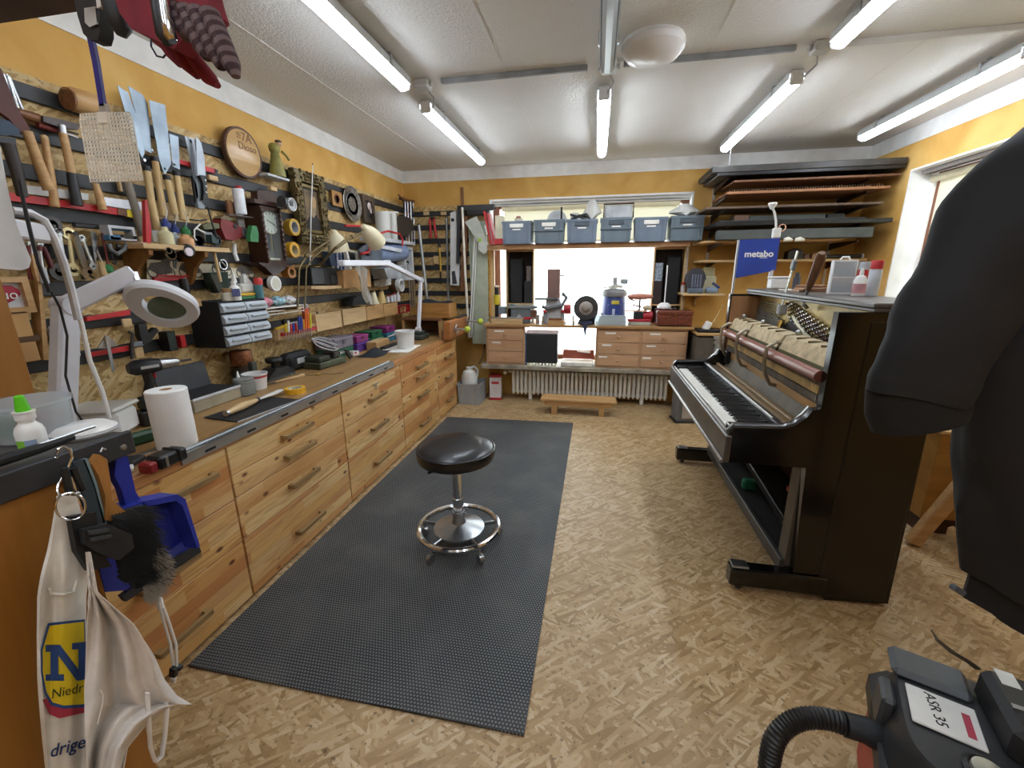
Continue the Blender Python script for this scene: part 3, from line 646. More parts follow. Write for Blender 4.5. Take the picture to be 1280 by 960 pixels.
# wrenches and pliers
def wrench(lab, top, bot, ring=.02, mt=STEEL, r=.009, gap=True):
    sh = [top, ((top[0]+bot[0])/2, (top[1]+bot[1])/2), bot]
    ps = [('shaft', 'T', sh, r, mt, dict(flat=.5)), ('ring_end', 'D', top, (ring, .012), mt, dict(ri=ring*.55, off=.046)), ('open_end', 'D', bot, (ring*1.05, .012), mt, dict(ri=ring*.5, off=.046))]
    wt('wrench', lab, 'wrench', ps, off=.04, group='wrenches on the tool panel')
wrench('large dark ring wrench on the rail above the white lamp arm', (352, 325), (400, 640), .034, IRON, .011)
wrench('brass-toned combination wrench between two chrome ones', (462, 385), (492, 625), .026, M('c9bd94', .3, .9), .011)
wrench('slim chrome wrench behind the adjustable wrench', (548, 415), (622, 600), .014)
wrench('plain chrome wrench between the dark ring wrench and the brass-toned one', (395, 375), (425, 590), .016)
wt('adjustable_wrench', 'chrome adjustable wrench with open jaws', 'wrench', [('handle', 'P', [(488, 375), (505, 366), (522, 385), (590, 600), (560, 620), (545, 590)], .014, CHROME), ('jaw', 'P', [(545, 620), (600, 605), (652, 665), (640, 685), (600, 655), (570, 690), (555, 665)], .02, CHROME), ('knurl', 'D', (600, 640), (.01, .022), IRON), ('hole', 'D', (503, 383), (.008, .003), BLK, dict(off=.062))], off=.06)
wt('black_clip_box', 'flat black magnetic holder below the grey rail', 'holder', [('body', 'B', (497, 312, 705, 358), .02, BLK), ('screw', 'D', (660, 345), (.006, .003), STEEL)], off=.04)
for lab, p, mt in (('slip-joint pliers with brown handles beside the large dark ring wrench', [(200, 390), (250, 540), (215, 480), (270, 700), (195, 470), (210, 690)], M('7a2f2a', .5)), ('long-nose pliers with dark red handles hanging below the rail', [(270, 400), (300, 500), (280, 480), (345, 615), (265, 470), (275, 600)], M('5a1e22', .5))):
    wt('pliers', lab, 'pliers', [('jaws', 'P', [(p[0][0]-18, p[0][1]), (p[0][0]+22, p[0][1]), (p[1][0]-10, p[2][1]), (p[2][0]-25, p[2][1])], .012, STEEL), ('handle', 'T', [(p[2][0]+5, p[2][1]-8), ((p[2][0]+p[3][0])/2+8, (p[2][1]+p[3][1])/2), p[3]], .009, mt), ('handle', 'T', [(p[4][0], p[4][1]), ((p[4][0]+p[5][0])/2-12, (p[4][1]+p[5][1])/2), p[5]], .009, mt), ('pivot', 'D', (p[2][0]-5, p[2][1]-8), (.009, .004), IRON, dict(off=.046))], off=.045)
wt('palette_knife', 'wooden-handled knife below the pliers', 'knife', [('handle', 'P', [(210, 520), (232, 520), (262, 640), (265, 700), (250, 705), (232, 640)], .016, BEECH), ('blade', 'P', [(205, 410), (226, 410), (232, 520), (212, 520)], .003, STEEL)], off=.075)
wt('chisel', 'pale-handled chisel beside the wooden-handled knife', 'chisel', [('handle', 'T', [(278, 610), (300, 715)], [.012, .014], LGREY), ('blade', 'T', [(262, 500), (278, 610)], .007, STEEL)], off=.075)
wt('hacksaw_blade', 'long thin saw blade hanging beside the adjustable wrench', 'blade', [('blade', 'P', [(605, 360), (640, 380), (655, 500), (632, 600), (622, 500)], .002, STEEL)], off=.03)
wt('scraper', 'pale-handled scraper hanging among the wrenches', 'scraper', [('blade', 'T', [(645, 500), (675, 570)], .005, STEEL), ('handle', 'T', [(675, 570), (695, 660)], [.011, .013], LIGHTV)], off=.05)
wt('screwdriver', 'green-handled screwdriver hanging under the shelf', 'screwdriver', [('handle', 'C', (725, 645, 590), [(.012, 0), (.019, .15), (.019, .75), (.012, 1)], GREEN), ('shaft', 'T', [(680, 380), (705, 500), (720, 592)], .005, M('7a3a3a', .4, .5))], off=.05)
wt('hook_ring', 'black wire hook hanging below the wooden shelf', 'hook', [('shank', 'T', [(745, 520), (752, 560), (768, 560), (775, 575), (762, 588), (750, 575)], .004, BLK)], off=.1)
wt('bow_clamp', 'grey bow-shaped handle below the white box', 'handle', [('bow', 'T', [(728, 450), (740, 490), (785, 520), (830, 490), (848, 450)], .009, GREY), ('stud', 'S', (790, 470), .012, IRON)], off=.08)
wt('sanding_block_box', 'white tray with blue sanding block on the shelf end', 'tray', [('tray', 'F', (718, 325, 915, 435), (.012, .05), LGREY), ('block', 'B', (725, 390, 815, 432), .05, M('4878a0', .6)), ('label', 'B', (735, 335, 905, 375), .005, M('2c5a78', .6), dict(off=.075)), ('stone', 'B', (820, 390, 930, 428), .05, M('4a4238', .8))], off=.09)
# wooden shelf with curved brackets
crop(0, 0, 1)
a = on(187, 304, X=-2.05); c = on(291, 314, X=-2.05)
sh = thing('wall_shelf', 'small wooden wall shelf with curved brown brackets', 'shelf', (XL+.034, (a.y+c.y)/2, 1.63), math.pi/2); hw_ = (c.y-a.y)/2+.01
MB().bb(-hw_-.0, hw_, -.175, 0, -.012, .012, .002).o('board', LIGHTW, sh)
for x in (-hw_+.03, hw_-.16):
    MB().prism([(0, -.012), (-.165, -.012), (-.16, -.04), (-.12, -.06), (-.08, -.1), (-.05, -.16), (-.03, -.185), (0, -.19)], x, x+.02, 'yz').o('bracket', wood('bracket_wood', '9a6a34', '7c5022') if 'bracket_wood' not in MATS else MATS['bracket_wood'], sh)
ZSH = 1.6425
crop(180, 220)
for lab, cx, yb, yt, r, body, cap in (('glue bottle with blue cap and thin wire spout', 150, 440, 262, .034, M('c9c39a', .35, var=.1), M('27387a', .4)), ('smaller glue bottle with blue cap behind the front one', 205, 420, 268, .03, M('b8c6cc', .35), M('27387a', .4)), ('oil bottle with green cap and amber content', 282, 445, 308, .036, M('cf9f72', .3, var=.2), M('1f6b3a', .4))):
    of = .065 if 'smaller' in lab else .13
    wt('bottle', lab, 'bottle', [('body', 'C', (cx, yb, yt+60), BOT(r, .5), body), ('cap', 'C', (cx-4, yt+62, yt), [(r*.6, 0), (r*.6, .5), (r*.3, .7), (r*.22, 1)], cap), ('spout', 'T', [(cx-6, yt), (cx+2, yt-50), (cx-25, yt-110)], .002, STEEL)], off=of, zb=ZSH)
wt('blade_stand', 'red plastic stand with clear box on the shelf', 'stand', [('stem', 'P', [(0, 130), (15, 130), (45, 330), (40, 420), (10, 420)], .02, RED), ('box', 'B', (45, 330, 115, 415), .05, CLEAR), ('foot', 'B', (-30, 410, 40, 425), .06, M('c9a8a4', .5))], off=.12, zb=ZSH)
wt('model_motorcycle', 'small wire model motorcycle on the wall shelf', 'model', [('wheel', 'V', (362, 360, 366, 445), .012, BLK, dict(ri=.8)), ('wheel', 'V', (478, 360, 482, 440), .012, BLK, dict(ri=.8)), ('engine', 'B', (395, 340, 465, 420), .03, M('8a8d90', .3, .8)), ('tank', 'P', [(385, 300), (440, 280), (495, 290), (500, 320), (400, 330)], .03, M('5a5a3c', .5)), ('handlebar', 'T', [(300, 260), (360, 268), (412, 262)], .004, BLK), ('fork', 'T', [(370, 290), (330, 330), (330, 380), (345, 400)], .004, WPL), ('fork', 'T', [(345, 320), (400, 350)], .005, WPL), ('stand', 'B', (330, 430, 500, 452), .05, M('2c3a5a', .5))], off=.12, zb=ZSH)
wt('brush_stick', 'long thin black rod leaning on the wall shelf', 'rod', [('rod', 'T', [(425, 205), (455, 320), (490, 420)], .005, BLK), ('foot', 'P', [(450, 390), (500, 420), (500, 455), (455, 445)], .04, M('23393a', .5))], off=.16)
wt('drill_attachment', 'dark red angle tool on the end of the wall shelf', 'tool', [('body', 'P', [(515, 285), (560, 295), (655, 345), (655, 410), (600, 430), (545, 420), (512, 340)], .06, DRED), ('head', 'B', (655, 345, 715, 400), .05, M('6d6f72', .4, .7)), ('guard', 'P', [(505, 280), (540, 262), (600, 290), (560, 300)], .05, M('6a5a3a', .5)), ('knob', 'D', (612, 335), (.012, .006), BLK, dict(off=.125))], off=.12)
wt('wooden_square', 'grey wooden square block above the angle tool', 'block', [('arm', 'B', (620, 250, 678, 345), .02, M('9a9a98', .6)), ('top', 'B', (555, 160, 605, 265), .02, BROWNV)], off=.06)
sc_ = wt('spray_can', 'white spray can with red cap on a small ledge', 'spray can', [('body', 'C', (650, 255, 92), .032, M('dfe2e6', .35, var=.08)), ('cap', 'C', (632, 92, 66), [(.018, 0), (.018, .7), (.012, 1)], RED), ('shoulder', 'C', (640, 100, 86), [(.032, 0), (.019, 1)], LGREY)], off=.085)
wt('ledge', 'tiny grey ledge below the white spray can', 'ledge', [('board', 'B', (618, 258, 732, 278), .09, LGREY)], off=.13)
wt('green_holder', 'green plastic holder between red angle tool and pendulum clock', 'holder', [('body', 'P', [(722, 330), (752, 335), (764, 380), (764, 440), (712, 435), (708, 400)], .03, GREEN)], off=.17)
# pendulum clock
ck = wt('pendulum_clock', 'dark carved pendulum wall clock with white dial', 'clock', [('case', 'F', (772, 195, 955, 585), (.022, .13), DARKW), ('back', 'B', (772, 195, 955, 585), .01, M('1c1412', .5), dict(off=.04)), ('crown', 'P', [(735, 150), (950, 195), (975, 215), (960, 222), (740, 178)], .12, DARKW), ('pediment', 'P', [(755, 100), (790, 95), (850, 110), (900, 140), (920, 190), (760, 160)], .05, DARKW, dict(off=.1)), ('foot', 'P', [(765, 578), (995, 588), (985, 600), (800, 605)], .13, DARKW), ('tail', 'P', [(800, 600), (960, 605), (900, 650), (860, 660)], .06, DARKW, dict(off=.1)), ('dial', 'V', (838, 232, 848, 385), .012, M('e4e0d2', .4, var=.03), dict(off=.115)), ('bezel', 'V', (838, 228, 848, 389), .01, BRASS, dict(off=.118, ri=.93)), ('glass', 'B', (785, 215, 940, 570), .003, GLASS, dict(off=.135)), ('pendulum_rod', 'T', [(845, 385), (855, 500)], .005, BRASS, dict(off=.08)), ('pendulum', 'V', (853, 495, 858, 555), .01, M('c9c6bc', .25, .8), dict(off=.09)), ('card', 'B', (840, 545, 930, 568), .004, M('d9cfae', .6), dict(off=.11))], off=.14)
p0 = ck.location; dq = on(180+843/5.3333, 220+308/5.3333, X=XL+.03+.117); cx_, cz_ = dq.y-p0.y, dq.z-p0.z
for k in range(12):
    a_ = math.pi*k/6; MB().box((cx_+math.sin(a_)*.058, -.1165, cz_+math.cos(a_)*.058), (.004, .001, .014), (0, a_, 0)).o('hour_mark', BLK, ck)
for a_, l_ in ((-1.2, .034), (2.0, .05)): MB().box((cx_+math.sin(a_)*l_/2, -.1185, cz_+math.cos(a_)*l_/2), (.005, .001, l_), (0, a_, 0)).o('hand', BLK, ck)
for sx in (780, 900):
    b = MB(); zz = [(.011 if i % 2 else .006, -i*.016) for i in range(22)]; b.lathe(zz, n=10)
    q = on(180+sx/5.3333, 220+215/5.3333, X=XL+.03+.15); b2 = MB(); b2.add(b.v, b.f, Matrix.Translation((q.y-p0.y, -.15, q.z-p0.z))); b2.o('turned_column', DARKW, ck)
wt('flashlight', 'grey cylindrical spotlight beside the clock top', 'light', [('body', 'T', [(915, 170), (965, 185)], .036, M('4a4c4e', .4, .6)), ('rim', 'V', (988, 145, 994, 235), .02, LGREY, dict(ri=.8, off=.235)), ('lens', 'V', (988, 153, 994, 227), .01, M('c8ccd0', .2, .3), dict(off=.23))], off=.2)
wt('wood_chip', 'pale wooden wedge on the clock top', 'block', [('b', 'B', (845, 65, 892, 105), .03, LIGHTW)], off=.07)
# rolls of tape
for lab, (xt, yt, yb), th, c1, c2, of in (('yellow tape roll with silver core, uppermost beside the clock', (1005, 285, 398), .05, 'c9a23c', 'b8bbbe', .1), ('orange-yellow tape roll between the two other rolls', (1005, 440, 545), .05, 'd9a22c', 'c9b58a', .1), ('brown tape roll lowest beside the clock', (985, 602, 682), .06, 'b5742c', '8a6238', .11)):
    wt('tape_roll', lab, 'tape roll', [('tape', 'V', (xt, yt, xt+4, yb), th, M(c1, .4), dict(ri=.66)), ('core', 'V', (xt+.5, yt+17, xt+3.5, yb-17), th, M(c2, .5), dict(ri=.86))], off=of)
wt('alarm_clock', 'small round white-faced gauge below the pendulum clock', 'gauge', [('rim', 'V', (878, 665, 884, 768), .03, WPL, dict(ri=.75)), ('face', 'V', (878, 678, 884, 755), .01, M('d9d8c4', .5)), ('body', 'V', (868, 680, 872, 750), .06, IRON, dict(off=.09))], off=.11)
# motorcycle poster strip
po = wt('poster_strip', 'cream paper strip with motorcycle drawings below the shelf', 'poster', [('paper', 'P', [(20, 555), (470, 590), (735, 640), (735, 670), (460, 690), (20, 690)], .002, M('d6cfb8', .8, var=.05))], off=.02)
for x, y in ((60, 640), (175, 645), (265, 640), (360, 645), (480, 620), (560, 632), (640, 645), (715, 650)):
    q = on(180+x/5.3333, 220+y/5.3333, X=XL+.0525); b = MB(); b.ring((q.y-po.location.y, -.0225, q.z-po.location.z), .026, .0025, 'y', 16, 4); b.o('drawn_wheel', DGREY, po)
for x, y in ((117, 620), (312, 620), (520, 605), (678, 630)):
    q = on(180+x/5.3333, 220+y/5.3333, X=XL+.0525); b = MB(); b.prism([(-.07, 0), (-.05, .03), (0, .035), (.03, .055), (.06, .05), (.05, .02), (.06, -.02), (-.02, -.03)], -.0235, -.0222, T=Matrix.Translation((q.y-po.location.y, 0, q.z-po.location.z))); b.o('drawn_frame', M('55504a', .8, var=.3), po)
# hanging below the shelf
wt('clamp_lamp', 'small black clip lamp with pale face under the shelf', 'lamp', [('head', 'S', (288, 500), .036, BLK), ('face', 'V', (302, 478, 306, 535), .01, M('d8cdd4', .4), dict(off=.2))], off=.165)
wt('chain_bundle', 'bunch of chrome rings hanging on the shelf bracket', 'rings', [('ring', 'V', (180, 480, 188, 560), .01, CHROME, dict(ri=.75)), ('ring', 'V', (165, 475, 170, 520), .012, CHROME, dict(ri=.7, off=.2)), ('link', 'T', [(195, 560), (200, 610), (210, 615), (215, 560)], .004, IRON)], off=.185)
wt('stick_handle', 'pale wooden stick hanging from the shelf front', 'stick', [('s', 'T', [(460, 480), (485, 590), (510, 705)], .009, LIGHTV)], off=.14)
wt('pipe_clamp', 'silver hose clamp hanging beside the wooden stick', 'clamp', [('loop', 'V', (525, 555, 535, 625), .02, STEEL, dict(ri=.8)), ('screw', 'T', [(505, 560), (540, 600)], .006, STEEL)], off=.1)
wt('aluminium_handle', 'white curved handle hanging from the shelf end', 'handle', [('h', 'T', [(600, 450), (605, 520), (622, 565)], .012, WPL)], off=.07)
wt('green_pouch', 'dark green felt pouch on the rail under the shelf', 'pouch', [('body', 'P', [(440, 645), (560, 640), (560, 740), (500, 780), (455, 720)], .05, M('2c3a30', .9)), ('flap', 'P', [(445, 660), (490, 660), (530, 745), (500, 775)], .02, M('4a4c44', .9), dict(off=.1))], off=.08)
wt('red_bar', 'thin red plastic bar below the motorcycle strip', 'bar', [('b', 'P', [(70, 675), (265, 668), (265, 690), (70, 705)], .015, RED)], off=.04)
wt('red_rod', 'thin red rod in front of the motorcycle strip', 'rod', [('b', 'T', [(90, 663), (300, 668)], .004, RED)], off=.05)
wt('soldering_iron', 'black-handled tool standing on the rail behind the magnifier', 'tool', [('handle', 'T', [(260, 685), (275, 760), (300, 840)], [.02, .022, .018], BLK), ('tip', 'T', [(300, 840), (310, 870)], .008, STEEL), ('screw', 'S', (275, 830), .01, STEEL)], off=.09)
wt('small_ledge', 'small wooden ledge holding the black-handled tool', 'ledge', [('board', 'B', (235, 855, 392, 868), .08, LIGHTW), ('block', 'B', (315, 820, 388, 853), .03, BEECH), ('leg', 'B', (335, 868, 360, 900), .03, LIGHTW)], off=.1)
wt('red_level', 'long red spirit level hooked on the lower rail behind the magnifier', 'spirit level', [('b', 'P', [(300, 905)]+[(300, 905)], .01, RED)], off=.03) if False else None
crop(0, 400)
for lab, y, x0, x1 in (('red spirit level on the lowest rail under the magnifier', 200, 590, 860), ('red spirit level one rail above the lowest', -40, 580, 870)):
    wt('spirit_level', lab, 'spirit level', [('bar', 'P', [(x0, y+20), (x1, y-28), (x1, y+6), (x0, y+48)], .02, RED), ('cap', 'P', [(x1, y-28), (x1+10, y-30), (x1+10, y+5), (x1, y+6)], .022, BLK)], off=.045)
wt('try_square', 'steel combination square hanging on the lowest rail', 'square', [('triangle', 'P', [(650, 190), (705, 105), (725, 105), (790, 170), (700, 190)], .006, STEEL), ('blade', 'P', [(700, 110), (722, 110), (770, 340), (748, 345)], .003, ALU, dict(off=.075)), ('knob', 'D', (712, 122), (.008, .006), STEEL, dict(off=.078))], off=.07)
wt('wood_tag', 'small pale wooden tag on the lower rail', 'tag', [('b', 'B', (815, -5, 890, 45), .012, LIGHTW)], off=.04)
wt('wood_tag', 'small pale wooden tag on the lowest rail beside the square', 'tag', [('b', 'B', (895, 185, 970, 250), .012, LIGHTW)], off=.04)
wt('grip_tool', 'black ratchet clamp hanging beside the magnifier', 'clamp', [('frame', 'P', [(925, 30), (975, 20), (990, 90), (1040, 50), (1060, 70), (1000, 150), (960, 160), (935, 110)], .03, BLK), ('bar', 'B', (885, 150, 960, 172), .02, GREY), ('hook', 'T', [(860, 80), (885, 90), (880, 160), (882, 260)], .007, IRON)], off=.06)
wt('tool_case', 'dark green box with black lid corner under the magnifier', 'box', [('body', 'B', (1115, 85, 1185, 195), .05, M('26352c', .6)), ('edge', 'F', (1110, 80, 1190, 200), (.006, .055), BLK)], off=.08)
wt('red_box', 'small red box next to the dark green box', 'box', [('b', 'B', (1200, 105, 1250, 180), .04, RED)], off=.08)
wt('white_box', 'white switch box on the panel behind the magnifier post', 'switch box', [('body', 'B', (420, 45, 555, 250), .1, M('cfd0d2', .5, var=.04), dict(c=.01)), ('cover', 'B', (425, 55, 545, 240), .01, WPL, dict(off=.105, c=.004)), ('screw', 'D', (530, 60), (.004, .004), IRON, dict(off=.108)), ('screw', 'D', (522, 225), (.004, .004), IRON, dict(off=.108))], off=.1)
wt('red_handle_tool', 'dark red handled tool below the pliers', 'tool', [('h', 'T', [(470, -60), (480, 20), (490, 42)], [.014, .018, .016], M('6a1e22', .5))], off=.05)
# ------------------------------------------------------------ above the bench: organiser and shelves
def at(px, py, x=None, y=None, z=None):
    k = dict(X=x) if x is not None else (dict(Y=y) if y is not None else dict(Z=z))
    return on(CROP[0]+px/CROP[2], CROP[1]+py/CROP[2], **k)
def bench(px, py, xmin=-2.12):
    p = at(px, py, z=ZB)
    if p.x < xmin: p = at(px, py, x=xmin)
    p.z = ZB; return p
H90 = math.pi/2
og = thing('drawer_organiser', 'black organiser with eight clear plastic drawers hung on the panel', 'organiser', (XL+.034, 2.215, 1.09), H90)
b = MB(); b.bb(-.175, .175, -.2, 0, 0, .006); b.bb(-.175, .175, -.2, 0, .254, .26); b.bb(-.175, -.169, -.2, 0, .006, .254); b.bb(.169, .175, -.2, 0, .006, .254); b.bb(-.169, .169, -.006, 0, .006, .254)
b.bb(-.003, .003, -.19, -.006, .006, .254)
for k in range(1, 4): b.bb(-.169, .169, -.19, -.006, k*.0635-.001, k*.0635+.003)
b.o('cabinet', BLKM, og)
FROST = thin('frosted_drawer', 'c3ccd4', .75, .3)
for i in range(2):
    for k in range(4):
        x = -.167+i*.17; z = .007+k*.0635; d = MB()
        d.prism([(-.225, z+.008), (-.215, z), (-.02, z), (-.02, z+.052), (-.206, z+.052), (-.222, z+.03)], x, x+.163, 'yz'); o = d.o('drawer', FROST, og)
        MB().bb(x+.02, x+.143, -.236, -.218, z+.026, z+.038, .004).o('pull', FROST, o)
ZO = 1.3505
crop(220, 320)
wt('tin', 'small cream tin on the organiser', 'tin', [('body', 'C', (343, 300, 245), .028, M('d8d2c2', .5)), ('lid', 'C', (348, 245, 215), .03, M('a88a60', .5))], w=('X', -2.08), off=0, zb=ZO)
wt('glue_bottle', 'white glue bottle with dark blue label on the organiser', 'bottle', [('body', 'C', (402, 298, 170), BOT(.029, .45), WPL), ('label', 'B', (378, 275, 425, 220), .002, M('26265c', .5), dict(off=.031)), ('nozzle', 'C', (390, 180, 112), [(.015, 0), (.012, .3), (.005, 1)], WPL)], w=('X', -2.06), off=0, zb=ZO)
wt('canister_bottle', 'square translucent bottle on the organiser', 'bottle', [('body', 'B', (440, 248, 528, 180), .06, MILKY, dict(c=.012)), ('neck', 'P', [(455, 180), (512, 180), (475, 140), (450, 130)], .03, MILKY, dict(off=-.015)), ('cap', 'C', (450, 135, 118), .014, LGREY, dict(off=-.03))], w=('X', -2.1), off=0, zb=ZO+.035)
wt('sponge_pack', 'yellow and green sponge pack on the organiser', 'sponge', [('sponge', 'B', (440, 272, 535, 252), .06, YELP, dict(c=.005)), ('scourer', 'B', (440, 296, 535, 272), .06, GREEN, dict(c=.004))], w=('X', -2.08), off=0, zb=ZO)
wt('spray_bottle', 'teal spray can with red cap on the organiser', 'spray can', [('body', 'C', (560, 290, 200), .026, M('4a7a82', .4)), ('cap', 'C', (552, 200, 155), [(.025, 0), (.025, .8), (.02, 1)], M('c8322c', .45))], w=('X', -2.08), off=0, zb=ZO)
# mesh shelf with bags of small parts
wr = thing('wire_shelf', 'white wire rack shelf between organiser and desk lamp arm', 'shelf', at(735, 340, x=-2.09).to_tuple(), H90); wr.location.x = XL+.034
for k in range(7): MB().cyl((-.17, -.02-k*.02, 0), (.2, -.02-k*.02, 0), .003, n=6).o('wire', WPL, wr)
for k in range(3): MB().cyl((-.17, -.145, -.02*k), (.2, -.145, -.02*k), .003, n=6).o('wire', WPL, wr)
for x in (-.17, 0, .2): MB().tube([(x, 0, 0), (x, -.145, 0), (x, -.145, -.05)], .003, 6).o('bracket', WPL, wr)
for lab, x, c in (('pink plastic bag of small parts on the wire rack', -.1, 'c47a88'), ('bluish plastic bag of small parts on the wire rack', .02, '8fb4d0'), ('clear plastic bag of small parts on the wire rack', .13, 'c9c4cc')):
    b = MB()
    def bag(u, v, x=x):
        a = 2*math.pi*u; r = math.sin(math.pi*min(max(v, .02), .98))**.6
        return (x+.055*r*math.cos(a)*(1+.15*math.sin(5*a+v*9)), -.08+.05*r*math.sin(a)*(1+.1*math.sin(4*a)), .003+.07*v+.006*math.sin(7*a)*v*(1-v))
    b.sheet(bag, 20, 10); o = b.o('parts_bag', M(c, .25, var=.35, sc=40)); tag(o, lab, 'bag'); o.location = wr.location; o.rotation_euler = (0, 0, H90)
# red screwdriver rack
rk = wt('screwdriver_rack', 'wooden rack with red holder strip for small screwdrivers', 'rack', [('board', 'P', [(680, 495), (945, 445), (948, 508), (685, 565)], .03, LIGHTW), ('strip', 'P', [(715, 515), (940, 470), (942, 490), (718, 535)], .03, RED, dict(off=.165))], off=.14)
for i, (x, c) in enumerate(((735, 'e0c02c'), (752, 'e4e4e0'), (768, 'b02226'), (784, '2b3f9a'), (800, 'b02226'), (822, '2b3f9a'), (838, '2b3f9a'), (852, 'e0a02c'), (866, 'e06a22'), (882, 'e06a22'), (898, 'd8d02c'))):
    y = 522-(x-720)*.2; h = (70, 85, 60, 60, 60, 100, 90, 75, 130, 120, 105)[i]
    nm = {'e0c02c': 'yellow', 'e4e4e0': 'white', 'b02226': 'red', '2b3f9a': 'blue', 'e0a02c': 'amber', 'e06a22': 'orange', 'd8d02c': 'lime'}[c]
    wt('small_screwdriver', nm+'-handled small screwdriver in the red holder strip', 'screwdriver', [('handle', 'T', [(x-4, y-h), (x-2, y-h*.5), (x, y-8)], [.007, .009, .007], M(c, .4)), ('shaft', 'T', [(x, y-8), (x+3, y+50)], .0035, STEEL)], off=.18, group='small screwdrivers in the red strip')
wt('brush_cup', 'dark knob-headed tool above the screwdriver rack', 'tool', [('head', 'S', (722, 440), .022, BLK), ('rod', 'T', [(660, 490), (735, 465)], .012, YELP)], off=.07)
wt('paper_label', 'grey paper strip fixed behind the screwdrivers', 'paper', [('p', 'P', [(750, 445), (880, 420), (885, 455), (755, 480)], .003, LGREY)], off=.04)
# lamp with orange body standing behind
wt('spray_bottle', 'orange and red spray bottle behind the screwdrivers', 'bottle', [('body', 'C', (872, 440, 345), .026, M('b8482c', .4)), ('head', 'C', (866, 345, 318), [(.02, 0), (.022, .5), (.01, 1)], M('b9b4b0', .4))], off=.09)
# boxes of light wood on the panel (front faces on x = -2.08)
for lab, ya, yb, z0, z1, mt in (('pale wooden tool box on the panel, nearest the screwdriver rack', 2.945, 3.285, 1.06, 1.194, LIGHTW), ('pale wooden tool box next to the green-capped bottle', 3.31, 3.69, 1.066, 1.2, LIGHTW), ('brownish wooden tool box in the middle of the row of boxes', 3.7, 4.03, 1.066, 1.195, BEECH), ('brownish wooden tool box at the window end of the row', 4.04, 4.357, 1.068, 1.19, BEECH)):
    t = thing('wooden_box', lab, 'box', (XL+.034, (ya+yb)/2, z0), H90); w = (yb-ya)/2; h = z1-z0
    MB().bb(-w, w, -.15, -.138, 0, h, .002).o('front', mt, t); MB().bb(-w, w, -.012, 0, 0, h, .002).o('back', mt, t); MB().bb(-w, w, -.138, -.012, 0, .01).o('bottom', mt, t)
    for s in (-1, 1): MB().bb(s*w-(.012 if s > 0 else 0), s*w+(0 if s > 0 else .012), -.138, -.012, .01, h, .002).o('side', mt, t)
crop(220, 320)
k_ = 0
for lab, x, yb, yt, r, c, of in (('blue plastic bottle standing in the pale wooden box', 1050, 350, 275, .03, '2f4f9c', .09), ('clear bottle with green cap in the wooden box', 1150, 350, 285, .05, 'a9b0a8', .08), ('white tub in the wooden box beside the clear bottle', 1172, 335, 302, .022, 'e0e0dc', .06), ('yellow marker in the wooden box', 1205, 335, 300, .012, 'e0c02c', .1), ('dark wood-handled gouge standing in the pale wooden box', 985, 395, 320, .014, '4a3524', .08), ('bright-topped file standing in the pale wooden box', 935, 400, 310, .014, '8a8478', .06), ('pale wooden stick standing in the pale wooden box', 1030, 375, 318, .012, 'b99a6a', .1)):
    ps = [('body', 'C', (x, yb, yt), BOT(r, .5) if r > .025 else r, M(c, .4) if 'clear' not in lab else thin('clear_bottle', 'b9c4b8', .55, .2))]
    ps.append(('cap', 'C', (x-2, yt, yt-22), r*.55, GREEN if 'green' in lab else M(shade(c, .7), .4)))
    wt('box_item', lab, 'bottle' if r > .025 else ('tub' if 'tub' in lab else 'tool'), ps, off=of, zb=1.072)
# shelf with black box above the wooden boxes
crop(380, 320)
wt('panel_shelf', 'pale short shelf under the black speaker boxes', 'shelf', [('board', 'P', [(50, 200), (250, 196), (250, 215), (150, 222), (50, 218)], .14, LIGHTW)], off=.15)
wt('speaker_box', 'black open box with grey front on the pale shelf', 'box', [('body', 'B', (55, 195, 135, 75), .12, BLKM), ('front', 'B', (60, 190, 130, 82), .004, BLK, dict(off=.135))], off=.13)
wt('speaker_box', 'black box beside the open one on the pale shelf', 'box', [('body', 'B', (140, 193, 232, 80), .1, M('1e2022', .6)), ('vent', 'B', (185, 185, 240, 130), .004, DGREY, dict(off=.125))], off=.12)
wt('book', 'dark blue binder leaning on the panel above the black boxes', 'book', [('cover', 'P', [(160, -30), (200, -30), (215, 70), (185, 70)], .05, M('3a4a5e', .6)), ('pages', 'P', [(168, -34), (195, -34), (196, -29), (169, -29)], .04, PAPER, dict(off=.085))], off=.09)
wt('book', 'grey binder leaning behind the dark blue one', 'book', [('cover', 'P', [(135, -30), (160, -30), (182, 70), (155, 70)], .03, M('6f6a62', .6)), ('pages', 'P', [(140, -34), (158, -34), (159, -29), (141, -29)], .02, PAPER, dict(off=.033))], off=.036)
for i, x in enumerate((215, 240, 262)):
    wt('magazine', ['striped white magazine standing against the panel', 'white magazine with blue spine standing against the panel', 'thin white magazine nearest the white rack'][i], 'magazine', [('pages', 'P', [(x, -25), (x+20, -28), (x+28, 90), (x+6, 95)], .012, M(('d4d6da', 'b8c2d4', 'e2e2e0')[i], .6, var=.25, sc=40)), ('spine', 'P', [(x-2, -25), (x+3, -26), (x+9, 95), (x+4, 96)], .014, M('4a5a86', .5), dict(off=.092+.018*i))], off=.09+.018*i)
wt('wire_rack', 'small white wire frame rack with dark pictures', 'rack', [('frame', 'P', [(278, -45), (290, -45), (320, 85), (308, 88)], .03, WPL), ('frame_top', 'P', [(280, -45), (350, -28), (350, -20), (282, -36)], .03, WPL), ('edge', 'P', [(345, -30), (355, -28), (375, 75), (364, 78)], .03, WPL), ('card', 'P', [(298, -22), (345, -12), (352, 38), (308, 34)], .006, M('2a2e30', .5), dict(off=.155)), ('card', 'P', [(310, 44), (354, 46), (360, 76), (320, 78)], .006, M('3a4044', .5), dict(off=.155))], off=.17)
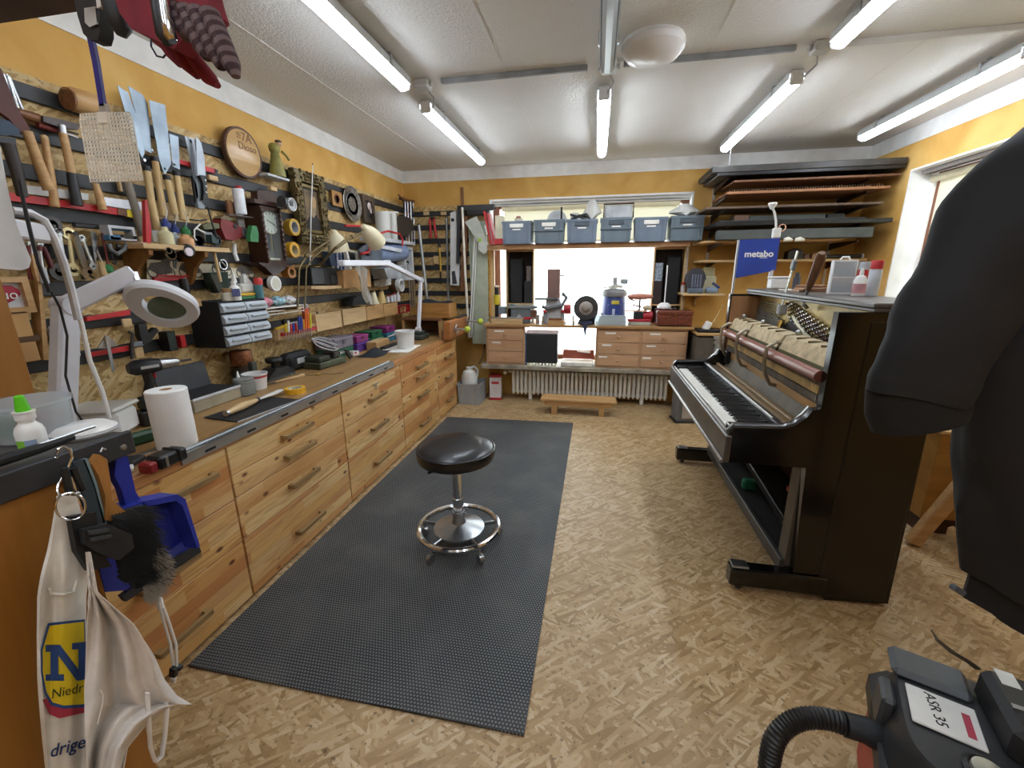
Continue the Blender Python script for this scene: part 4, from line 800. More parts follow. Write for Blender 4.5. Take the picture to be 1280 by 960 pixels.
cb = wt('cardboard_box', 'brown cardboard box with a crumpled clear bag', 'box', [('body', 'B', (272, 218, 440, 100), .14, CARD), ('flap', 'P', [(272, 100), (440, 100), (420, 90), (260, 92)], .12, M('c9a06c', .8), dict(off=.17))], off=.18)
b = MB(); p = at(390, 120, x=-1.98)
b.sheet(lambda u, v: (-1.98+.02*math.sin(9*u+6*v)+.03*v, p.y-.12+.2*u*(1-.75*v)+.1*v, p.z+.05-.3*v+.015*math.sin(12*u)), 16, 14, .001)
tag(b.o('plastic_bag', thin('crumpled_film', 'e4e0d8', .4, .2)), 'clear crumpled plastic bag hanging over the cardboard box', 'bag')
wt('white_sheets', 'crumpled white instruction leaflet on the panel', 'leaflet', [('p', 'P', [(468, 165), (580, 140), (582, 190), (520, 205), (470, 200)], .004, M('c9c8c4', .7, var=.15, sc=40))], off=.05)
wt('tape_roll', 'large white roll with brown core standing on the panel ledge', 'tape roll', [('tape', 'V', (650, 150, 656, 238), .05, WPL, dict(ri=.72)), ('core', 'V', (620, 158, 626, 238), .05, M('6b4a30', .7), dict(off=.075))], off=.13)
for i, (x, y) in enumerate(((468, 300), (520, 300))):
    wt('paper_cone', ['cream paper lamp bell lying above the brownish boxes', 'yellowish paper lamp bell beside the cream one'][i], 'bell', [('bell', 'C', (x, y+12, y-65), [(.05, 0), (.045, .15), (.03, .6), (.022, 1)], CREAM if i == 0 else M('d8bc7c', .6)), ('knob', 'S', (x, y-66), .014, M('b9a070', .5))], off=.1, zb=1.2)
wt('folded_cloth', 'black folded cloth lying on the wooden boxes', 'cloth', [('fold', 'P', [(320, 330), (330, 285), (380, 265), (440, 280), (450, 310), (425, 322)], .1, BLKM), ('fold_top', 'P', [(335, 290), (380, 268), (430, 280), (425, 292)], .09, M('25272a', .8), dict(off=.135))], off=.13)
for i, x in enumerate((560, 585, 605, 628)):
    wt('spool', ['thread-like white spool, nearest the paper bells', 'small white and red spool second from the paper bells', 'small white and red spool beside the tall white bottle', 'tall white bottle at the end of the wooden boxes'][i], 'spool' if i < 3 else 'bottle', [('body', 'C', (x, 308, 268-i*4), .018 if i < 3 else [(.026, 0), (.026, .6), (.01, 1)], M('d8d8dc', .4)), ('cap', 'C', (x, 270-i*4, 258-i*4), .012, RED if i < 3 else WPL)], off=.1, zb=1.195)
wt('wire_basket', 'small red wire basket beside the wooden boxes', 'basket', [('frame', 'F', (640, 385, 705, 320), (.006, .05), RED), ('bar', 'T', [(662, 322), (665, 384)], .003, RED), ('bar', 'T', [(684, 322), (686, 384)], .003, RED), ('bar', 'T', [(642, 352), (704, 350)], .003, RED)], off=.12)
for i, x in enumerate((700, 715, 730, 745)):
    wt('threaded_rod', 'steel rod hanging in a row below the grey shelf', 'rod', [('rod', 'T', [(x, 150), (x+10, 340)], .007, STEEL), ('tip', 'S', (x, 150), .009, IRON)], off=.05, group='steel rods below the grey shelf')
# drum machine with red bow
crop(380, 180)
dm = wt('drum_machine', 'grey-blue drum machine with red crank on the grey shelf', 'machine', [('drum', 'T', [(440, 720), (520, 730), (655, 720)], .085, M('7f8fb0', .45)), ('end_plate', 'P', [(370, 710), (400, 680), (450, 668), (520, 676), (525, 800), (470, 815), (390, 780)], .02, M('4e5662', .5), dict(off=.26)), ('top', 'P', [(490, 668), (655, 700), (650, 722), (510, 695)], .12, M('c3c6cc', .5), dict(off=.25)), ('crank', 'T', [(455, 665), (430, 720), (380, 732)], .012, RED, dict(off=.28)), ('hub', 'D', (440, 725), (.026, .03), BLK, dict(off=.29)), ('bow', 'T', [(275, 545), (400, 548), (470, 565), (492, 600), (560, 580), (640, 600), (658, 640), (655, 680)], .01, RED, dict(off=.25)), ('base', 'P', [(535, 830), (650, 806), (652, 895), (560, 900)], .15, M('9ca0a4', .5), dict(off=.24))], off=.14)
wt('control_panel', 'white cabinet with dark openings beside the drum machine', 'cabinet', [('frame', 'F', (668, 680, 738, 905), (.03, .1), M('c9cccc', .5)), ('back', 'B', (670, 690, 735, 900), .01, M('3a3c3e', .5), dict(off=.06)), ('shelf', 'B', (675, 792, 732, 802), .08, LGREY, dict(off=.14)), ('knob', 'S', (690, 790), .018, BLK, dict(off=.13))], off=.17)
# cream desk lamps on brass arms
BRZ = M('6f6042', .45, .7, var=.1)
def desk_lamp(lab, shade_pts, arm, arm2, x):
    ps = [('arm', 'T', arm, .007, BRZ), ('arm', 'T', arm2, .005, BRZ), ('joint', 'S', arm[len(arm)//2], .016, BRZ), ('shade', 'T', shade_pts, [.025, .056, .074, .08], CREAM), ('cap', 'S', shade_pts[0], .026, CREAM)]
    r = wt('desk_lamp', lab, 'lamp', ps, w=('X', x), off=0)
    MB().tube([(0, 0, 0), (0, (x-XL)*.5, -.01), (0, x-XL-.037, 0)] if x < -1.9 else [(0, 0, 0), (-.03, .12, -.12), (-.04, x-XL-.037, -.16)], .009, 8).o('wall_arm', BRZ, r); return r
nocrop()
desk_lamp('cream lamp shade on a brass arm over the white magazines', [(418, 291), (419.5, 297), (422, 305), (424, 314)], [(372, 385), (374, 335), (383, 320), (412, 300)], [(381, 386), (383, 334), (392, 322), (412, 305)], -2.0)
desk_lamp('cream lamp shade tilted above the drum machine', [(455, 284), (459, 289), (465, 296), (471, 303)], [(420, 309), (430, 301), (440, 296), (452, 290)], [(421, 311), (432, 303), (444, 297), (453, 292)], -1.84)
wt('antenna_rod', 'thin white rod standing upright in front of the gilt frame', 'rod', [('rod', 'T', [(391, 206), (389, 260), (387.5, 335)], .004, WPL), ('tip', 'S', (391, 205), .006, BRASS)], off=.12)
# ------------------------------------------------------------ things on the workbench
crop(220, 320)
p = at(555, 920-560, z=ZB); nocrop()
p = on(219, 560, Z=ZB); pt = thing('paper_towel', 'roll of white paper towel standing on the workbench', 'paper towel', (p.x-.02, p.y+.03, ZB))
b = MB(); b.lathe([(.022, 0), (.068, 0), (.07, .004), (.07, .236), (.067, .24), (.022, .24), (.022, 0)], n=36); b.o('roll', M('eeeeec', .9, var=.02, bump=.25), pt)
b = MB(); b.lathe([(.018, .001), (.022, .001), (.022, .2395), (.018, .2395), (.018, .001)], n=24); b.o('core', CARD, pt)
# cordless drill
dr = thing('cordless_drill', 'black cordless drill standing behind the paper towel', 'drill', (-2.04, 1.6, ZB+.0705), 1.25); DZ = thing('drill_charger', 'black charger block under the cordless drill', 'charger', (-2.04, 1.6, ZB), 1.25); MB().bb(-.09, .05, -.05, .05, 0, .07, .006).o('body', BLK, DZ); MB().bb(-.06, .02, -.051, -.05, .02, .05).o('label', DGREY, DZ)
b = MB(); b.tube([(-.085, 0, .2), (-.06, 0, .2), (.0, 0, .2), (.035, 0, .2)], [.022, .036, .036, .03], 14); b.o('motor_housing', M('20242a', .45), dr)
b = MB(); b.tube([(.035, 0, .2), (.06, 0, .2), (.062, 0, .2), (.1, 0, .2), (.115, 0, .2)], [.028, .027, .024, .022, .012], 14); b.o('chuck', STEEL, dr)
b = MB(); b.tube([(-.02, 0, .185), (-.018, 0, .12), (-.035, 0, .06)], [.021, .019, .022], 12); b.o('grip', BLK, dr)
MB().bb(-.075, .02, -.036, .036, 0, .06, .01).o('battery', M('191b1d', .5), dr); MB().bb(-.002, .012, -.009, .009, .14, .165, .004).o('trigger', RED, dr)
MB().cyl((.115, 0, .2), (.17, 0, .2), .005).o('bit', IRON, dr); MB().bb(-.05, .02, -.0375, -.0355, .195, .208).o('emblem', LGREY, dr)
# open tool case
oc = thing('tool_case', 'open case with black lid beside the drill', 'case', (-2.09, 1.86, ZB), H90)
b = MB(); ring_frame(b, -.15, .15, 0, 0, 0, 0, 0) if False else b.bb(-.15, .15, -.12, .1, 0, .07, .004); b.o('tray', M('9a9078', .6), oc)
MB().box((0, .085, .135), (.3, .012, .15), (-.2, 0, 0), .004).o('lid', M('2c2e33', .5), oc); MB().bb(-.14, .14, -.11, .09, .07, .074).o('foam', BLKM, oc); MB().bb(-.152, .152, -.124, -.119, .06, .075, .002).o('edge', LGREY, oc)
# jar, bucket, bottle
crop(220, 320)
p = bench(290, 905); p.x = -1.99; p.y = 2.06; jr = thing('glass_jar', 'clip-top glass jar with dark content', 'jar', p)
b = MB(); b.lathe([(.05, 0), (.056, .006), (.056, .07), (.05, .08), (.05, .088), (.046, .088), (.046, .08), (.052, .07), (.052, .008), (0, .006)], n=28); b.o('glass', thin('jar_glass', 'c8ccc8', .3), jr)
b = MB(); b.lathe([(0, .008), (.05, .008), (.05, .06), (0, .062)], n=24); b.o('content', M('3a332c', .7), jr)
b = MB(); b.lathe([(.052, .09), (.054, .094), (.05, .102), (0, .106)], n=28); b.o('lid', thin('jar_lid', 'c8ccc8', .4), jr); b = MB(); b.ring((0, 0, .084), .054, .0025, 'z'); b.o('clasp_ring', STEEL, jr)
b = MB(); b.tube([(.054, 0, .084), (.066, 0, .07), (.066, 0, .1), (.054, 0, .1)], .002, 6); b.o('clasp', STEEL, jr)
p = bench(425, 850); bk = thing('tub', 'white and red plastic tub behind the small glue bottle', 'tub', (-2.03, 2.19, ZB))
b = MB(); b.lathe([(.055, 0), (.068, .09), (.072, .092), (.072, .098), (.066, .098), (.053, .004), (0, .004)], n=28); b.o('body', M('d9d8d6', .4, var=.04), bk)
b = MB(); b.lathe([(.0585, .03), (.0675, .085)], n=28)
b2 = MB(); b2.add(b.v[:28*2], [f for i, f in enumerate(b.f[:28]) if i in range(22, 28) or i < 4]); b2.o('print', M('a8262e', .5, var=.2), bk)
p = bench(428, 880, -2.02); gb = thing('glue_bottle', 'small glue bottle with red print and white nozzle', 'bottle', p)
b = MB(); b.lathe([(.02, 0), (.022, .004), (.022, .075), (.014, .085), (.009, .09), (.009, .1)], n=20); b.o('body', M('cfcfd2', .4, var=.05), gb); b = MB(); b.lathe([(.0225, .02), (.0225, .055)], n=20); b.o('label', M('b03038', .5, var=.25), gb)
b = MB(); b.lathe([(.01, .1), (.008, .11), (.003, .14), (0, .14)], n=14); b.o('nozzle', WPL, gb)
# black tablet with wooden knife, tape roll
td = thing('black_tablet', 'flat black slate board lying at the worktop edge', 'board', (-1.73, 1.83, ZB), H90-.12)
MB().bb(-.19, .19, -.11, .11, 0, .008, .003).o('board', M('26272a', .5), td); MB().bb(-.19, .19, -.111, -.107, .001, .007, .001).o('edge', LGREY, td)
kn = thing('putty_knife', 'knife with round pale wooden handle on the slate board', 'knife', (-1.76, 1.83, ZB+.008), H90+.1)
b = MB(); b.tube([(-.15, 0, .02), (-.13, 0, .02), (-.05, 0, .022), (.02, 0, .02), (.06, 0, .02)], [.014, .015, .02, .015, .012], 14); b.o('handle', LIGHTW, kn)
MB().tube([(-.165, 0, .02), (-.15, 0, .02)], .015, 14).o('pommel', STEEL, kn); MB().tube([(.06, 0, .02), (.075, 0, .02)], .0135, 14).o('ferrule', BLK, kn)
b = MB(); b.prism([(.075, -.01), (.2, -.03), (.27, -.02), (.28, 0), (.27, .015), (.075, .01)], .018, .021, 'xy'); b.o('blade', WPL, kn)
tr = thing('tape_roll', 'yellow masking tape roll lying on the worktop', 'tape roll', (-1.73, 2.15, ZB))
b = MB(); b.lathe([(.04, 0), (.058, 0), (.058, .03), (.04, .03), (.04, 0)], n=32); b.o('tape', M('e0a92a', .5, var=.04), tr); b = MB(); b.lathe([(.037, 0), (.04, 0), (.04, .03), (.037, .03), (.037, 0)], n=32); b.o('core', M('d8d0b8', .6), tr)
p = bench(730, 770); b = MB(); b.sheet(lambda u, v: (-.05+.1*u, -.05+.1*v, .001+.006*u*u), 6, 2, .0006); o = b.o('sticky_note', M('6fc4c8', .7, var=.03)); o.location = p; o.rotation_euler = (0, 0, .5); tag(o, 'turquoise sticky note on the worktop', 'note')
# copper winding, black tools along the panel foot
p = bench(465, 770, -2.13); cp = thing('copper_coil', 'copper-wound motor part standing at the panel', 'motor part', (-2.18, 2.27, ZB))
b = MB(); b.lathe([(.055, 0), (.06, .01), (.06, .12), (.05, .13)], n=24); b.o('body', M('54463a', .5, .4, var=.3), cp); b = MB(); b.lathe([(.061, .13), (.063, .14), (.063, .21), (.058, .22), (0, .22)], n=24); b.o('winding', M('8a5a3c', .4, .6, var=.25, sc=60), cp)
b = MB(); b.lathe([(.066, .06), (.068, .07), (.068, .085), (.066, .095)], n=24); b.o('ring', IRON, cp); MB().bb(.05, .09, -.02, .02, 0, .15, .005).o('bracket', M('3c4038', .5), cp)
def lump(name, lab, cat, x, y, dims, mt, rz=H90, parts=()):
    t = thing(name, lab, cat, (x, y, ZB), rz); b = MB(); b.bb(-dims[0]/2, dims[0]/2, -dims[1]/2, dims[1]/2, 0, dims[2], min(dims)*.25); b.o('body', mt, t)
    for pn, bx, m_ in parts: MB().bb(*bx, .004).o(pn, m_, t)
    return t
sd = thing('orbital_sander', 'black palm sander with round knob at the panel foot', 'sander', (-2.12, 2.47, ZB), H90)
b = MB(); b.prism([(-.12, 0), (.12, 0), (.13, .03), (.06, .07), (-.05, .07), (-.13, .02)], -.05, .05); b.o('body', BLK, sd); b = MB(); b.lathe([(.02, .07), (.02, .1), (.05, .105), (.055, .12), (.05, .135), (0, .14)], n=20); b.o('knob', BLK, sd); MB().bb(-.14, .13, -.055, .055, 0, .012, .003).o('sole', IRON, sd)
lump('router_case', 'black tool bag with clasp at the panel foot', 'bag', -2.15, 2.72, (.26, .1, .13), M('1d1f20', .7), parts=[('clasp', (-.05, .05, -.056, -.05, .05, .09), LGREY), ('strap', (-.12, -.09, -.055, -.05, .0, .1), BLK), ('strap', (.08, .11, -.055, -.05, .0, .1), BLK)])
p = bench(740, 720, -1.98); wd = thing('wooden_spatula', 'short wooden-handled tool lying before the sander', 'tool', (-1.97, p.y, ZB), 1.2)
b = MB(); b.tube([(-.1, 0, .008), (.02, 0, .01), (.1, 0, .012)], [.004, .008, .014], 10, flat=.6); b.o('handle', LIGHTW, wd); MB().cyl((-.2, 0, .004), (-.1, 0, .006), .004, n=8).o('shank', IRON, wd)
p = bench(550, 858); o = MB().prism([(-.06, -.015), (.03, -.018), (.07, 0), (.03, .015), (-.05, .012)], 0, .012, 'xy').o('black_clip', BLK); o.location = p; o.rotation_euler = (0, 0, 1.3); tag(o, 'small black clip lying alone on the worktop', 'clip')
p = bench(950, 795, -1.9); o = thing('wire_plug', 'small brass plug with thin wires on the worktop', 'plug', p, .9); MB().cyl((-.02, 0, .007), (.02, 0, .007), .007).o('plug', BRASS, o); MB().tube([(-.02, 0, .006), (-.06, .02, .003), (-.05, .06, .003), (-.1, .07, .003)], .0015, 5).o('wire', IRON, o); MB().tube([(.02, 0, .006), (.06, -.03, .003), (.15, -.06, .003)], .0015, 5).o('wire', IRON, o)
# green cast-iron vise with cable
vs = thing('machine_vise', 'olive green cast iron vise with a grey cable loop', 'vise', (-2.02, 2.88, ZB), H90-.1)
GRN = M('4a4e3a', .5, .3, var=.2)
MB().bb(-.16, .14, -.09, .07, 0.0005, .05, .008).o('base', GRN, vs); MB().bb(-.15, -.03, -.08, .06, .05, .09, .008).o('fixed_jaw', M('3c4034', .5, .4), vs); MB().bb(.03, .1, -.06, .05, .05, .1, .008).o('sliding_jaw', IRON, vs)
b = MB(); b.tube([(.14, -.02, .07), (.2, -.02, .07)], .012); b.o('spindle', STEEL, vs); b = MB(); b.prism([(.19, .09), (.23, .085), (.28, .012), (.25, .004)], -.04, -.02); b.o('lever', IRON, vs)
b = MB()
pts = []
for k in range(60): a_ = k*.32; pts.append((.02+(.09+.02*math.sin(k*.7))*math.cos(a_), .0+.07*math.sin(a_)+.01*math.sin(k), .11+.05+.05*math.sin(a_*.9)))
b.tube(pts, .005, 6); b.o('cable', LGREY, vs)
wt('foot_rod', 'thin grey rod standing between rack and vise', 'rod', [('rod', 'T', [(420, 410), (423, 440)], .004, STEEL), ('tip', 'S', (420, 410), .006, IRON)], w=('X', -2.05), off=0) if False else None
# coloured boxes behind
crop(380, 320)
for i, (lab, y, dx, dz, z0, c) in enumerate((('grey flat plastic box at the panel foot', 3.22, .28, .09, .075, '77727c'), ('dark green flat box under the grey one', 3.75, .26, .05, .085, '2d6a4a') if False else ('dark green flat box in front of the purple boxes', 3.22, .26, .07, 0, '2d5a44'), ('magenta plastic box in the row at the panel foot', 3.52, .2, .06, .08, '8a3a74'), ('violet plastic box under the magenta one', 3.52, .22, .075, 0, '5a3a84'), ('green plastic box in the row at the panel foot', 3.79, .22, .08, 0, '2a6a4c'), ('deep green plastic box on top of the green one', 3.79, .2, .06, .084, '1f5a40'), ('teal plastic box in the row at the panel foot', 4.08, .2, .09, 0, '2f6a80'), ('plum plastic box on top of the teal one', 4.08, .2, .06, .094, '7a2c66'))):
    x = -2.15
    t = thing('parts_box', lab, 'box', (x, y, ZB+z0), H90, None); MB().bb(-dx/2, dx/2, -.09, .09, 0, dz*.75, .004).o('box', M(c, .4), t); MB().bb(-dx/2-.003, dx/2+.003, -.093, .093, dz*.75, dz, .004).o('lid', M(shade(c, 1.12), .35), t); MB().bb(-.025, .025, -.097, -.09, dz*.45, dz*.85, .002).o('latch', M(shade(c, .8), .4), t)
t = thing('wooden_tray', 'low pale wooden box in front of the green boxes', 'box', (-1.99, 3.66, ZB), H90+.05); MB().bb(-.14, .14, -.05, .05, 0, .075, .004).o('box', BEECH, t); MB().bb(-.135, .135, -.045, .045, .075, .077).o('lid', LIGHTW, t)
wt('power_strip', 'white power strip on the worktop near the vise', 'power strip', [('body', 'P', [(320, 578), (360, 573), (364, 598), (326, 606)], .05, WPL), ('switch', 'P', [(332, 583), (345, 582), (346, 592), (334, 594)], .005, RED, dict(off=.002))], w=('X', -2.0), off=0, zb=ZB)
b = MB(); P = [bench(330, 600), bench(400, 590), bench(440, 578), bench(490, 572), bench(540, 560)]; b.tube([(max(q.x, -1.95), q.y, ZB+.006) for q in P], .005, 6); tag(b.o('white_cable', WPL), 'white cable running along the worktop to the power strip', 'cable')
# cloth, sheet, bucket, black bar
b = MB(); p = Vector((-1.90, 3.36, ZB))
def clothf(u, v):
    r = math.hypot(u-.5, v-.5)*2
    return (p.x+.02-.1+.2*u+.02*math.sin(5*v), p.y-.16+.34*v, ZB+.003+.055*max(0, 1-r*1.05)**.8+.006*abs(math.sin(9*u+4*v))*max(0, 1-r))
b.sheet(clothf, 18, 22); tag(b.o('black_cloth', M('1f2329', .9)), 'small dark cloth heap on the worktop', 'cloth')
o = MB().bb(-.14, .14, -.2, .2, 0, .003).o('paper_sheet', PAPER); p = bench(620, 625); o.location = (p.x-.0, p.y+.06, ZB); o.rotation_euler = (0, 0, .12); tag(o, 'white paper sheet under the white bucket', 'paper')
p = bench(665, 622); bk = thing('bucket', 'white plastic bucket with printed label and wire handle', 'bucket', (p.x, p.y+.05, ZB+.003))
b = MB(); b.lathe([(.068, 0), (.074, .005), (.086, .15), (.093, .152), (.093, .165), (.086, .165), (.07, .006), (0, .006)], n=36); b.o('pail', M('e4e4e2', .4, var=.02), bk)
b = MB(); b.lathe([(.07+.015*.35, .03), (.07+.015*.8, .12)], n=36); b2 = MB(); b2.add(b.v, [f for i, f in enumerate(b.f[:36]) if i > 27 or i < 3]); b2.o('label', M('c9a8a0', .5, var=.35, sc=30), bk)
b = MB(); b.lathe([(.0785, .06), (.08, .085)], n=36); b2 = MB(); b2.add(b.v, [f for i, f in enumerate(b.f[:36]) if i > 30]); b2.o('red_print', RED, bk)
b = MB(); b.tube([(-.02, -.092, .15), (-.11, -.1, .12), (-.15, -.05, .11), (-.13, .0, .12), (-.09, .02, .15)], .004, 6); b.o('handle', WPL, bk)
bb_ = thing('black_bar', 'flat black spirit level lying behind the bucket', 'bar', (-1.9, 3.84, ZB), H90-.05); MB().bb(-.26, .26, -.03, .03, 0, .022, .004).o('bar', BLK, bb_); MB().bb(-.25, -.24, -.031, .031, .002, .0225, .001).o('end', DGREY, bb_)
# white tub and black parts at the near end of the bench
nocrop()
tb_ = thing('tub', 'white plastic tub with lid behind the hanging lamp cable', 'tub', (-2.11, 1.4, ZB), .4)
b = MB(); b.bb(-.1, .1, -.08, .08, 0, .12, .02); b.o('body', M('dcdcda', .4, var=.04), tb_); MB().bb(-.108, .108, -.088, .088, .115, .135, .008).o('lid', MILKY, tb_); MB().bb(-.06, .07, -.0815, -.0795, .03, .09).o('print', M('b8c4d8', .5, var=.3, sc=30), tb_)
for lab, x, y, d, mt, rz in (('dark green cylinder lying before the white tub', -1.86, 1.3, (.2, .05, .05), M('24442c', .5), 1.3), ('black flat box lying before the paper towel', -1.72, 1.16, (.14, .07, .02), BLK, .3), ('long steel ruler lying beside the paper towel', -1.72, 1.27, (.3, .03, .004), STEEL, 1.3), ('white plastic sheet piece near the worktop edge', -1.66, 1.08, (.13, .05, .015), WPL, .9)):
    t = MB().bb(-d[0]/2, d[0]/2, -d[1]/2, d[1]/2, 0, d[2], d[2]*.2).o(lab.split()[1]+'_piece', mt); t.location = (x, y, ZB); t.rotation_euler = (0, 0, rz); tag(t, lab, 'box' if 'box' in lab else ('ruler' if 'ruler' in lab else 'piece'))
bpy.data.objects['flat_piece'].name = 'flat_box'; bpy.data.objects['green_piece'].name = 'green_cylinder'; bpy.data.objects['steel_piece'].name = 'steel_ruler'; bpy.data.objects['plastic_piece'].name = 'plastic_sheet'
sc = thing('saw_clamp', 'black clamp with red end gripping the near end of the guide rail', 'clamp', (XF+.012, 1.19, ZB), H90)
MB().bb(-.05, .06, -.03, .04, .0005, .05, .008).o('body', M('18191b', .35), sc); MB().bb(-.085, -.052, -.025, .03, .0005, .04, .006).o('end_piece', M('8a1e22', .45), sc); MB().bb(-.03, -.02, -.032, -.03, .005, .045, .0005).o('stripe', STEEL, sc); MB().bb(.02, .032, -.036, .042, .005, .055, .003).o('lever', BLK, sc)
# ------------------------------------------------------------ lamps with arms
WH2 = M('dcdde4', .35, var=.03)
ml = thing('magnifier_lamp', 'white magnifying lamp on a square post and jointed arm', 'lamp', (-2.02, 1.0, ZB))
def lp(px, py, x, dy=0): q = on(px, py, X=x); return Vector((q.x+2.02, q.y-1.0, q.z-ZB))
A = lp(60, 505, -2.02); B = lp(83, 382, -2.02); ml.location.y += A.y; ml.location.z = ZB
B = B-Vector((0, A.y, 0)); A = Vector((0, 0, 0))
def beam(b, p, q, w, h, up=(0, 0, 1)):
    d = (q-p).normalized(); u = Vector(up); u = (u-d*u.dot(d)).normalized(); s_ = d.cross(u)
    T = Matrix.Translation((p+q)/2) @ Matrix((d, s_, u)).transposed().to_4x4(); L = (q-p).length/2
    b.bb(-L, L, -w/2, w/2, -h/2, h/2, min(w, h)*.15, T)
oy = ml.location.y
def P2(px, py, x): q = on(px, py, X=x); return Vector((q.x+2.02, q.y-oy, q.z-ZB))
b = MB(); beam(b, Vector((0, 0, .03)), B, .072, .06, (1, 0, 0)); b.o('post', WH2, ml)
C_ = P2(168, 341, -1.9); b = MB(); beam(b, B, C_, .05, .07); b.o('arm', WH2, ml)
b = MB(); b.cyl(B-Vector((0.035, 0, 0)), B+Vector((.035, 0, 0)), .036); b.o('joint', M('c9cad0', .4), ml)
b = MB(); b.cyl((0, 0, 0), (0, 0, .0005), .001) if False else b.lathe([(.05, 0), (.05, .02), (.03, .03)]); b.o('foot', WH2, ml)
Hc = P2(209, 385, -1.84); Hm = P2(172, 353, -1.88)
b = MB(); beam(b, C_, Hm, .02, .03); b.o('neck', STEEL, ml)
# magnifier head: an oval ring tilted toward the bench with a lens
nrm = Vector((.45, -.55, -.65)).normalized(); ax = (P2(248, 405, -1.84)-P2(168, 352, -1.88)).normalized(); ax = (ax-nrm*ax.dot(nrm)).normalized(); ay = nrm.cross(ax)
TH = Matrix.Translation(Hc) @ Matrix((ax, ay, nrm)).transposed().to_4x4()
def oval(b, prof, sx=1.45, n=40):
    vs = []; fs = []
    for r, h in prof:
        for k in range(n):
            a_ = 2*math.pi*k/n; vs.append((r*math.cos(a_)*(sx if math.cos(a_) < 0 else 1.05), r*math.sin(a_), h))
    m_ = len(prof)
    for i in range(m_-1):
        for k in range(n): fs.append((i*n+k, i*n+(k+1) % n, (i+1)*n+(k+1) % n, (i+1)*n+k))
    b.add(vs, fs, TH); return b
oval(MB(), [(.066, .014), (.106, .018), (.113, .005), (.11, -.024), (.096, -.038), (.066, -.036), (.066, .014)]).o('head', M('cfd0d4', .35, var=.03), ml)
b = MB(); b.lathe([(0, -.008), (.067, -.004), (.067, .002), (0, .008)], n=32, T=TH); b.o('lens', M('5a6a5c', .08, var=.15), ml)
cb2 = MB(); cb2.tube([P2(86, 345, -1.95), P2(92, 370, -1.93), P2(102, 405, -1.93), P2(112, 450, -1.93), P2(128, 490, -1.93), P2(137, 523, -1.93)], .008, 8); cb2.o('cable', WPL, ml)
cb2 = MB(); cb2.tube([P2(62, 360, -1.96), P2(75, 385, -1.96), P2(84, 420, -1.96), P2(82, 470, -1.95), P2(95, 515, -1.93), P2(104, 527, -1.92)], .004, 8); cb2.o('black_cable', BLK, ml)
wl = thing('led_lamp', 'white jointed desk lamp arm clamped beside the bench vise', 'lamp', (-1.84, 4.12, ZB))
def P3(px, py, x): q = on(px, py, X=x); return Vector((q.x+1.84, q.y-4.12, q.z-ZB))
a0, a1, a2, a3 = P3(523, 412, -1.84), P3(526, 350, -1.84), P3(484, 329, -1.84), P3(426, 329, -1.84)
wl.location.y = 4.12+a0.y; a1.y -= a0.y; a2.y -= a0.y; a3.y -= a0.y; a0.y = 0
b = MB(); beam(b, a0+Vector((0, 0, -.02)), a1, .035, .035, (0, 1, 0)); b.o('arm', WH2, wl); b = MB(); beam(b, a1, a2, .035, .04); b.o('arm', WH2, wl); b = MB(); beam(b, a2, a3, .055, .045); b.o('head', WH2, wl)
for q in (a0, a1, a2): MB().cyl(q-Vector((.026, 0, 0)), q+Vector((.026, 0, 0)), .028).o('joint', M('c9cad0', .4), wl)
MB().bb(-.09, .08, -.12, .12, 0, .05, .012).o('base', M('39403a', .5), wl); MB().bb(-.05, .05, -.05, .07, .05, a0.z-.015, .008).o('base_clamp', M('39403a', .5), wl)
# ------------------------------------------------------------ vise end of the bench
rs = thing('wooden_riser', 'open wooden riser box on the window end of the bench', 'riser', (-1.86, 4.62, ZB))
MB().bb(-.25, .22, -.2, .2, .175, .2, .003).o('top', BROWNW, rs)
for x in (-.23, .2): MB().bb(x-.015, x+.015, -.19, .19, 0, .175).o('side', BEECH, rs)
MB().bb(-.215, .185, .17, .18, 0, .175).o('back', BROWNW, rs)
bx = thing('wooden_box', 'honey-coloured wooden box on the riser', 'box', (-1.76, 4.6, ZB+.2)); hm = wood('honey_box', 'bf8a48', '9c6a30', 0, 1)
MB().bb(-.18, .2, -.13, .13, 0, .15, .003).o('body', hm, bx); MB().bb(-.182, .202, -.132, .132, .15, .158, .002).o('lid', hm, bx); MB().cyl((.01, -.13, .08), (.01, -.133, .08), .006).o('keyhole', BRASS, bx)
b = MB(); b.sheet(lambda u, v: (-1.76-.17+.36*u, 4.5+.2*v, ZB+.362+.05*math.sin(math.pi*v)*(.6+.4*math.sin(6*u+1))*math.sin(math.pi*u)**.5), 20, 10); tag(b.o('black_cloth', M('1c2028', .9)), 'dark cloth lying on the honey-coloured box', 'cloth')
tv = thing('end_vise', 'wooden bench vise jaw with handwheel and tennis ball knobs', 'vise', (-1.5, 4.54, ZB), H90)
MB().bb(-.36, .37, -.04, .03, .005, .19, .006).o('jaw', wood('jaw_wood', 'b8763c', '8f5526', 0, 1), tv); MB().bb(-.36, .37, .03, .06, .0, .1, .003).o('rear_jaw', BROWNW, tv)
for x, z, l_ in ((-.22, .1, .13), (.2, .14, .16)):
    MB().cyl((x, -.04, z), (x, -.04-l_, z), .012).o('screw', STEEL, tv); b = MB(); b.ring((x, -.07, z), .05, .006); b.o('handwheel', STEEL, tv)
    b = MB(); b.tube([(x-.05, -.07, z), (x+.05, -.07, z)], .004, 6); b.o('spoke', STEEL, tv); MB().sph((x, -.04-l_-.015, z), .034, 18).o('tennis_ball', M('b9c84a', .9, var=.08), tv)
MB().bb(.05, .38, -.03, .03, .19, .2, .002).o('steel_bar', DGREY, tv)
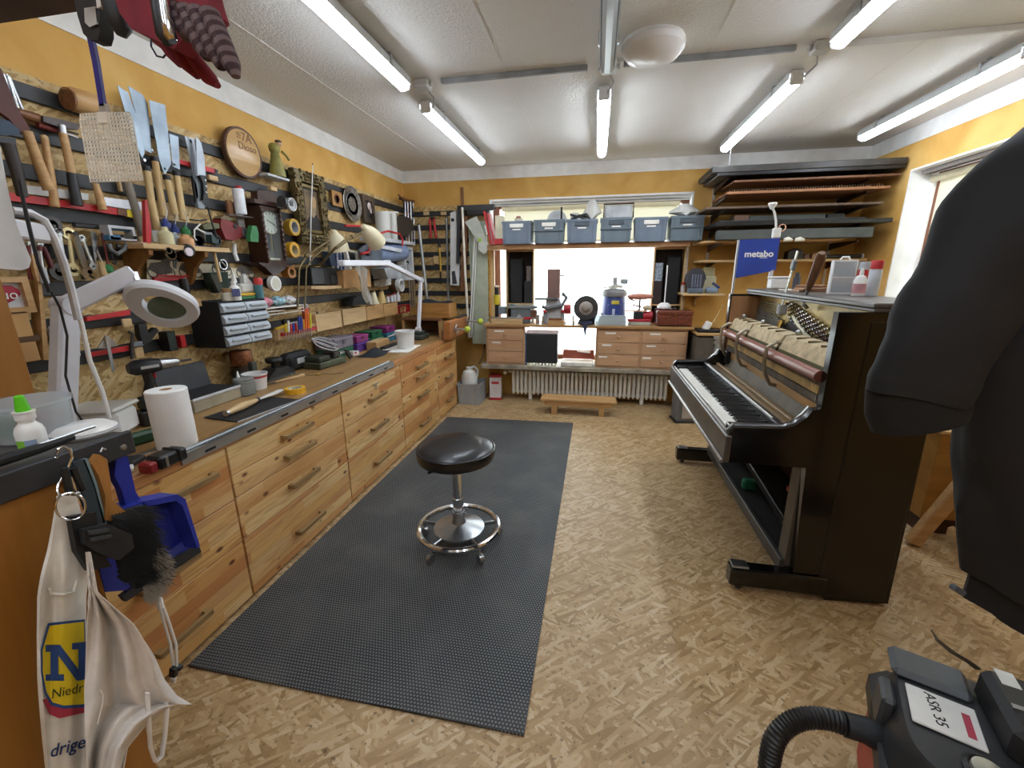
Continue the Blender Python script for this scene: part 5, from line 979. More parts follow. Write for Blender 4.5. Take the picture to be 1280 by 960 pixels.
# ------------------------------------------------------------ window bay: sill, drawer units, worktop
tag(MB().bb(-1.285, 1.02, 4.70, 5.215, .412, .455, .004).o('sill_board', M('8f8778', .6, var=.2)), 'grey wooden sill board carrying the drawer units under the window', 'sill')
BCH = wood('cabinet_beech', 'cfa680', 'b88c66', 0, .6, .45)
for lab, x0, x1, nc in (('beech unit with three knobbed drawers under the long bar clamp', -1.225, -.772, 1), ('wide beech unit with six knobbed drawers below the carved chest', .02, .975, 2)):
    t = thing('drawer_unit', lab, 'drawer unit', ((x0+x1)/2, 4.75, .456)); w = (x1-x0)/2; h = .44
    b = MB(); b.bb(-w, -w+.02, .012, .35, 0, h); b.bb(w-.02, w, .012, .35, 0, h); b.bb(-w+.02, w-.02, .33, .35, 0, h); b.bb(-w+.02, w-.02, .012, .33, 0, .02); b.bb(-w+.02, w-.02, .012, .33, h-.02, h)
    if nc == 2: b.bb(-.02, .02, .012, .33, .02, h-.02)
    b.o('carcass', BCH, t); cw = (2*w-.04)/nc
    for c in range(nc):
        for k in range(3):
            xa = -w+.02+c*cw+(.012 if c else .002); xb = -w+.02+(c+1)*cw-(.002 if c == nc-1 else .012); za = .024+k*.132; zb_ = za+.127
            d = MB().bb(xa, xb, 0, .018, za, zb_, .003).o('drawer', BCH, t); xm = (xa+xb)/2
            b = MB(); b.lathe([(.008, 0), (.007, .012), (.016, .018), (.017, .026), (.01, .032), (0, .033)], (xm, 0, (za+zb_)/2), 'y', 14); b.o('knob', BCH, d)
            if (c, k) not in ((0, 0),) or nc == 2: MB().bb(xa+.02+(k*.03), xa+.02+.09+(k*.04), -.0012, 0, zb_-.035, zb_-.018).o('label_strip', PAPER, d)
tag(MB().bb(-1.25, 1.03, 4.735, 5.18, .897, .925, .003).o('bay_worktop', wood('bay_top', 'b98f5c', '8f683c', 0, .6)), 'long narrow wooden worktop across the window bay', 'worktop')
# gap between the units
t = thing('black_box', 'black square panel standing between the drawer units', 'panel', (-.565, 4.75, .456)); MB().bb(-.19, .165, 0, .1, .03, .36, .004).o('box', M('23272c', .55), t); MB().bb(-.2, -.19, .01, .11, 0, .37, .002).o('blue_edge', M('3a6a9a', .5), t)
b = MB()
for k in range(9): b.box((-.16+k*.038, .012, .015), (.022, .012, .028), (0, .5*(-1)**k, 0))
o = b.o('patterned_strip', M('c9c090', .6, var=.4, sc=60), t); o['kind'] = 'stuff'
MB().bb(-.19, .17, .015, .13, .362, .395, .006).o('paper_wrap', M('e4d8dc', .7, var=.05), t)
t = thing('book_pile', 'open pale sheets and a red folder in the gap between the drawer units', 'papers', (-.19, 4.86, .456)); MB().bb(-.17, .19, -.1, .12, 0, .05, .008).o('papers', M('e0ddd4', .8, var=.08), t); MB().box((.02, .1, .11), (.36, .02, .1), (-.15, 0, 0), .004).o('red_folder', M('a85a48', .6), t); MB().box((.08, .06, .15), (.15, .05, .012), (.4, .1, 0), .003).o('white_sleeve', PAPER, t)
# radiator with columns
rd = thing('radiator', 'white column radiator under the window sill', 'radiator', (-.93, 4.93, 0)); n_ = 36; RADW = M('f2f2ee', .4, var=.02)
col0 = None
for k in range(n_):
    if col0 is None:
        b = MB(); b.tube([(0, -.04, .07), (0, -.045, .1), (0, -.045, .33), (0, -.04, .36)], [.008, .0185, .0185, .008], 10); col0 = b.o('radiator_column', RADW, rd)
        b = MB(); b.tube([(0, .045, .07), (0, .05, .1), (0, .05, .33), (0, .045, .36)], [.008, .016, .016, .008], 10); col1 = b.o('radiator_column', RADW, rd)
        c0, c1 = col0, col1
    else:
        for s_ in (c0, c1):
            q = s_.copy(); COL.objects.link(q); q.parent = rd; q.location.x = k*.05
MB().cyl((-.02, 0, .1), (1.77, 0, .1), .024).o('bottom_header', RADW, rd); MB().cyl((-.02, 0, .335), (1.77, 0, .335), .024).o('top_header', RADW, rd)
MB().tube([(-.02, 0, .335), (-.07, 0, .335)], [.015, .015]).o('pipe', RADW, rd); MB().lathe([(0, 0), (.022, 0), (.026, .03), (.02, .06), (0, .062)], (-.1, -.02, .335), 'y', 18).o('valve', WPL, rd)
for x in (.2, 1.5): MB().bb(x-.02, x+.02, -.03, .03, 0, .09, .005).o('foot', RADW, rd)
for x in (.3, 1.4): MB().bb(x-.02, x+.02, 0.05, .165, .3, .34, .004).o('bracket', RADW, rd)
# small footbench
p0, p1 = fl0, fl1 = on(693, 515, Z=0), on(757, 517, Z=0)
fb = thing('foot_bench', 'low wooden foot bench before the radiator', 'bench', (-.13, 4.48, 0))
MB().bb(-.41, .39, -.11, .09, .15, .18, .005).o('seat', BEECH, fb); MB().bb(-.37, .35, -.095, -.075, .1, .15, .003).o('apron', BEECH, fb)
for x in (-.26, .24): MB().bb(x-.03, x+.03, -.09, .07, 0, .149, .004).o('leg', BEECH, fb)
# crate and jug in the corner
def crate(name, lab, x, y, z, w, d, h, mt, group=None, lid=False, rz=0):
    t = thing(name, lab, 'crate', (x, y, z), rz, group); b = MB(); e = .007
    b.prism([(-w/2+e, -d/2+e), (w/2-e, -d/2+e), (w/2-e, d/2-e), (-w/2+e, d/2-e)], 0, .004, 'xy')
    for (x0, y0, x1, y1) in ((-1, -1, 1, -1), (1, -1, 1, 1), (1, 1, -1, 1), (-1, 1, -1, -1)):
        a0, a1 = Vector((x0*(w/2-e), y0*(d/2-e), 0)), Vector((x1*(w/2-e), y1*(d/2-e), 0)); c0_, c1_ = Vector((x0*w/2, y0*d/2, h)), Vector((x1*w/2, y1*d/2, h))
        n0 = Vector((x0*.003, y0*.003, 0)); n1 = Vector((x1*.003, y1*.003, 0))
        b.add([a0, a1, c1_, c0_, a0-n0, a1-n1, c1_-n1, c0_-n0], [(0, 1, 2, 3), (7, 6, 5, 4), (3, 2, 6, 7), (0, 4, 5, 1), (0, 3, 7, 4), (1, 5, 6, 2)])
    b.o('shell', mt, t)
    b = MB(); ring = [(-w/2-.006, -d/2-.006), (w/2+.006, -d/2-.006), (w/2+.006, d/2+.006), (-w/2-.006, d/2+.006)]; rin = [(-w/2+.004, -d/2+.004), (w/2-.004, -d/2+.004), (w/2-.004, d/2-.004), (-w/2+.004, d/2-.004)]
    vs = [(x_, y_, z_) for z_ in (h-.022, h) for q in (ring, rin) for x_, y_ in q]; fs = []
    for i in range(4):
        j = (i+1) % 4; fs += [(i, j, j+4, i+4), (i+8, i+12, j+12, j+8), (i, i+8, j+8, j), (i+4, j+4, j+12, i+12)]
    b.add(vs, fs); b.o('rim', mt, t)
    for x_ in (-w*.38, w*.38): MB().bb(x_-.006, x_+.006, -d/2-.004, -d/2+.012, .006, h-.022, .002).o('rib', mt, t)
    return t
CR = M('74808c', .5, var=.05)
crate('storage_crate', 'grey crate on the floor beside the drawers', -1.4, 4.72, 0, .27, .3, .25, M('9a9ea0', .5, var=.05))
t = thing('plastic_bag_jug', 'white jug with a grey sleeve standing in the floor crate', 'jug', (-1.43, 4.72, .008)); b = MB(); b.lathe([(.08, 0), (.09, .02), (.095, .3), (.07, .36), (.035, .38), (.035, .41), (0, .41)], n=22); b.o('jug', M('d4d4d0', .5, var=.05), t); b = MB(); b.tube([(.02, -.02, .4), (.06, 0, .42), (.1, .0, .38), (.095, 0, .3)], .014); b.o('handle', LGREY, t)
t = thing('carton', 'white and red carton beside the floor crate', 'carton', (-1.145, 4.86, 0), .1); MB().bb(-.07, .07, -.05, .05, .03, .28, .003).o('body', M('d8d4d6', .5, var=.05), t); MB().bb(-.071, .071, -.051, .051, .28, .31, .003).o('lid', M('a82c34', .5), t); MB().bb(-.071, .071, -.051, .051, 0, .03, .003).o('base', M('b02a34', .5), t); MB().bb(-.045, .045, -.0525, -.0505, .2, .23).o('print', M('c0404a', .5), t)
MB_c = MB(); MB_c.tube([(-1.36, 4.9, .42), (-1.33, 4.98, .5), (-1.31, 5.05, .7), (-1.33, 5.07, .85), (-1.3, 5.07, .93)], .006, 8); tag(MB_c.o('black_cable', BLK), 'black cable running down the yellow wall to the floor crate', 'cable')
# ------------------------------------------------------------ crate shelf across the window
sf = thing('crate_shelf', 'pine plank shelf across the window carrying grey crates', 'shelf', (-.12, 4.9, 1.74))
MB().bb(-1.1, 1.06, -.03, .17, 0, .055, .003).o('plank', wood('pine_plank', 'b98a5c', '94663c', 0, .8), sf)
gx = [.005+.001*0]
xs = [-.875+k*.351 for k in range(6)]
labs = ['grey crate with jars and a wide paper tag', 'grey lidded crate with ruler sticking out', 'grey crate holding cables and a white cap', 'grey lidded crate with a small silver case on top', 'grey crate with two white paper tags', 'grey lidded crate with a pale bag on top']
for k, x in enumerate(xs):
    h = .235 if k % 2 == 0 else .24
    t = crate('storage_crate', labs[k]+' on the window shelf', x, 4.955, 1.7952, .315, .27, h, M('707d8c' if k % 2 == 0 else '6b7983', .5, var=.05), 'grey crates on the window shelf')
    MB().bb(-.075, .075, -.145, -.135, h-.07, h-.028, .004).o('grip', M('e6e4dc', .6, var=.05) if k in (0, 1, 4) else M('4c555e', .5), t)
    MB().bb(-.045, .045, -.1385, -.1365, h-.095, h-.08).o('paper_tag', PAPER, t)
    if k % 2: MB().bb(-.163, .163, -.145, -.13, h*.5, h*.5+.012, .003).o('clip_rail', M('5c6872', .5), t)
def put(name, lab, cat, x, z, mk, y=4.95):
    t = thing(name, lab, cat, (x, y, z)); mk(t); return t
zc = 1.7952+.242
put('carry_case', 'silver carrying case with dark handle on the window crates', 'case', xs[3]+.02, zc, lambda t: (MB().bb(-.14, .14, -.05, .05, 0, .13, .01).o('body', LGREY, t), MB().tube([(-.15, -.052, .0), (-.15, -.052, .14), (.15, -.052, .14), (.15, -.052, 0)], .008, 6).o('edge', BLK, t)))
def bagmesh(t, w, d, h, mt, seed=1):
    r = random.Random(seed); ph = [r.random()*6 for _ in range(4)]
    b = MB(); b.sheet(lambda u, v: ((w*(math.sin(math.pi*v*.5+.0)**.5 if v < .3 else 1-.5*max(0, v-.5))*math.cos(2*math.pi*u)*(1+.12*math.sin(4*2*math.pi*u+ph[0]+5*v)))*.5*(1-v*v*.6), d*.5*math.sin(2*math.pi*u)*(1+.1*math.sin(3*2*math.pi*u+ph[1]))*(1-v*v*.6), h*v+.01*math.sin(6.28*2*u+ph[2])*v*(1-v)), 24, 10)
    b.o('bag', mt, t); MB().bb(-w*.12, w*.12, -d*.1, d*.1, h*.98, h*1.03, .004).o('knot', mt, t)
put('plastic_bag', 'pale bag lying on the window crate by the lumber rack', 'bag', xs[5]-.02, zc, lambda t: bagmesh(t, .3, .2, .12, M('d6d6d2', .5, var=.06), 2))
put('plastic_bag', 'clear upright bag beside the silver carrying case', 'bag', xs[2]+.1, zc-.003, lambda t: bagmesh(t, .2, .12, .2, thin('bag_film', 'e6e6e4', .55, .2), 3))
put('cable_bundle', 'dark and grey cable bundle sticking out of a window crate', 'cables', xs[2]-.03, zc-.06, lambda t: (MB().tube([(.1*math.cos(k*.5), .06*math.sin(k*.5), .05+.05*math.sin(k*.31)+.02) for k in range(34)], .012, 6).o('cable', DGREY, t), MB().cyl((-.06, 0, .02), (-.06, 0, .13), .04).o('cap', M('c9c9c6', .5), t)))
put('jar', 'small jar with red lid in the window crate by the red folders', 'jar', xs[0], zc-.12, lambda t: (MB().cyl((0, 0, 0), (0, 0, .15), .045).o('glass', M('d8d0c0', .4), t), MB().cyl((0, 0, .15), (0, 0, .175), .03, .022).o('lid', M('b0685a', .5), t)))
put('saw_blade_disc', 'round metal disc with dark handle behind a lidded window crate', 'disc', xs[1]+.07, zc-.1, lambda t: (MB().lathe([(0, 0), (.11, 0), (.11, .004), (0, .004)], (0, 0, .1), 'y', 30).o('disc', M('aeb4b8', .35, .7), t), MB().bb(.04, .06, -.02, 0, .1, .24, .004).o('handle', BLK, t)), 4.99)
put('red_folder', 'red and white folders leaning at the window edge', 'folders', -1.14, 1.797, lambda t: (MB().box((-.06, -.03, .17), (.02, .14, .36), (0, -.22, 0), .003).o('folder', RED, t), MB().box((-.02, -.03, .16), (.02, .14, .34), (0, -.2, 0), .003).o('folder', M('b83a40', .5), t), MB().box((-.075, -.107, .15), (.012, .004, .1), (0, -.22, 0)).o('spine_label', PAPER, t)), 4.93)
put('paper_box', 'cream upright box with red base at the window edge', 'box', -.99+.0, 1.797, lambda t: (MB().bb(-.045, .045, -.05, .05, .06, .3, .003).o('body', M('d9d4b8', .6, var=.06), t), MB().bb(-.046, .046, -.051, .051, 0, .06, .003).o('base', M('b83238', .5), t), MB().cyl((0, 0, .3), (0, 0, .36), .012).o('neck', DGREY, t)) if False else (MB().bb(-.035, .05, -.05, .05, .06, .3, .003).o('body', M('d9d4b8', .6, var=.06), t), MB().bb(-.036, .051, -.051, .051, 0, .06, .003).o('base', M('b83238', .5), t)), 4.91).location.x = -1.115+.07
bpy.data.objects['paper_box'].location.x = -1.085
# tall speaker cabinets at the window sides
for lab, x, mir in (('light wooden compartment with black speaker at the tool-panel side of the window', -.87, 1), ('light wooden compartment with black speaker at the lumber-rack side of the window', .765, -1)):
    t = thing('side_cabinet', lab, 'cabinet', (x, 5.06, .9255)); w, h = .165, .8135
    b = MB(); b.bb(-w, -w+.016, -.06, .1, 0, h); b.bb(w-.016, w, -.06, .1, 0, h); b.bb(-w+.016, w-.016, -.06, .1, h-.016, h); b.bb(-w+.016, w-.016, -.06, .1, .2, .216); b.bb(-w+.016, w-.016, -.06, .1, 0, .012); b.o('frame', LIGHTV, t)
    MB().bb(-w+.016, w-.016, .092, .1, .012, h-.016).o('back', M('2c2018', .7), t)
    s = thing('speaker', 'tall black loudspeaker in the %s window compartment' % ('tool-panel side' if mir > 0 else 'lumber-rack side'), 'speaker', (x-.04*mir*1.2, 5.06, .925+.217)); MB().bb(-.07, .07, -.05, .08, 0, .5, .006).o('enclosure', BLKM, s); MB().bb(-.062, .062, -.056, -.05, .01, .49, .003).o('grille', M('141518', .7), s)
    if mir > 0:
        put('storage_bin', 'black bin with tools beside the loudspeaker near the tool panel', 'bin', x+.095, .925+.217, lambda t: (MB().bb(-.05, .05, -.05, .07, 0, .25, .004).o('bin', M('1c1d20', .6), t), MB().bb(-.03, .03, -.0, .02, .25, .42, .004).o('tools', M('6f625c', .6, var=.3, sc=50), t)), 5.06)
    else:
        put('stack_of_cards', 'stack of printed cards beside the loudspeaker near the lumber rack', 'cards', x-.1, .925+.217, lambda t: (MB().bb(-.045, .045, -.05, .07, 0, .25, .003).o('box', M('2c2422', .6), t), MB().bb(-.04, .04, -.045, .06, .25, .44, .003).o('cards', M('8a97a4', .6, var=.3, sc=60), t)), 5.06)
        put('white_lamp', 'small white lamp with upright stem before the compartment by the lumber rack', 'lamp', x-.03, .925+.18, lambda t: (MB().lathe([(.07, 0), (.075, .02), (.05, .05), (.03, .06), (0, .06)], n=24).o('base', WPL, t), MB().cyl((0, 0, .06), (0, 0, .45), .007).o('stem', WPL, t)), 4.92)
        for i_, (dx_, c_) in enumerate(((-.1, '5a1c1e'), (-.06, '8a2a26'), (-.02, '6a1f22'), (.02, '7c2824'), (.06, '4a1a1c'), (.1, '3a1618'))):
            put('book', ['narrow maroon book', 'bright red book', 'dark crimson book', 'brick red book', 'deep maroon book', 'near-black maroon book'][i_]+' in the bottom of the lumber-side compartment', 'book', x+dx_, .925+.0125, lambda t, c_=c_: (MB().bb(-.018, .018, -.055, .06, 0, .15+.01*(i_ % 2), .003).o('cover', M(c_, .6), t), MB().bb(-.013, .013, -.05, .05, .151+.01*(i_ % 2), .153+.01*(i_ % 2)).o('pages', PAPER, t)), 5.06)
# machines on the bay worktop
ZW = .9255
sw = thing('scroll_machine', 'grey bench machine with slotted steel table', 'machine', (-.82, 4.9, ZW)); GM = M('70787e', .45, .2)
MB().bb(-.13, .1, -.07, .09, 0, .17, .012).o('housing', GM, sw); MB().bb(-.16, .18, -.08, .1, .17, .2, .005).o('table', M('8f9a9e', .35, .5), sw); MB().bb(.1, .17, -.06, .06, .05, .15, .008).o('motor', M('6b4a34', .5), sw); b = MB(); b.lathe([(0, 0), (.022, 0), (.022, .008), (0, .01)], (-.03, -.07, .08), 'y'); b.o('dial', LGREY, sw); MB().bb(-.14, -.08, -.07, .02, .2, .215, .003).o('fence', GM, sw)
bs = thing('belt_sander', 'upright belt sander with brown belt on a white body', 'sander', (-.47, 4.95, ZW))
MB().bb(-.07, .07, -.06, .08, .26, .6, .006).o('belt_column', M('7f6058', .7, var=.08), bs); b = MB(); b.prism([(-.13, 0), (.15, 0), (.12, .1), (.08, .26), (-.08, .26), (-.1, .1)], -.06, .07); b.o('body', M('c3c6cc', .45), bs); MB().bb(-.2, .06, -.12, .0, .265, .29, .005).o('rest_table', M('6a6f72', .4, .5), bs)
MB().tube([(-.12, -.08, .19), (-.05, -.1, .17), (.1, -.08, .2), (.15, -.06, .29), (.1, -.05, .34)], .02, 10).o('hose', M('5a5e60', .5), bs); MB().cyl((.12, -.02, .16), (.2, -.02, .16), .055).o('red_motor', M('a82630', .45), bs); MB().cyl((.07, 0, .53), (.12, 0, .53), .008).o('knob_rod', STEEL, bs); MB().bb(.07, .22, -.01, .01, .3, .31, .002).o('lever', STEEL, bs)
MB().bb(-.11, -.07, -.09, -.06, .0, .13, .003).o('bracket', M('8f9499', .4, .5), bs); MB().bb(.09, .13, -.09, -.06, .0, .13, .003).o('bracket', M('8f9499', .4, .5), bs)
for x in (-.09, .11): MB().sph((x, -.1, .14), .02).o('red_knob', RED, bs)
gr = thing('bench_grinder', 'bench grinder with a large dark grinding wheel', 'grinder', (-.1, 4.85, ZW))
b = MB(); b.lathe([(.0, -.03), (.132, -.03), (.135, -.02), (.135, .02), (.132, .03), (.09, .03), (.08, .02), (.0, .02)], (0, 0, .18), 'y', 40); b.o('wheel', M('3a3836', .8, var=.2, bump=.3), gr)
b = MB(); b.lathe([(0, .021), (.075, .021), (.075, .026), (.045, .03), (.03, .05), (.015, .052), (0, .052)], (0, 0, .18), 'y', 30); b.o('flange', M('b9b6b2', .35, .7), gr)
b = MB(); b.prism([(-.09, 0), (.1, 0), (.11, .08), (.135, .12), (.09, .16), (-.05, .1)], -.02+.06, .1); b.o('stand', M('4a5468', .5), gr); MB().bb(-.06, .07, -.08, .06, 0, .04, .01).o('foot', M('39435a', .5), gr); b = MB(); b.prism([(-.06, .05), (.05, .05), (.02, -.02), (.008, -.11), (-.004, -.11), (-.02, -.02)], -.125, -.115); b.o('pointed_plate', M('3c4660', .4, .3), gr)
vc = thing('shop_vacuum', 'blue and grey workshop vacuum on the bay worktop', 'vacuum', (.205, 5.03, ZW))
b = MB(); b.lathe([(.135, 0), (.142, .02), (.13, .2), (.122, .3), (0, .3)], n=28); b.o('tank', M('3c4a86', .45, var=.08), vc); b = MB(); b.lathe([(.138, .3), (.145, .32), (.14, .35), (.1, .38), (0, .385)], n=28); b.o('lid', M('7d7e80', .5), vc); MB().bb(-.07, .07, -.145, -.11, .06, .22, .01).o('front_cover', M('2c3c78', .45), vc); MB().bb(-.03, .05, -.15, -.142, .22, .26, .003).o('emblem', M('b8a83c', .5), vc); MB().bb(-.02, .01, -.15, -.143, .08, .17, .004).o('catch', M('a8aec0', .4), vc); MB().prism([(-.165, 0), (-.125, 0), (-.12, .12), (-.14, .11)], -.05, .05).o('foot', BLK, vc)
t = thing('sandpaper_heap', 'heap of sanding sheets and a clear box on the blue vacuum', 'sheets', (.205, 5.03, ZW+.386)); b = MB(); b.sheet(lambda u, v: (-.15+.3*u, -.1+.2*v, .006+.035*math.sin(3.1*u)*math.sin(3.1*v)+.008*math.sin(11*u+3*v)), 14, 10, .002); b.o('sheets', M('a89e90', .8, var=.2, sc=20), t); MB().bb(-.14, .14, -.08, .08, .03, .16).o('clear_box', CLEAR, t); MB().cyl((.0, 0, .045), (.0, 0, .12), .022).o('bobbin', M('6a5a50', .6), t); MB().cyl((.1, 0, .05), (.1, 0, .1), .04).o('roll', M('5f5e60', .6), t)
cx = thing('clear_box', 'clear plastic box of small parts before the blue vacuum', 'box', (.17, 4.745+.03, ZW))
b = MB(); b.bb(-.165, .165, .0, .1, 0, .008); ring_frame
for q in ((-.165, -.161, 0, .1), (.161, .165, 0, .1), (-.161, .161, 0, .004), (-.161, .161, .096, .1)): b.bb(*q, .008, .1)
b.o('tub', CLEAR, cx); MB().bb(-.17, .17, -.004, .104, .1, .106, .002).o('lid', CLEAR, cx); MB().sph((-.06, .05, .04), (.05, .035, .03)).o('parts', M('c9b8a8', .6, var=.3, sc=50), cx); MB().bb(.03, .13, .02, .08, .01, .05, .01).o('parts', M('8a9ab0', .6, var=.3, sc=50), cx)
ss = thing('scroll_saw', 'red sewing-machine-like tool with a tan upper arm', 'machine', (.475, 4.9, ZW+.035))
b = MB(); b.sph((0, 0, .27), (.14, .06, .035), 20); b.o('upper_arm', M('b87a68', .6, var=.12), ss); b = MB(); b.tube([(-.12, 0, .25), (-.05, 0, .22), (-.08, 0, .18), (.02, 0, .16), (-.02, 0, .12)], .01, 8); b.o('linkage', M('8a5a4c', .5), ss); MB().bb(-.15, .08, -.05, .05, .11, .122, .004).o('table', M('c89a80', .5), ss); MB().sph((.08, 0, .15), (.05, .05, .03)).o('sponge', M('c8c0a0', .8), ss)
MB().bb(-.12, .13, -.06, .06, 0, .03, .008).o('base', M('a82c34', .45), ss); MB().bb(-.06, .04, -.05, .05, .03, .105, .006).o('dark_motor', M('22201f', .5), ss); MB().cyl((.04, 0, .065), (.14, 0, .065), .045).o('red_motor', M('a82c34', .45), ss); MB().cyl((0, 0, .105), (0, 0, .26), .01).o('post', IRON, ss)
o = MB().bb(-.11, .12, -.07, .07, 0, .034, .003).o('grey_board', M('a8a89c', .6)); o.location = (.48, 4.9, ZW); tag(o, 'grey board under the red machine', 'board')
ch = thing('carved_chest', 'reddish carved wooden chest with a metal clasp', 'chest', (.83, 4.82, ZW)); CW = M('6a3420', .5, var=.3, sc=45, bump=.5)
MB().bb(-.175, .175, -.06, .07, .012, .12, .005).o('box', CW, ch); MB().bb(-.18, .18, -.065, .075, .12, .165, .01).o('lid', CW, ch); b = MB(); b.lathe([(0, 0), (.014, 0), (.012, .006), (0, .007)], (0, -.065, .125), 'y', 16); b.o('clasp', BRASS, ch)
for x in (-.165, .165):
    for y in (-.05, .06): MB().cyl((x, y, 0), (x, y, .012), .012).o('foot', CW, ch)
b = MB()
for k in range(9):
    for j in range(2): b.ring((-.14+k*.035, -.0605, .04+j*.045), .012, .003, 'y', 12, 5)
o = b.o('carving', CW, ch); o['kind'] = 'stuff'
bc = thing('bar_clamp', 'long bar clamp with red pad lying on the bay worktop', 'clamp', (-.95, 4.778, ZW+.057)); MB().bb(-.28, .31, -.006, .006, 0, .018, .002).o('bar', STEEL, bc); MB().bb(.16, .25, -.012, .012, -.004, .022, .005).o('red_pad', RED, bc); MB().bb(.3, .34, -.012, .012, -.055, .05, .004).o('jaw', ALU, bc)
o = MB().bb(-.21, .15, -.04, .04, 0, .056, .003).o('wooden_plank', LIGHTW); o.location = (-.95, 4.778, ZW); tag(o, 'short pale plank under the long bar clamp', 'plank')
put('bracket_stack', 'silver clamp bodies and wood scraps before the belt sander', 'clamps', -.42, ZW, lambda t: (MB().bb(-.09, .09, -.02, .03, 0, .05, .004).o('wood_scrap', BEECH, t), MB().bb(-.085, .07, -.015, .025, .05, .075, .004).o('wood_scrap', BROWNW, t), MB().bb(-.16, -.14, -.012, .012, 0, .1, .003).o('clamp_body', ALU, t), MB().bb(.18, .2, -.012, .012, 0, .11, .003).o('clamp_body', ALU, t)), 4.755)
dp = thing('drill_stand', 'black drill stand with yellow collar at the window edge', 'drill stand', (-1.12, 4.88, ZW)); MB().cyl((0, 0, 0), (0, 0, .42), .024).o('column', BLK, dp); MB().cyl((0, 0, .21), (0, 0, .32), .035).o('collar', M('c8b42c', .5), dp); MB().cyl((0, 0, .405), (0, 0, .425), .032).o('cap', M('c9b8a0', .5), dp); MB().bb(-.07, .08, -.06, .06, 0, .025, .005).o('foot', IRON, dp); MB().bb(.02, .11, -.03, .03, .1, .19, .008).o('grey_head', M('6d7a84', .5), dp)
for x_, l_ in ((-.62, 'first'), (-.54, 'second'), (-.7, 'third')): pass
# ------------------------------------------------------------ long stock standing by the window
nocrop(); crop(380, 180)
for lab, parts, of in (
    ('red-handled bolt cutters hanging on the back panel', [('handle', 'T', [(838, 500), (842, 560), (846, 628)], .014, RED), ('handle', 'T', [(866, 500), (872, 560), (884, 628)], .014, RED), ('jaw', 'P', [(832, 490), (850, 485), (875, 490), (872, 510), (836, 510)], .02, BLK)], .04),
    ('yellow folding rule hanging on the back panel', [('rule', 'T', [(902, 690), (908, 760), (912, 850)], .012, M('c8a23c', .5)), ('hook', 'T', [(900, 650), (904, 690)], .016, BLK), ('tail', 'T', [(912, 850), (910, 930)], .008, BLK)], .04),
    ('long steel tube standing in the wall corner', [('tube', 'T', [(765, 540), (790, 760), (822, 1040)], .018, M('b4b8b8', .4, .6)), ('end', 'S', (765, 540), .018, IRON)], .12),
    ('slim grey steel bar standing on the back panel', [('bar', 'T', [(950, 490), (955, 700), (962, 1040)], .014, M('8f9496', .4, .6)), ('end', 'S', (950, 490), .015, IRON)], .019),
    ('white box section standing upright with holes', [('bar', 'P', [(975, 460), (1012, 445), (1035, 800), (1032, 945), (975, 940)], .04, M('d4d6d4', .4, var=.04)), ('hole', 'D', (990, 506), (.02, .004), BLK, dict(off=.104)), ('slot', 'P', [(985, 850), (1005, 845), (1020, 930), (990, 935)], .004, DGREY, dict(off=.104))], .1),
    ('black straightedge standing upright', [('bar', 'P', [(1020, 410), (1045, 410), (1040, 600), (1030, 800), (1015, 798)], .03, M('26282b', .5)), ('edge', 'P', [(1020, 410), (1024, 410), (1018, 798), (1014, 798)], .034, DGREY, dict(off=.144))], .14),
    ('black square bar hung across the window edge', [('bar', 'B', (1045, 408, 1268, 438), .05, M('2a2c2f', .5)), ('under', 'B', (1085, 440, 1235, 470), .04, BLK)], .16),
    ('dark weathered post rising above the back panel', [('post', 'B', (1040, 288, 1072, 640), .02, BROWNV), ('nail', 'D', (1056, 330), (.008, .003), IRON)], .05),
    ('brown wooden batten standing upright', [('batten', 'P', [(1062, 480), (1090, 480), (1075, 980), (1040, 985)], .04, BROWNV), ('end', 'P', [(1062, 478), (1090, 478), (1090, 482), (1062, 482)], .042, DARKW)], .1),
    ('tall pale thin rod leaning before the battens', [('rod', 'T', [(1055, 430), (1070, 760), (1093, 1175), (1099, 1292)], .014, M('d9d2c4', .5)), ('tip', 'S', (1055, 430), .014, WPL)], .2)):
    wt('stock_'+lab.split()[-1] if False else {'bolt cutters': 'bolt_cutters'}.get('', 'tool_stock'), lab, 'bar' if 'bar' in lab else ('rod' if 'rod' in lab or 'tube' in lab else 'tool'), parts, w='B', off=of)
for lab, pl, mt, of in (('pale green plastic panel strip standing upright', [(1095, 510), (1212, 512), (1225, 830), (1230, 1335), (1125, 1330)], M('a9b09c', .5, var=.06), .1), ('narrow white profile leaning before the green panel', [(1140, 520), (1160, 520), (1142, 860), (1118, 1290), (1100, 1290)], WPL, .16), ('grey plastic strip at the foot of the green panel', [(1080, 1100), (1120, 1100), (1122, 1290), (1082, 1280)], M('8f9488', .5), .06)):
    wt('profile_strip', lab, 'strip', [('strip', 'P', pl, .02, mt), ('groove', 'P', [(pl[0][0]+8, pl[0][1]+5), (pl[0][0]+14, pl[0][1]+5), (pl[-1][0]+14, pl[-1][1]-8), (pl[-1][0]+8, pl[-1][1]-8)], .003, M('7f8678', .5), dict(off=of+.002))], w='B', off=of)
for k in range(3): pass
wt('bevel_square', 'large grey drawing triangle hanging on the green panel', 'square', [('plate', 'P', [(1072, 520), (1150, 480), (1240, 690), (1200, 720)], .004, M('b4b8ac', .5)), ('plate', 'P', [(1165, 650), (1225, 655), (1240, 690), (1200, 735), (1160, 700)], .006, M('c4c8c0', .5), dict(off=.188)), ('green_mark', 'D', (1172, 640), (.02, .003), M('9ac43c', .5), dict(off=.192))], w='B', off=.185)
wt('window_post', 'pale wooden post standing beside the window reveal', 'post', [('post', 'B', (1240, 690, 1275, 1200), .03, LIGHTV), ('top', 'B', (1238, 660, 1276, 690), .034, M('b8825c', .6))], w='B', off=.05)
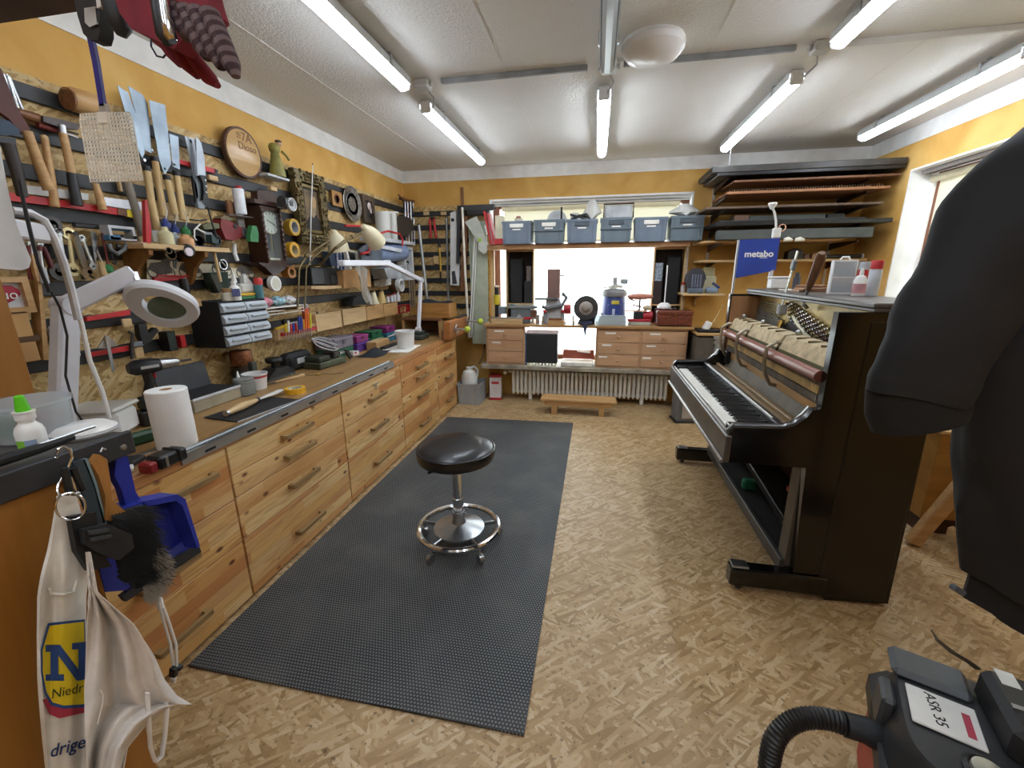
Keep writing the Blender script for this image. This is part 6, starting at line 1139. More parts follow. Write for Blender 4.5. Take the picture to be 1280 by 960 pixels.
for i, (x, z) in enumerate(((795, 452), (910, 452), (862, 745))):
    wt('wood_tag', ['pale wooden tag on the top rail of the back panel', 'second pale wooden tag on the top rail, nearer the window', 'pale wooden tag beside the yellow folding rule'][i], 'tag', [('t', 'B', (x, z, x+38, z+22 if i < 2 else z+55), .012, LIGHTW)], w='B', off=.03)
# ------------------------------------------------------------ lumber rack on the back wall
nocrop()
lr = thing('shelf_rack', 'wall rack of slotted uprights and brackets for lumber', 'shelf rack', (0, YB, 0))
for x in (1.16, 2.32):
    MB().bb(x-.012, x+.012, -.014, 0, 1.28, 2.48, .002).o('upright', M('c4bfb2', .5), lr)
    for z, d in ((2.325, .5), (2.27, .5), (2.17, .5), (2.05, .5), (1.895, .5), (1.755, .5), (1.575, .34)):
        if x < 2 and z == 2.27: continue
        b = MB(); b.prism([(-.014, z), (-d, z), (-d, z-.014), (-.05, z-.06), (-.014, z-.07)], x-.006, x+.006, 'yz'); b.o('bracket', M('3a2c20', .5), lr)
GB = M('35322f', .5, var=.2); BOARD = wood('rack_board', '7a5238', '4e3020', 0, .8)
def plank(lab, x0, x1, y0, y1, z0, z1, mt, name='plank', rot=0, cat='plank'):
    o = MB().bb(-(x1-x0)/2, (x1-x0)/2, -(y1-y0)/2, (y1-y0)/2, 0, z1-z0, .004).o(name, mt); o.location = ((x0+x1)/2, (y0+y1)/2, z0); o.rotation_euler = (0, 0, rot); return tag(o, lab, cat)
plank('thick black lacquered board, lower of two on the top brackets', 1.04, 2.52, 4.5, 5.05, 2.326, 2.355, M('17181a', .35, var=.15))
plank('grey-brown board, uppermost on the lumber rack', .99, 2.53, 4.5, 5.05, 2.356, 2.41, GB)
plank('wide red-brown board on the second bracket row', 1.19, 2.51, 4.52, 5.02, 2.271, 2.29, BOARD)
cb = thing('comb_board', 'pinkish board with a row of short pins', 'board', (1.8, 4.78, 2.171)); MB().bb(-.66, .65, -.27, .27, 0, .022, .003).o('board', wood('pink_board', 'a5714c', '7c4c30', 0, .8), cb)
b = MB()
for k in range(60): b.cyl((-.62+k*.021, -.2, .022), (-.62+k*.021, -.2, .05), .003, n=5)
o = b.o('pins', M('8a6a4c', .6), cb); o['kind'] = 'stuff'
plank('grey-brown piano panel reaching past the upright toward the window', .98, 2.44, 4.55, 5.02, 2.051, 2.073, wood('panel_grey', '6b5646', '46362a', 0, .8), rot=0)
plank('long black lacquered panel in the middle of the rack', .95+.115, 2.5, 4.48, 4.98, 1.896, 1.93, M('1c1e20', .3, var=.2))
plank('thin black strip lying on the long black panel', 1.1, 2.3, 4.5, 4.62, 1.931, 1.945, M('2a2c2e', .5))
plank('grey box section on the long black panel', 1.4, 2.05, 4.66, 4.76, 1.931, 2.0, M('4c5250', .5))
plank('small rusty block beside the grey box section', 1.25, 1.38, 4.6, 4.72, 1.946, 2.0, M('5a4030', .6), 'block', cat='block')
plank('black block at the end of the grey box section', 2.06, 2.2, 4.64, 4.76, 1.931, 1.995, BLK, 'block', cat='block')
plank('pale pine board on the lower brackets', 1.0, 2.2, 4.6, 5.05, 1.756, 1.775, BEECH)
plank('long grey painted box beam on the pine board', 1.1, 2.38, 4.5, 4.6, 1.776, 1.86, M('4a4e4c', .5))
plank('small pale board lying behind the grey beam', 1.3, 1.9, 4.75, 4.95, 1.776, 1.8, LIGHTW)
wt('slipper', 'white plastic grip on the grey beam', 'grip', [('g', 'T', [(980, 300), (985, 299), (990, 300)], [.015, .022, .012], M('cfcabc', .5))], w=('Y', 4.47), off=0)
wt('slipper', 'second white plastic grip on the grey beam, nearer the window wall', 'grip', [('g', 'T', [(994, 300), (1000, 299), (1005, 300)], [.015, .022, .012], M('cfcabc', .5))], w=('Y', 4.47), off=0)
plank('narrow pale wooden shelf above the piano', 1.02, 2.5, 4.74, 5.08, 1.576, 1.6, LIGHTW, 'wall_shelf', cat='shelf')
for i, (lab, x, w, h, c) in enumerate((('dark grey tool on the narrow shelf', 1.62, .26, .12, '54534e'), ('black rounded tool on the narrow shelf', 1.9, .14, .1, '2a2624'), ('pale wooden block on the narrow shelf', 2.08, .07, .06, 'a8825a'), ('small brown block on the narrow shelf', 2.0, .05, .05, '6b4a34'))):
    t = thing('shelf_tool', lab, 'tool' if 'tool' in lab else 'block', (x, 4.83, 1.6005)); b = MB(); b.prism([(-w/2, 0), (w/2, 0), (w/2*.8, h*.8), (0, h), (-w/2, h*.7)], -.05, .05); b.o('body', M(c, .5), t); MB().bb(-w*.2, w*.2, -.052, -.05, h*.2, h*.4).o('plate', M(shade(c, 1.4), .5), t)
t = thing('steel_pipe', 'steel pipe with a bright end on the narrow shelf', 'pipe', (2.35, 4.8, 1.6205)); MB().cyl((-.18, 0, 0), (.12, 0, 0), .02).o('pipe', IRON, t); b = MB(); b.ring((.13, 0, 0), .02, .008, 'x'); b.o('end_ring', LGREY, t)
t = thing('wall_bracket_shelf', 'small pale shelf on the yellow wall between window and lumber rack', 'shelf', (1.08, YB, 1.25)); MB().bb(-.2, .2, -.4, 0, 0, .022, .003).o('board', LIGHTW, t); b = MB(); b.prism([(0, 0), (-.3, 0), (-.3, -.012), (-.04, -.05), (-.02, -.13), (0, -.14)], -.012, .012, 'yz'); b.o('bracket', LIGHTW, t)
zs = 1.2725
hl = thing('welding_helmet', 'dark oval helmet with ribbed front on the small shelf', 'helmet', (1.0, 4.8, zs)); b = MB(); b.prism([(.095*math.cos(a)*(1 if math.sin(a) > 0 else .85), .12+.13*math.sin(a)) for a in [k*math.pi/14 for k in range(28)]], -.06, .06); b.o('shell', M('3a3a40', .45), hl)
for k in range(4): MB().bb(-.045+k*.026, -.03+k*.026, -.066, -.058, .06, .19, .002).o('rib', M('6a7284', .5), hl)
MB().bb(-.07, .07, -.1, .0, 0, .05, .01).o('chin', M('56606e', .5), hl)
put('safety_goggles', 'blue-grey goggles on the small shelf', 'goggles', 1.16, zs, lambda t: (MB().bb(-.06, .06, -.05, .04, 0, .06, .02).o('frame', M('7f8fa4', .3), t), MB().box((.03, -.03, .08), (.09, .03, .025), (0, .6, 0), .008).o('strap', M('2c3f6a', .5), t)), 4.76)
put('plastic_container', 'cloudy plastic container behind the goggles', 'container', 1.15, zs, lambda t: (MB().bb(-.08, .08, -.04, .05, 0, .17, .012).o('body', M('c9c8ac', .4, var=.06), t), MB().bb(-.05, .06, -.03, .04, .17, .26, .01).o('top', M('b4b08a', .5), t)), 4.93)
put('glue_can', 'white and red can at the shelf edge by the window', 'can', .9, zs, lambda t: (MB().cyl((0, 0, 0), (0, 0, .08), .022).o('can', M('c9c4c0', .5), t), MB().cyl((0, 0, .08), (0, 0, .11), .018).o('cap', M('a83028', .5), t)), 4.86)
for lab, x, h, c in (('small jar with pale lid on the bracket end', 1.07, .09, '8f9a78'), ('yellow-topped bottle on the bracket end', 1.07, .13, 'a89a5a')):
    pass
# flight case and tower behind the piano
fc = thing('flight_case', 'grey case with checker plate front on a cabinet behind the piano', 'case', (1.2, 4.68, .0))
MB().bb(-.17, .3, -.1, .38, 0, .84, .01).o('cabinet', M('5a544c', .55, var=.1), fc); MB().bb(.0, .31, -.12, -.1, .45, .86, .004).o('front_plate', M('9a9c9e', .35, .5, var=.25, sc=50), fc); MB().bb(-.02, .32, -.125, -.095, .83, .86, .006).o('edge_strip', ALU, fc); MB().bb(-.18, .32, -.11, .39, .86, .885, .004).o('top', BEECH, fc)
for z in (.5, .8): MB().cyl((-.01, -.13, z), (-.01, -.12, z), .014).o('corner_ball', ALU, fc)
put('power_adapter', 'white charger and black box on the grey case', 'charger', 1.16, .886, lambda t: (MB().bb(-.12, .12, -.08, .1, 0, .03, .006).o('black_box', BLK, t), MB().box((-.02, 0, .06), (.06, .05, .09), (0, .5, .3), .008).o('charger', WPL, t), MB().tube([(0, 0, .08), (.05, .05, .1), (.1, .1, .18), (.16, .2, .26)], .004, 6).o('cable', M('d8c48a', .5), t)), 4.7)
pcx = on(842, 524, Z=0)
pc = thing('computer_tower', 'grey tower case with pale side panel beside the radiator', 'case', (.93, 4.42, 0), .15); MB().bb(-.09, .11, -.08, .1, .015, .45, .012).o('case', M('6f7274', .5), pc); MB().bb(-.04, .1, -.087, -.08, .05, .3, .012).o('front_panel', M('b8b0a8', .5, var=.08), pc); MB().bb(-.1, .12, -.09, .11, 0, .02, .004).o('base', BLK, pc)
# ------------------------------------------------------------ upright piano with its front removed
pn = thing('upright_piano', 'black upright piano with the front panels removed, action exposed', 'piano', (.98, 2.66, 0), -H90)
PB = M('0a0a0b', .2, var=.2, coat=.3); PE = M('6f6660', .35, .3, var=.15); WN = wood('piano_raw', 'a8794c', '865a34', 2, 1)
chk = [(-.375, .665), (-.375, .8), (-.365, .822), (-.34, .83), (-.16, .835), (-.12, .85), (-.08, .89), (-.06, .925), (-.03, .93), (-.03, 1.335), (.36, 1.335), (.39, .02), (.13, .0), (.13, .13), (-.02, .13), (-.045, .66)]
for x0, x1 in ((-.74, -.70), (.70, .74)):
    MB().prism(chk, x0, x1, 'yz').o('side_panel', PB, pn); s = -1 if x0 < 0 else 1
    MB().bb(min(x0, x1)-(.004 if s < 0 else 0), max(x0, x1)+(.004 if s > 0 else 0), .09, .37, .03, 1.3, .002).o('side_back_panel', M('0b0a0a', .3, var=.25, coat=.2), pn) if s > 0 else None
    b = MB(); b.tube([(s*.72, -.37, .805), (s*.72, -.355, .83), (s*.72, -.16, .838), (s*.72, -.12, .853), (s*.72, -.08, .893), (s*.72, -.058, .93)], .012, 8, flat=2.0); b.o('cheek_moulding', M('2c2a2a', .2, var=.1, coat=.3), pn)
    MB().bb(s*.72-.035, s*.72+.035, -.29, .13, .028, .125, .008).o('toe_block', PB, pn); MB().bb(s*.72-.03, s*.72+.03, -.285, -.21, .125, .135, .003).o('toe_plate', STEEL, pn)
    MB().cyl((s*.72-.015, -.24, .016), (s*.72+.015, -.24, .016), .0155).o('caster', IRON, pn)
    MB().bb(s*.72-.03 if s < 0 else .62, s*.72+.03-.02 if s < 0 else .70, -.045, -.015, .13, .66, .003).o('leg_stile', M('5a544c', .5, var=.12), pn) if s > 0 else None
MB().bb(-.699, -.69, -.02, .36, .84, 1.32).o('side_lining', wood('lining', 'b08056', '8f6240', 2, .8), pn); MB().bb(-.69, -.62, -.03, .0, .84, .93, .003).o('end_block', BLK, pn)
MB().bb(-.745, .745, .09, .4, 1.336, 1.352, .004).o('lid', M('4f4b47', .35, var=.15), pn); MB().bb(-.745, .745, .085, .4, 1.3525, 1.3715, .004).o('lid_flap', M('57524c', .35, var=.15), pn)
MB().bb(-.70, .70, -.36, .1, .665, .72, .003).o('key_bed', M('1a1817', .4), pn); MB().bb(-.745, .745, -.385, -.36, .66, .79, .005).o('key_slip', M('4a4541', .35, var=.2), pn)
MB().tube([(-.74, -.389, .665), (.74, -.389, .665)], .009, 8).o('lower_moulding', M('8f8883', .3, .4), pn); MB().tube([(-.70, -.366, .792), (.70, -.366, .792)], .006, 8).o('upper_moulding', M('8f8883', .3, .4), pn)
MB().bb(-.70, -.615, -.355, -.16, .72, .815, .004).o('key_block', PB, pn); MB().bb(.615, .70, -.355, -.16, .72, .815, .004).o('key_block', PB, pn)
MB().bb(-.615, .615, -.345, -.15, .721, .74).o('key_frame', BLK, pn)
IV = M('e6e4da', .25, var=.02); wk = None; kw = 1.226/52
for k in range(52):
    x = -.613+k*kw
    if wk is None: wk = MB().bb(.0006, kw-.0006, -.352, -.16, .742, .797, .0015).o('white_key', IV, pn); q = wk
    else: q = wk.copy(); COL.objects.link(q); q.parent = pn
    q.location.x = x
bk = None
for k in range(51):
    if (k % 7) in (1, 4) and k > 0: continue       # A B | C D E F G
    if bk is None:
        b = MB(); b.prism([(-.30, .79), (-.292, .81), (-.16, .812), (-.16, .79)], -.0055, .0055, 'yz'); bk = b.o('black_key', M('101012', .3), pn); q = bk
    else: q = bk.copy(); COL.objects.link(q); q.parent = pn
    q.location.x = -.613+(k+1)*kw
MB().bb(-.70, .70, -.16, -.125, .80, .835, .004).o('name_rail', M('232224', .3), pn); MB().bb(-.60, .60, -.158, -.15, .836, .84, .001).o('felt_strip', M('d8d6cc', .5), pn)
MB().bb(-.70, .70, -.125, .0, .80, .812, .002).o('key_shelf', wood('key_shelf_wood', '8f7654', '6b5438', 0, .8), pn); MB().box((0, -.0, .84), (1.38, .012, .08), (-.3, 0, 0)).o('rail_board', M('6f685a', .6, var=.12), pn)
MB().box((0, -.065, .822), (1.38, .02, .025), (0, 0, 0), .004).o('balance_rail', wood('bal_wood', '9a8058', '77603c', 0, .8), pn)
MB().bb(-.69, .69, .0, .02, .88, .925, .003).o('action_rail', wood('act_wood', 'b08448', '8a6028', 0, .8), pn)
for nm, y, z, n, sz, mt in (('wippen_row', .01, .955, 88, (.009, .06, .03), M('5f5648', .7, var=.2)), ('jack_row', -.005, .995, 88, (.007, .03, .035), M('b89a60', .6, var=.2)), ('damper_row', .01, 1.02, 88, (.006, .05, .02), M('6b5c48', .7, var=.2))):
    b = MB()
    for k in range(n):
        b.box((-.66+k*1.32/87, y, z), sz)
    o = b.o(nm, mt, pn); o['kind'] = 'stuff'
b = MB(); b.tube([(-.69, -.03, 1.06), (.69, -.03, 1.06)], .026, 12, flat=1); b.o('hammer_rest_rail', M('8a5648', .35, var=.1), pn)
MB().bb(-.69, .69, -.01, .05, .93, .94).o('backing_rail', M('3a342c', .6), pn)
for x0, x1 in ((-.67, -.31), (-.28, .18), (.21, .69)):
    b = MB(); b.prism([(-.02, 1.1), (.01, 1.165), (.08, 1.175), (.085, 1.145), (.02, 1.1)], x0, x1, 'yz'); b.o('hammer_block', M('b8a684', .8, var=.12, sc=25), pn)
    b = MB(); b.prism([(-.025, 1.075), (-.02, 1.1), (.02, 1.1), (.02, 1.075)], x0, x1, 'yz'); b.o('felt_band', M('4c4a28', .9, var=.1), pn)
    for k in range(1, 4):
        MB().bb(x0+(x1-x0)*k/4-.0008, x0+(x1-x0)*k/4+.0008, .008, .08, 1.166, 1.1765).o('hammer_gap', M('6b5c44', .9), pn)
for x in (-.66, -.295, .195):
    b = MB(); b.tube([(x, .03, 1.12), (x, -.03, 1.13), (x, -.07, 1.1), (x, -.075, 1.02), (x, -.06, .95), (x, -.03, .9), (x, .02, .89)], .0105, 8); b.o('action_bracket', M('9a8f7c', .35, .7), pn); MB().sph((x+.02, .06, 1.185), .014).o('bracket_knob', STEEL, pn)
# plate, pins, strings
GP = M('c0a868', .42, .3, var=.15); MB().bb(-.69, .69, .17, .2, .84, 1.33).o('iron_plate', GP, pn)
b = MB(); b.prism([(-.69, 1.0), (-.25, 1.0), (-.25, 1.2), (-.69, 1.24)], .155, .17); b.o('string_field', M('6f6c62', .5, .4, var=.15), pn)
b = MB(); b.prism([(-.1, 1.24), (.1, 1.16), (.35, 1.09), (.69, 1.03), (.69, .86), (-.25, .86), (-.25, 1.15)], .155, .17); b.o('string_field', M('3a3630', .5, .3, var=.15), pn)
b = MB(); b.tube([(-.1, .15, 1.24), (-.02, .15, 1.2), (.1, .15, 1.155), (.25, .15, 1.11), (.45, .15, 1.06), (.69, .15, 1.02)], .013, 8, flat=.6); b.o('pressure_bar', M('d6cfb4', .35, .3), pn)
b = MB(); b.prism([(-.08, 1.265), (.1, 1.2), (.3, 1.14), (.69, 1.065), (.69, 1.105), (.3, 1.175), (.1, 1.235), (-.06, 1.29)], .155, .17); b.o('felt_bar', M('4a2a1e', .6), pn)
b = MB(); rr = random.Random(5)
for k in range(56):
    for j in range(4):
        x = -.66+k*1.33/55
        if -.28 < x < -.18: continue
        zt = 1.29 if x < -.2 else 1.3-(x+.1)*.2
        z = zt-j*.026-(k % 2)*.013
        b.cyl((x, .17, z), (x, .146, z+.002), .0045, n=6)
o = b.o('tuning_pins', M('b9b8b4', .25, .9), pn); o['kind'] = 'stuff'
for x, z in ((-.24, 1.29), (.4, 1.285), (-.2, 1.12)): MB().cyl((x, .17, z), (x, .15, z), .018).o('plate_bolt', BRASS, pn)
MB().tube([(-.22, .14, 1.2), (-.21, .12, 1.12), (-.24, .13, 1.05)], .016, 8).o('brass_bracket', BRASS, pn)
MB().bb(-.70, .70, .37, .388, .03, 1.33).o('soundboard', M('4a3626', .7), pn)
# bottom: floor board, rail, pedals and trapwork
MB().bb(-.70, .70, -.04, .37, .1, .13, .003).o('bottom_board', M('201c1a', .6), pn); MB().bb(-.70, .70, -.065, -.04, .1, .165, .004).o('bottom_rail', M('3c3a38', .4, var=.1), pn)
MB().bb(.3, .62, .1, .13, .34, .6, .004).o('felt_panel', M('4a2622', .8, var=.2), pn); MB().bb(.3, .62, .09, .1, .33, .36, .003).o('red_felt', M('8a2c2c', .8), pn)
for k in range(4): MB().cyl((-.35+k*.07, .06, .3), (-.35+k*.07, .06, .46), .014).o('trap_dowel', M('c8bea0', .6), pn)
MB().bb(-.1, -.05, .0, .08, .13, .2, .01).o('green_felt', M('1f6a4c', .8), pn); MB().box((.05, .1, .2), (.7, .05, .05), (0, .1, 0), .006).o('trap_lever', M('2c2c2e', .5), pn)
# ------------------------------------------------------------ things on the piano
ZP = 1.372; ZP2 = 1.372
mb_ = thing('blue_sign', 'blue maker sign panel with white lettering on thin metal legs beyond the piano', 'sign', (1.145, 3.54, ZP2-.005), -.1)
MB().prism([(-.125, .075), (.135, .13), (.135, .352), (-.125, .348)], -.012, .012).o('panel', M('2a46a4', .4, var=.05), mb_); MB().bb(-.137, -.125, -.014, .014, -1.367, .348, .002).o('edge', ALU, mb_)
b = MB(); ring_frame
MB().bb(.1, .115, -.012, .02, -1.367, .12, .002).o('leg', ALU, mb_); MB().bb(-.14, .13, -.03, .1, -1.367, -1.35, .002).o('foot', ALU, mb_)
lettering('metabo', .062, M('f0f0f0', .5, var=.01), mb_, Matrix.Translation((.012, -.0128, .245)) @ RX90, bold=.0018)
MB().bb(.02, .07, -.0135, -.012, .216, .22).o('tagline', M('e8e8ee', .5, var=.02), mb_); MB().bb(.105, .122, -.014, -.012, .09, .13).o('sticker', M('d8dae0', .5), mb_)
gl = thing('gooseneck_lamp', 'small white gooseneck clip lamp above the blue sign', 'lamp', (1.25, 3.535, 1.72)); b = MB(); b.tube([(0, 0, .0), (0, 0, .06), (-.01, 0, .12), (-.025, 0, .17), (-.04, 0, .2)], .008, 8); b.o('neck', WPL, gl); b = MB(); b.lathe([(.01, 0), (.03, .035), (.026, .045), (0, .047)], (-.045, 0, .195), 'z', 18); b.o('head', WPL, gl); MB().bb(-.02, .03, -.02, .02, .0, .07, .006).o('clip', WPL, gl); b = MB(); b.ring((.035, -.01, .07), .022, .004); b.o('cable_loop', M('d8a088', .5), gl)
tl = thing('tuning_lever', 'tuning lever with long brown wooden handle stuck on a pin', 'tuning lever', (1.11, 2.42, 1.25))
a_ = on(1004, 381, X=1.10); c_ = on(1010, 362, X=1.09); d_ = on(1028, 316, X=1.06); tl.location = a_
b = MB(); b.cyl((0, 0, 0), c_-a_, .008); b.o('shaft', STEEL, tl); v = d_-c_; b = MB(); b.tube([c_-a_, c_-a_+v*.15, c_-a_+v*.5, c_-a_+v*.9, c_-a_+v], [.012, .018, .021, .024, .014], 12); b.o('handle', wood('lever_wood', '7a5230', '5a381e', 2, 1), tl)
b = MB(); b.cyl((-.0, 0, 0), (.02, 0, -.02), .012); b.o('socket', STEEL, tl)
pa = thing('punched_strip', 'punched metal strip lever leaning on the tuning pins', 'strip', (0, 0, 0)); a_ = on(976, 387, X=1.09); d_ = on(997, 314, X=1.08); pa.location = a_; v = d_-a_
b = MB(); beam(b, Vector((0, 0, 0)), v, .02, .006, (1, 0, 0)); b.o('strip', M('d0ccbc', .4, .3), pa)
for k in range(9): b = MB(); q = v*(.12+k*.085); beam(b, q, q+v*.035, .009, .0075, (1, 0, 0)); b.o('slot', DGREY, pa)
b = MB(); q = v*.7; beam(b, q, q+v*.16, .034, .02, (1, 0, 0)); b.o('slider', GREY, pa); MB().bb(-.02, .03, -.02, .015, -.03, .03, .008).o('foot', LGREY, pa)
og = thing('parts_organiser', 'white transparent two-tray parts organiser standing on the piano', 'organiser', (1.30, 2.66, ZP), -.2); og.scale = (.72, .8, .84)
b = MB(); b.bb(-.075, -.067, -.03, .03, 0, .21); b.bb(.067, .075, -.03, .03, 0, .21); b.bb(-.067, .067, -.03, .03, .2, .21); b.bb(-.067, .067, -.03, .03, 0, .008); b.bb(-.067, .067, -.03, .03, .1, .108); b.o('frame', M('e2e2e0', .4, var=.02), og)
for z in (.009, .109):
    MB().bb(-.066, .066, -.032, -.029, z, z+.09).o('window', CLEAR, og); MB().bb(-.06, .06, -.025, .025, z+.001, z+.06, .01).o('contents', M('6a6c6c', .5, .2, var=.4, sc=60), og)
MB().tube([(-.03, 0, .21), (-.02, 0, .228), (.02, 0, .228), (.03, 0, .21)], .006, 6).o('handle', WPL, og)
for lab, x, y, r, h, c, cap in (('tall red spray can behind the white bottle', 1.345, 2.56, .024, .165, 'b02a30', 'b8bcc0'), ('red and silver spray can at the wall end of the row', 1.345, 2.46, .026, .17, 'b9bdc2', 'c0282c'), ('dark red spray can behind the parts organiser', 1.33, 2.79, .025, .15, '8a2228', 'b0282c')):
    t = thing('spray_can', lab, 'spray can', (x, y, ZP)); b = MB(); b.lathe([(r*.94, 0), (r, .006), (r, h*.72), (r*.8, h*.78)], n=20); b.o('body', M(c, .35), t); b = MB(); b.lathe([(r*.98, h*.76), (r*.98, h*.97), (r*.9, h), (0, h)], n=20); b.o('cap', M(cap, .4), t)
t = thing('glue_bottle', 'white squeeze bottle with pink label on the piano', 'bottle', (1.27, 2.43, ZP)); b = MB(); b.lathe([(.026, 0), (.028, .006), (.028, .075), (.018, .095), (.009, .1), (.009, .115), (.004, .135), (0, .135)], n=20); b.o('body', WPL, t); b = MB(); b.lathe([(.0285, .015), (.0285, .06)], n=20); b.o('label', M('c08a90', .5, var=.25), t)
for i, (x, y, w, d, h, c, lab) in enumerate(((1.25, 2.88, .16, .1, .012, 'b98a64', 'lowest thin wooden slat of the pile on the piano'), (1.25, 2.87, .15, .09, .012, 'c89c78', 'middle thin wooden slat of the pile on the piano'), (1.25, 2.88, .14, .08, .015, 'a0704c', 'top wooden slat of the pile on the piano'))):
    o = MB().bb(-w/2, w/2, -d/2, d/2, 0, h, .002).o('wood_lath', wood('slat_%d' % i, c, shade(c, .7))); o.location = (x, y, ZP+(0, .0125, .025)[i]); o.rotation_euler = (0, 0, .2*i); tag(o, lab, 'slat')
o = MB().bb(-.09, .09, -.05, .05, 0, .008, .002).o('paper_pad', M('d8d2c8', .7)); o.location = (1.24, 3.02, ZP); tag(o, 'pale paper pad lying on the piano', 'pad')
put('white_tub', 'small white tub with lid on the far end of the piano', 'tub', 1.2, ZP, lambda t: (MB().bb(-.055, .055, -.04, .04, 0, .075, .012).o('tub', WPL, t), MB().bb(-.06, .06, -.045, .045, .075, .085, .004).o('lid', WPL, t)), 3.22)
put('ink_bottle', 'small dark bottle beside the white tub', 'bottle', 1.3, ZP, lambda t: (MB().cyl((0, 0, 0), (0, 0, .08), .022).o('body', M('4a4c5a', .4), t), MB().cyl((0, 0, .08), (0, 0, .11), .014).o('cap', DGREY, t)), 3.2)
# panel and trestle behind the piano by the right wall
t = thing('plywood_chest', 'honey plywood chest against the yellow wall behind the piano', 'chest', (2.2, 3.1, 0)); MB().bb(-.3, .3, -.5, .5, .1, .62, .004).o('box', wood('honey_ply', 'b8843c', '9c6a28', 0, .5), t); MB().bb(-.28, .28, -.48, .48, 0, .1).o('plinth', DARKW, t); MB().bb(-.31, .31, -.51, .51, .62, .64, .003).o('top', BEECH, t)
t = thing('wooden_trestle', 'wooden trestle leg beside the hanging jacket', 'trestle', (1.93, 2.35, 0), .0)
b = MB(); beam(b, Vector((-.13, .12, 0.012)), Vector((.1, .1, .62)), .07, .05, (0, 1, 0)); b.o('leg', BEECH, t); b = MB(); beam(b, Vector((.0, .09, .13)), Vector((.2, -.28, .13)), .04, .05); b.o('brace', LIGHTW, t); b = MB(); beam(b, Vector((.3, .12, 0.012)), Vector((.1, .1, .62)), .07, .05, (0, 1, 0)); b.o('leg', BEECH, t)
MB().bb(.04, .16, -.35, .15, .62, .66, .004).o('top_rail', BEECH, t)
# ------------------------------------------------------------ foreground shelf unit on the left
nocrop()
fu = thing('shelf_unit', 'honey brown shelf unit with dark metal edge beside the workbench', 'shelf unit', (-1.0, .7, 0))
MB().bb(-.02, 0, -1.4, -.113, 0, 1.14, .002).o('side_panel', HONEY, fu); MB().bb(-.5, -.0, -1.4, 0, 1.14, 1.166, .002).o('top_board', M('55524e', .5), fu)
MB().bb(0, .012, -1.4, .005, 1.118, 1.17, .003).o('metal_edge', M('45464a', .4, .5, var=.1), fu)
for y in (-.02, -.33): b = MB(); b.lathe([(0, 0), (.007, 0), (.006, .003), (0, .004)], (.012, y, 1.14), 'x', 12); b.o('screw', STEEL, fu)
MB().bb(-.275, -.25, -1.4, .015, 1.166, 2.05, .002).o('upright', HONEY, fu); MB().bb(-.49, -.47, -1.4, -.02, 0, 1.14, .002).o('inner_panel', HONEY, fu)
MB().bb(-.275, .62, -.03, .03, 1.945, 2.05, .003).o('top_beam', M('4a3a2e', .6, var=.15), fu)
ZF = 1.1665
tb = thing('plastic_tub', 'clear round tub with reddish content and green label', 'tub', (-1.16, .645, ZF)); tb.scale = (.82, .82, .85); b = MB(); b.lathe([(.065, 0), (.07, .004), (.078, .085), (.084, .088), (.084, .096), (.079, .096), (.068, .006), (0, .006)], n=30); b.o('tub', CLEAR, tb)
b = MB(); b.lathe([(0, .007), (.062, .007), (.068, .05), (.04, .056), (0, .058)], n=26); b.o('content', M('8a3a48', .7, var=.25, sc=25), tb); b = MB(); b.lathe([(.0715, .02), (.077, .075)], n=30); b2 = MB(); b2.add(b.v, [f for i, f in enumerate(b.f[:30]) if i in (23, 24, 25, 26)]); b2.o('label', M('2c6a4c', .5, var=.08), tb)
gbt = thing('dropper_bottle', 'white dropper bottle with bright green cap', 'bottle', (-1.068, .585, ZF)); gbt.scale = (.85, .85, 1.18); b = MB(); b.lathe([(.022, 0), (.025, .004), (.025, .035), (.022, .043), (.014, .05), (.014, .058)], n=24); b.o('body', WPL, gbt)
b = MB(); b.lathe([(.0175, .056), (.0175, .066), (.019, .067), (.019, .07), (.016, .07)], n=24); b.o('collar', WPL, gbt); b = MB(); b.lathe([(.0125, .07), (.012, .075), (.008, .094), (.006, .096), (0, .096)], n=18); b.o('cap', M('5cc81e', .4, var=.05), gbt)
b = MB(); b.lathe([(.0255, .008), (.0255, .024)], n=24); b2 = MB(); b2.add(b.v, [f for i, f in enumerate(b.f[:24]) if i in (17, 18, 19)]); b2.o('green_label', M('7ab83a', .5), gbt); b3 = MB(); b3.add([tuple(v) for v in b.v], [f for i, f in enumerate(b.f[:24]) if i in (20, 21, 22)]); b3.o('blue_label', M('8a9ab4', .5), gbt)
o = thing('white_dish', 'flat white dish on the dark shelf top', 'dish', (-1.075, .675, ZF)); b = MB(); b.lathe([(.0, 0), (.05, 0), (.055, .012), (.04, .022), (0, .024)], n=28); b.o('lid', WPL, o); MB().lathe([(.056, .004), (.058, .007), (.056, .01)], n=28).o('rim', LGREY, o)
ub = thing('black_rods', 'black folded umbrella lying along the metal edge', 'umbrella', (-1.02, .42, ZF+.018)); MB().tube([(0, -.22, 0), (0, 0, 0), (.002, .14, .0), (0, .2, 0)], [.012, .013, .01, .006], 10).o('cloth', BLK, ub); MB().tube([(.004, .1, .006), (.0, .24, .008)], .003, 6).o('rod', STEEL, ub)
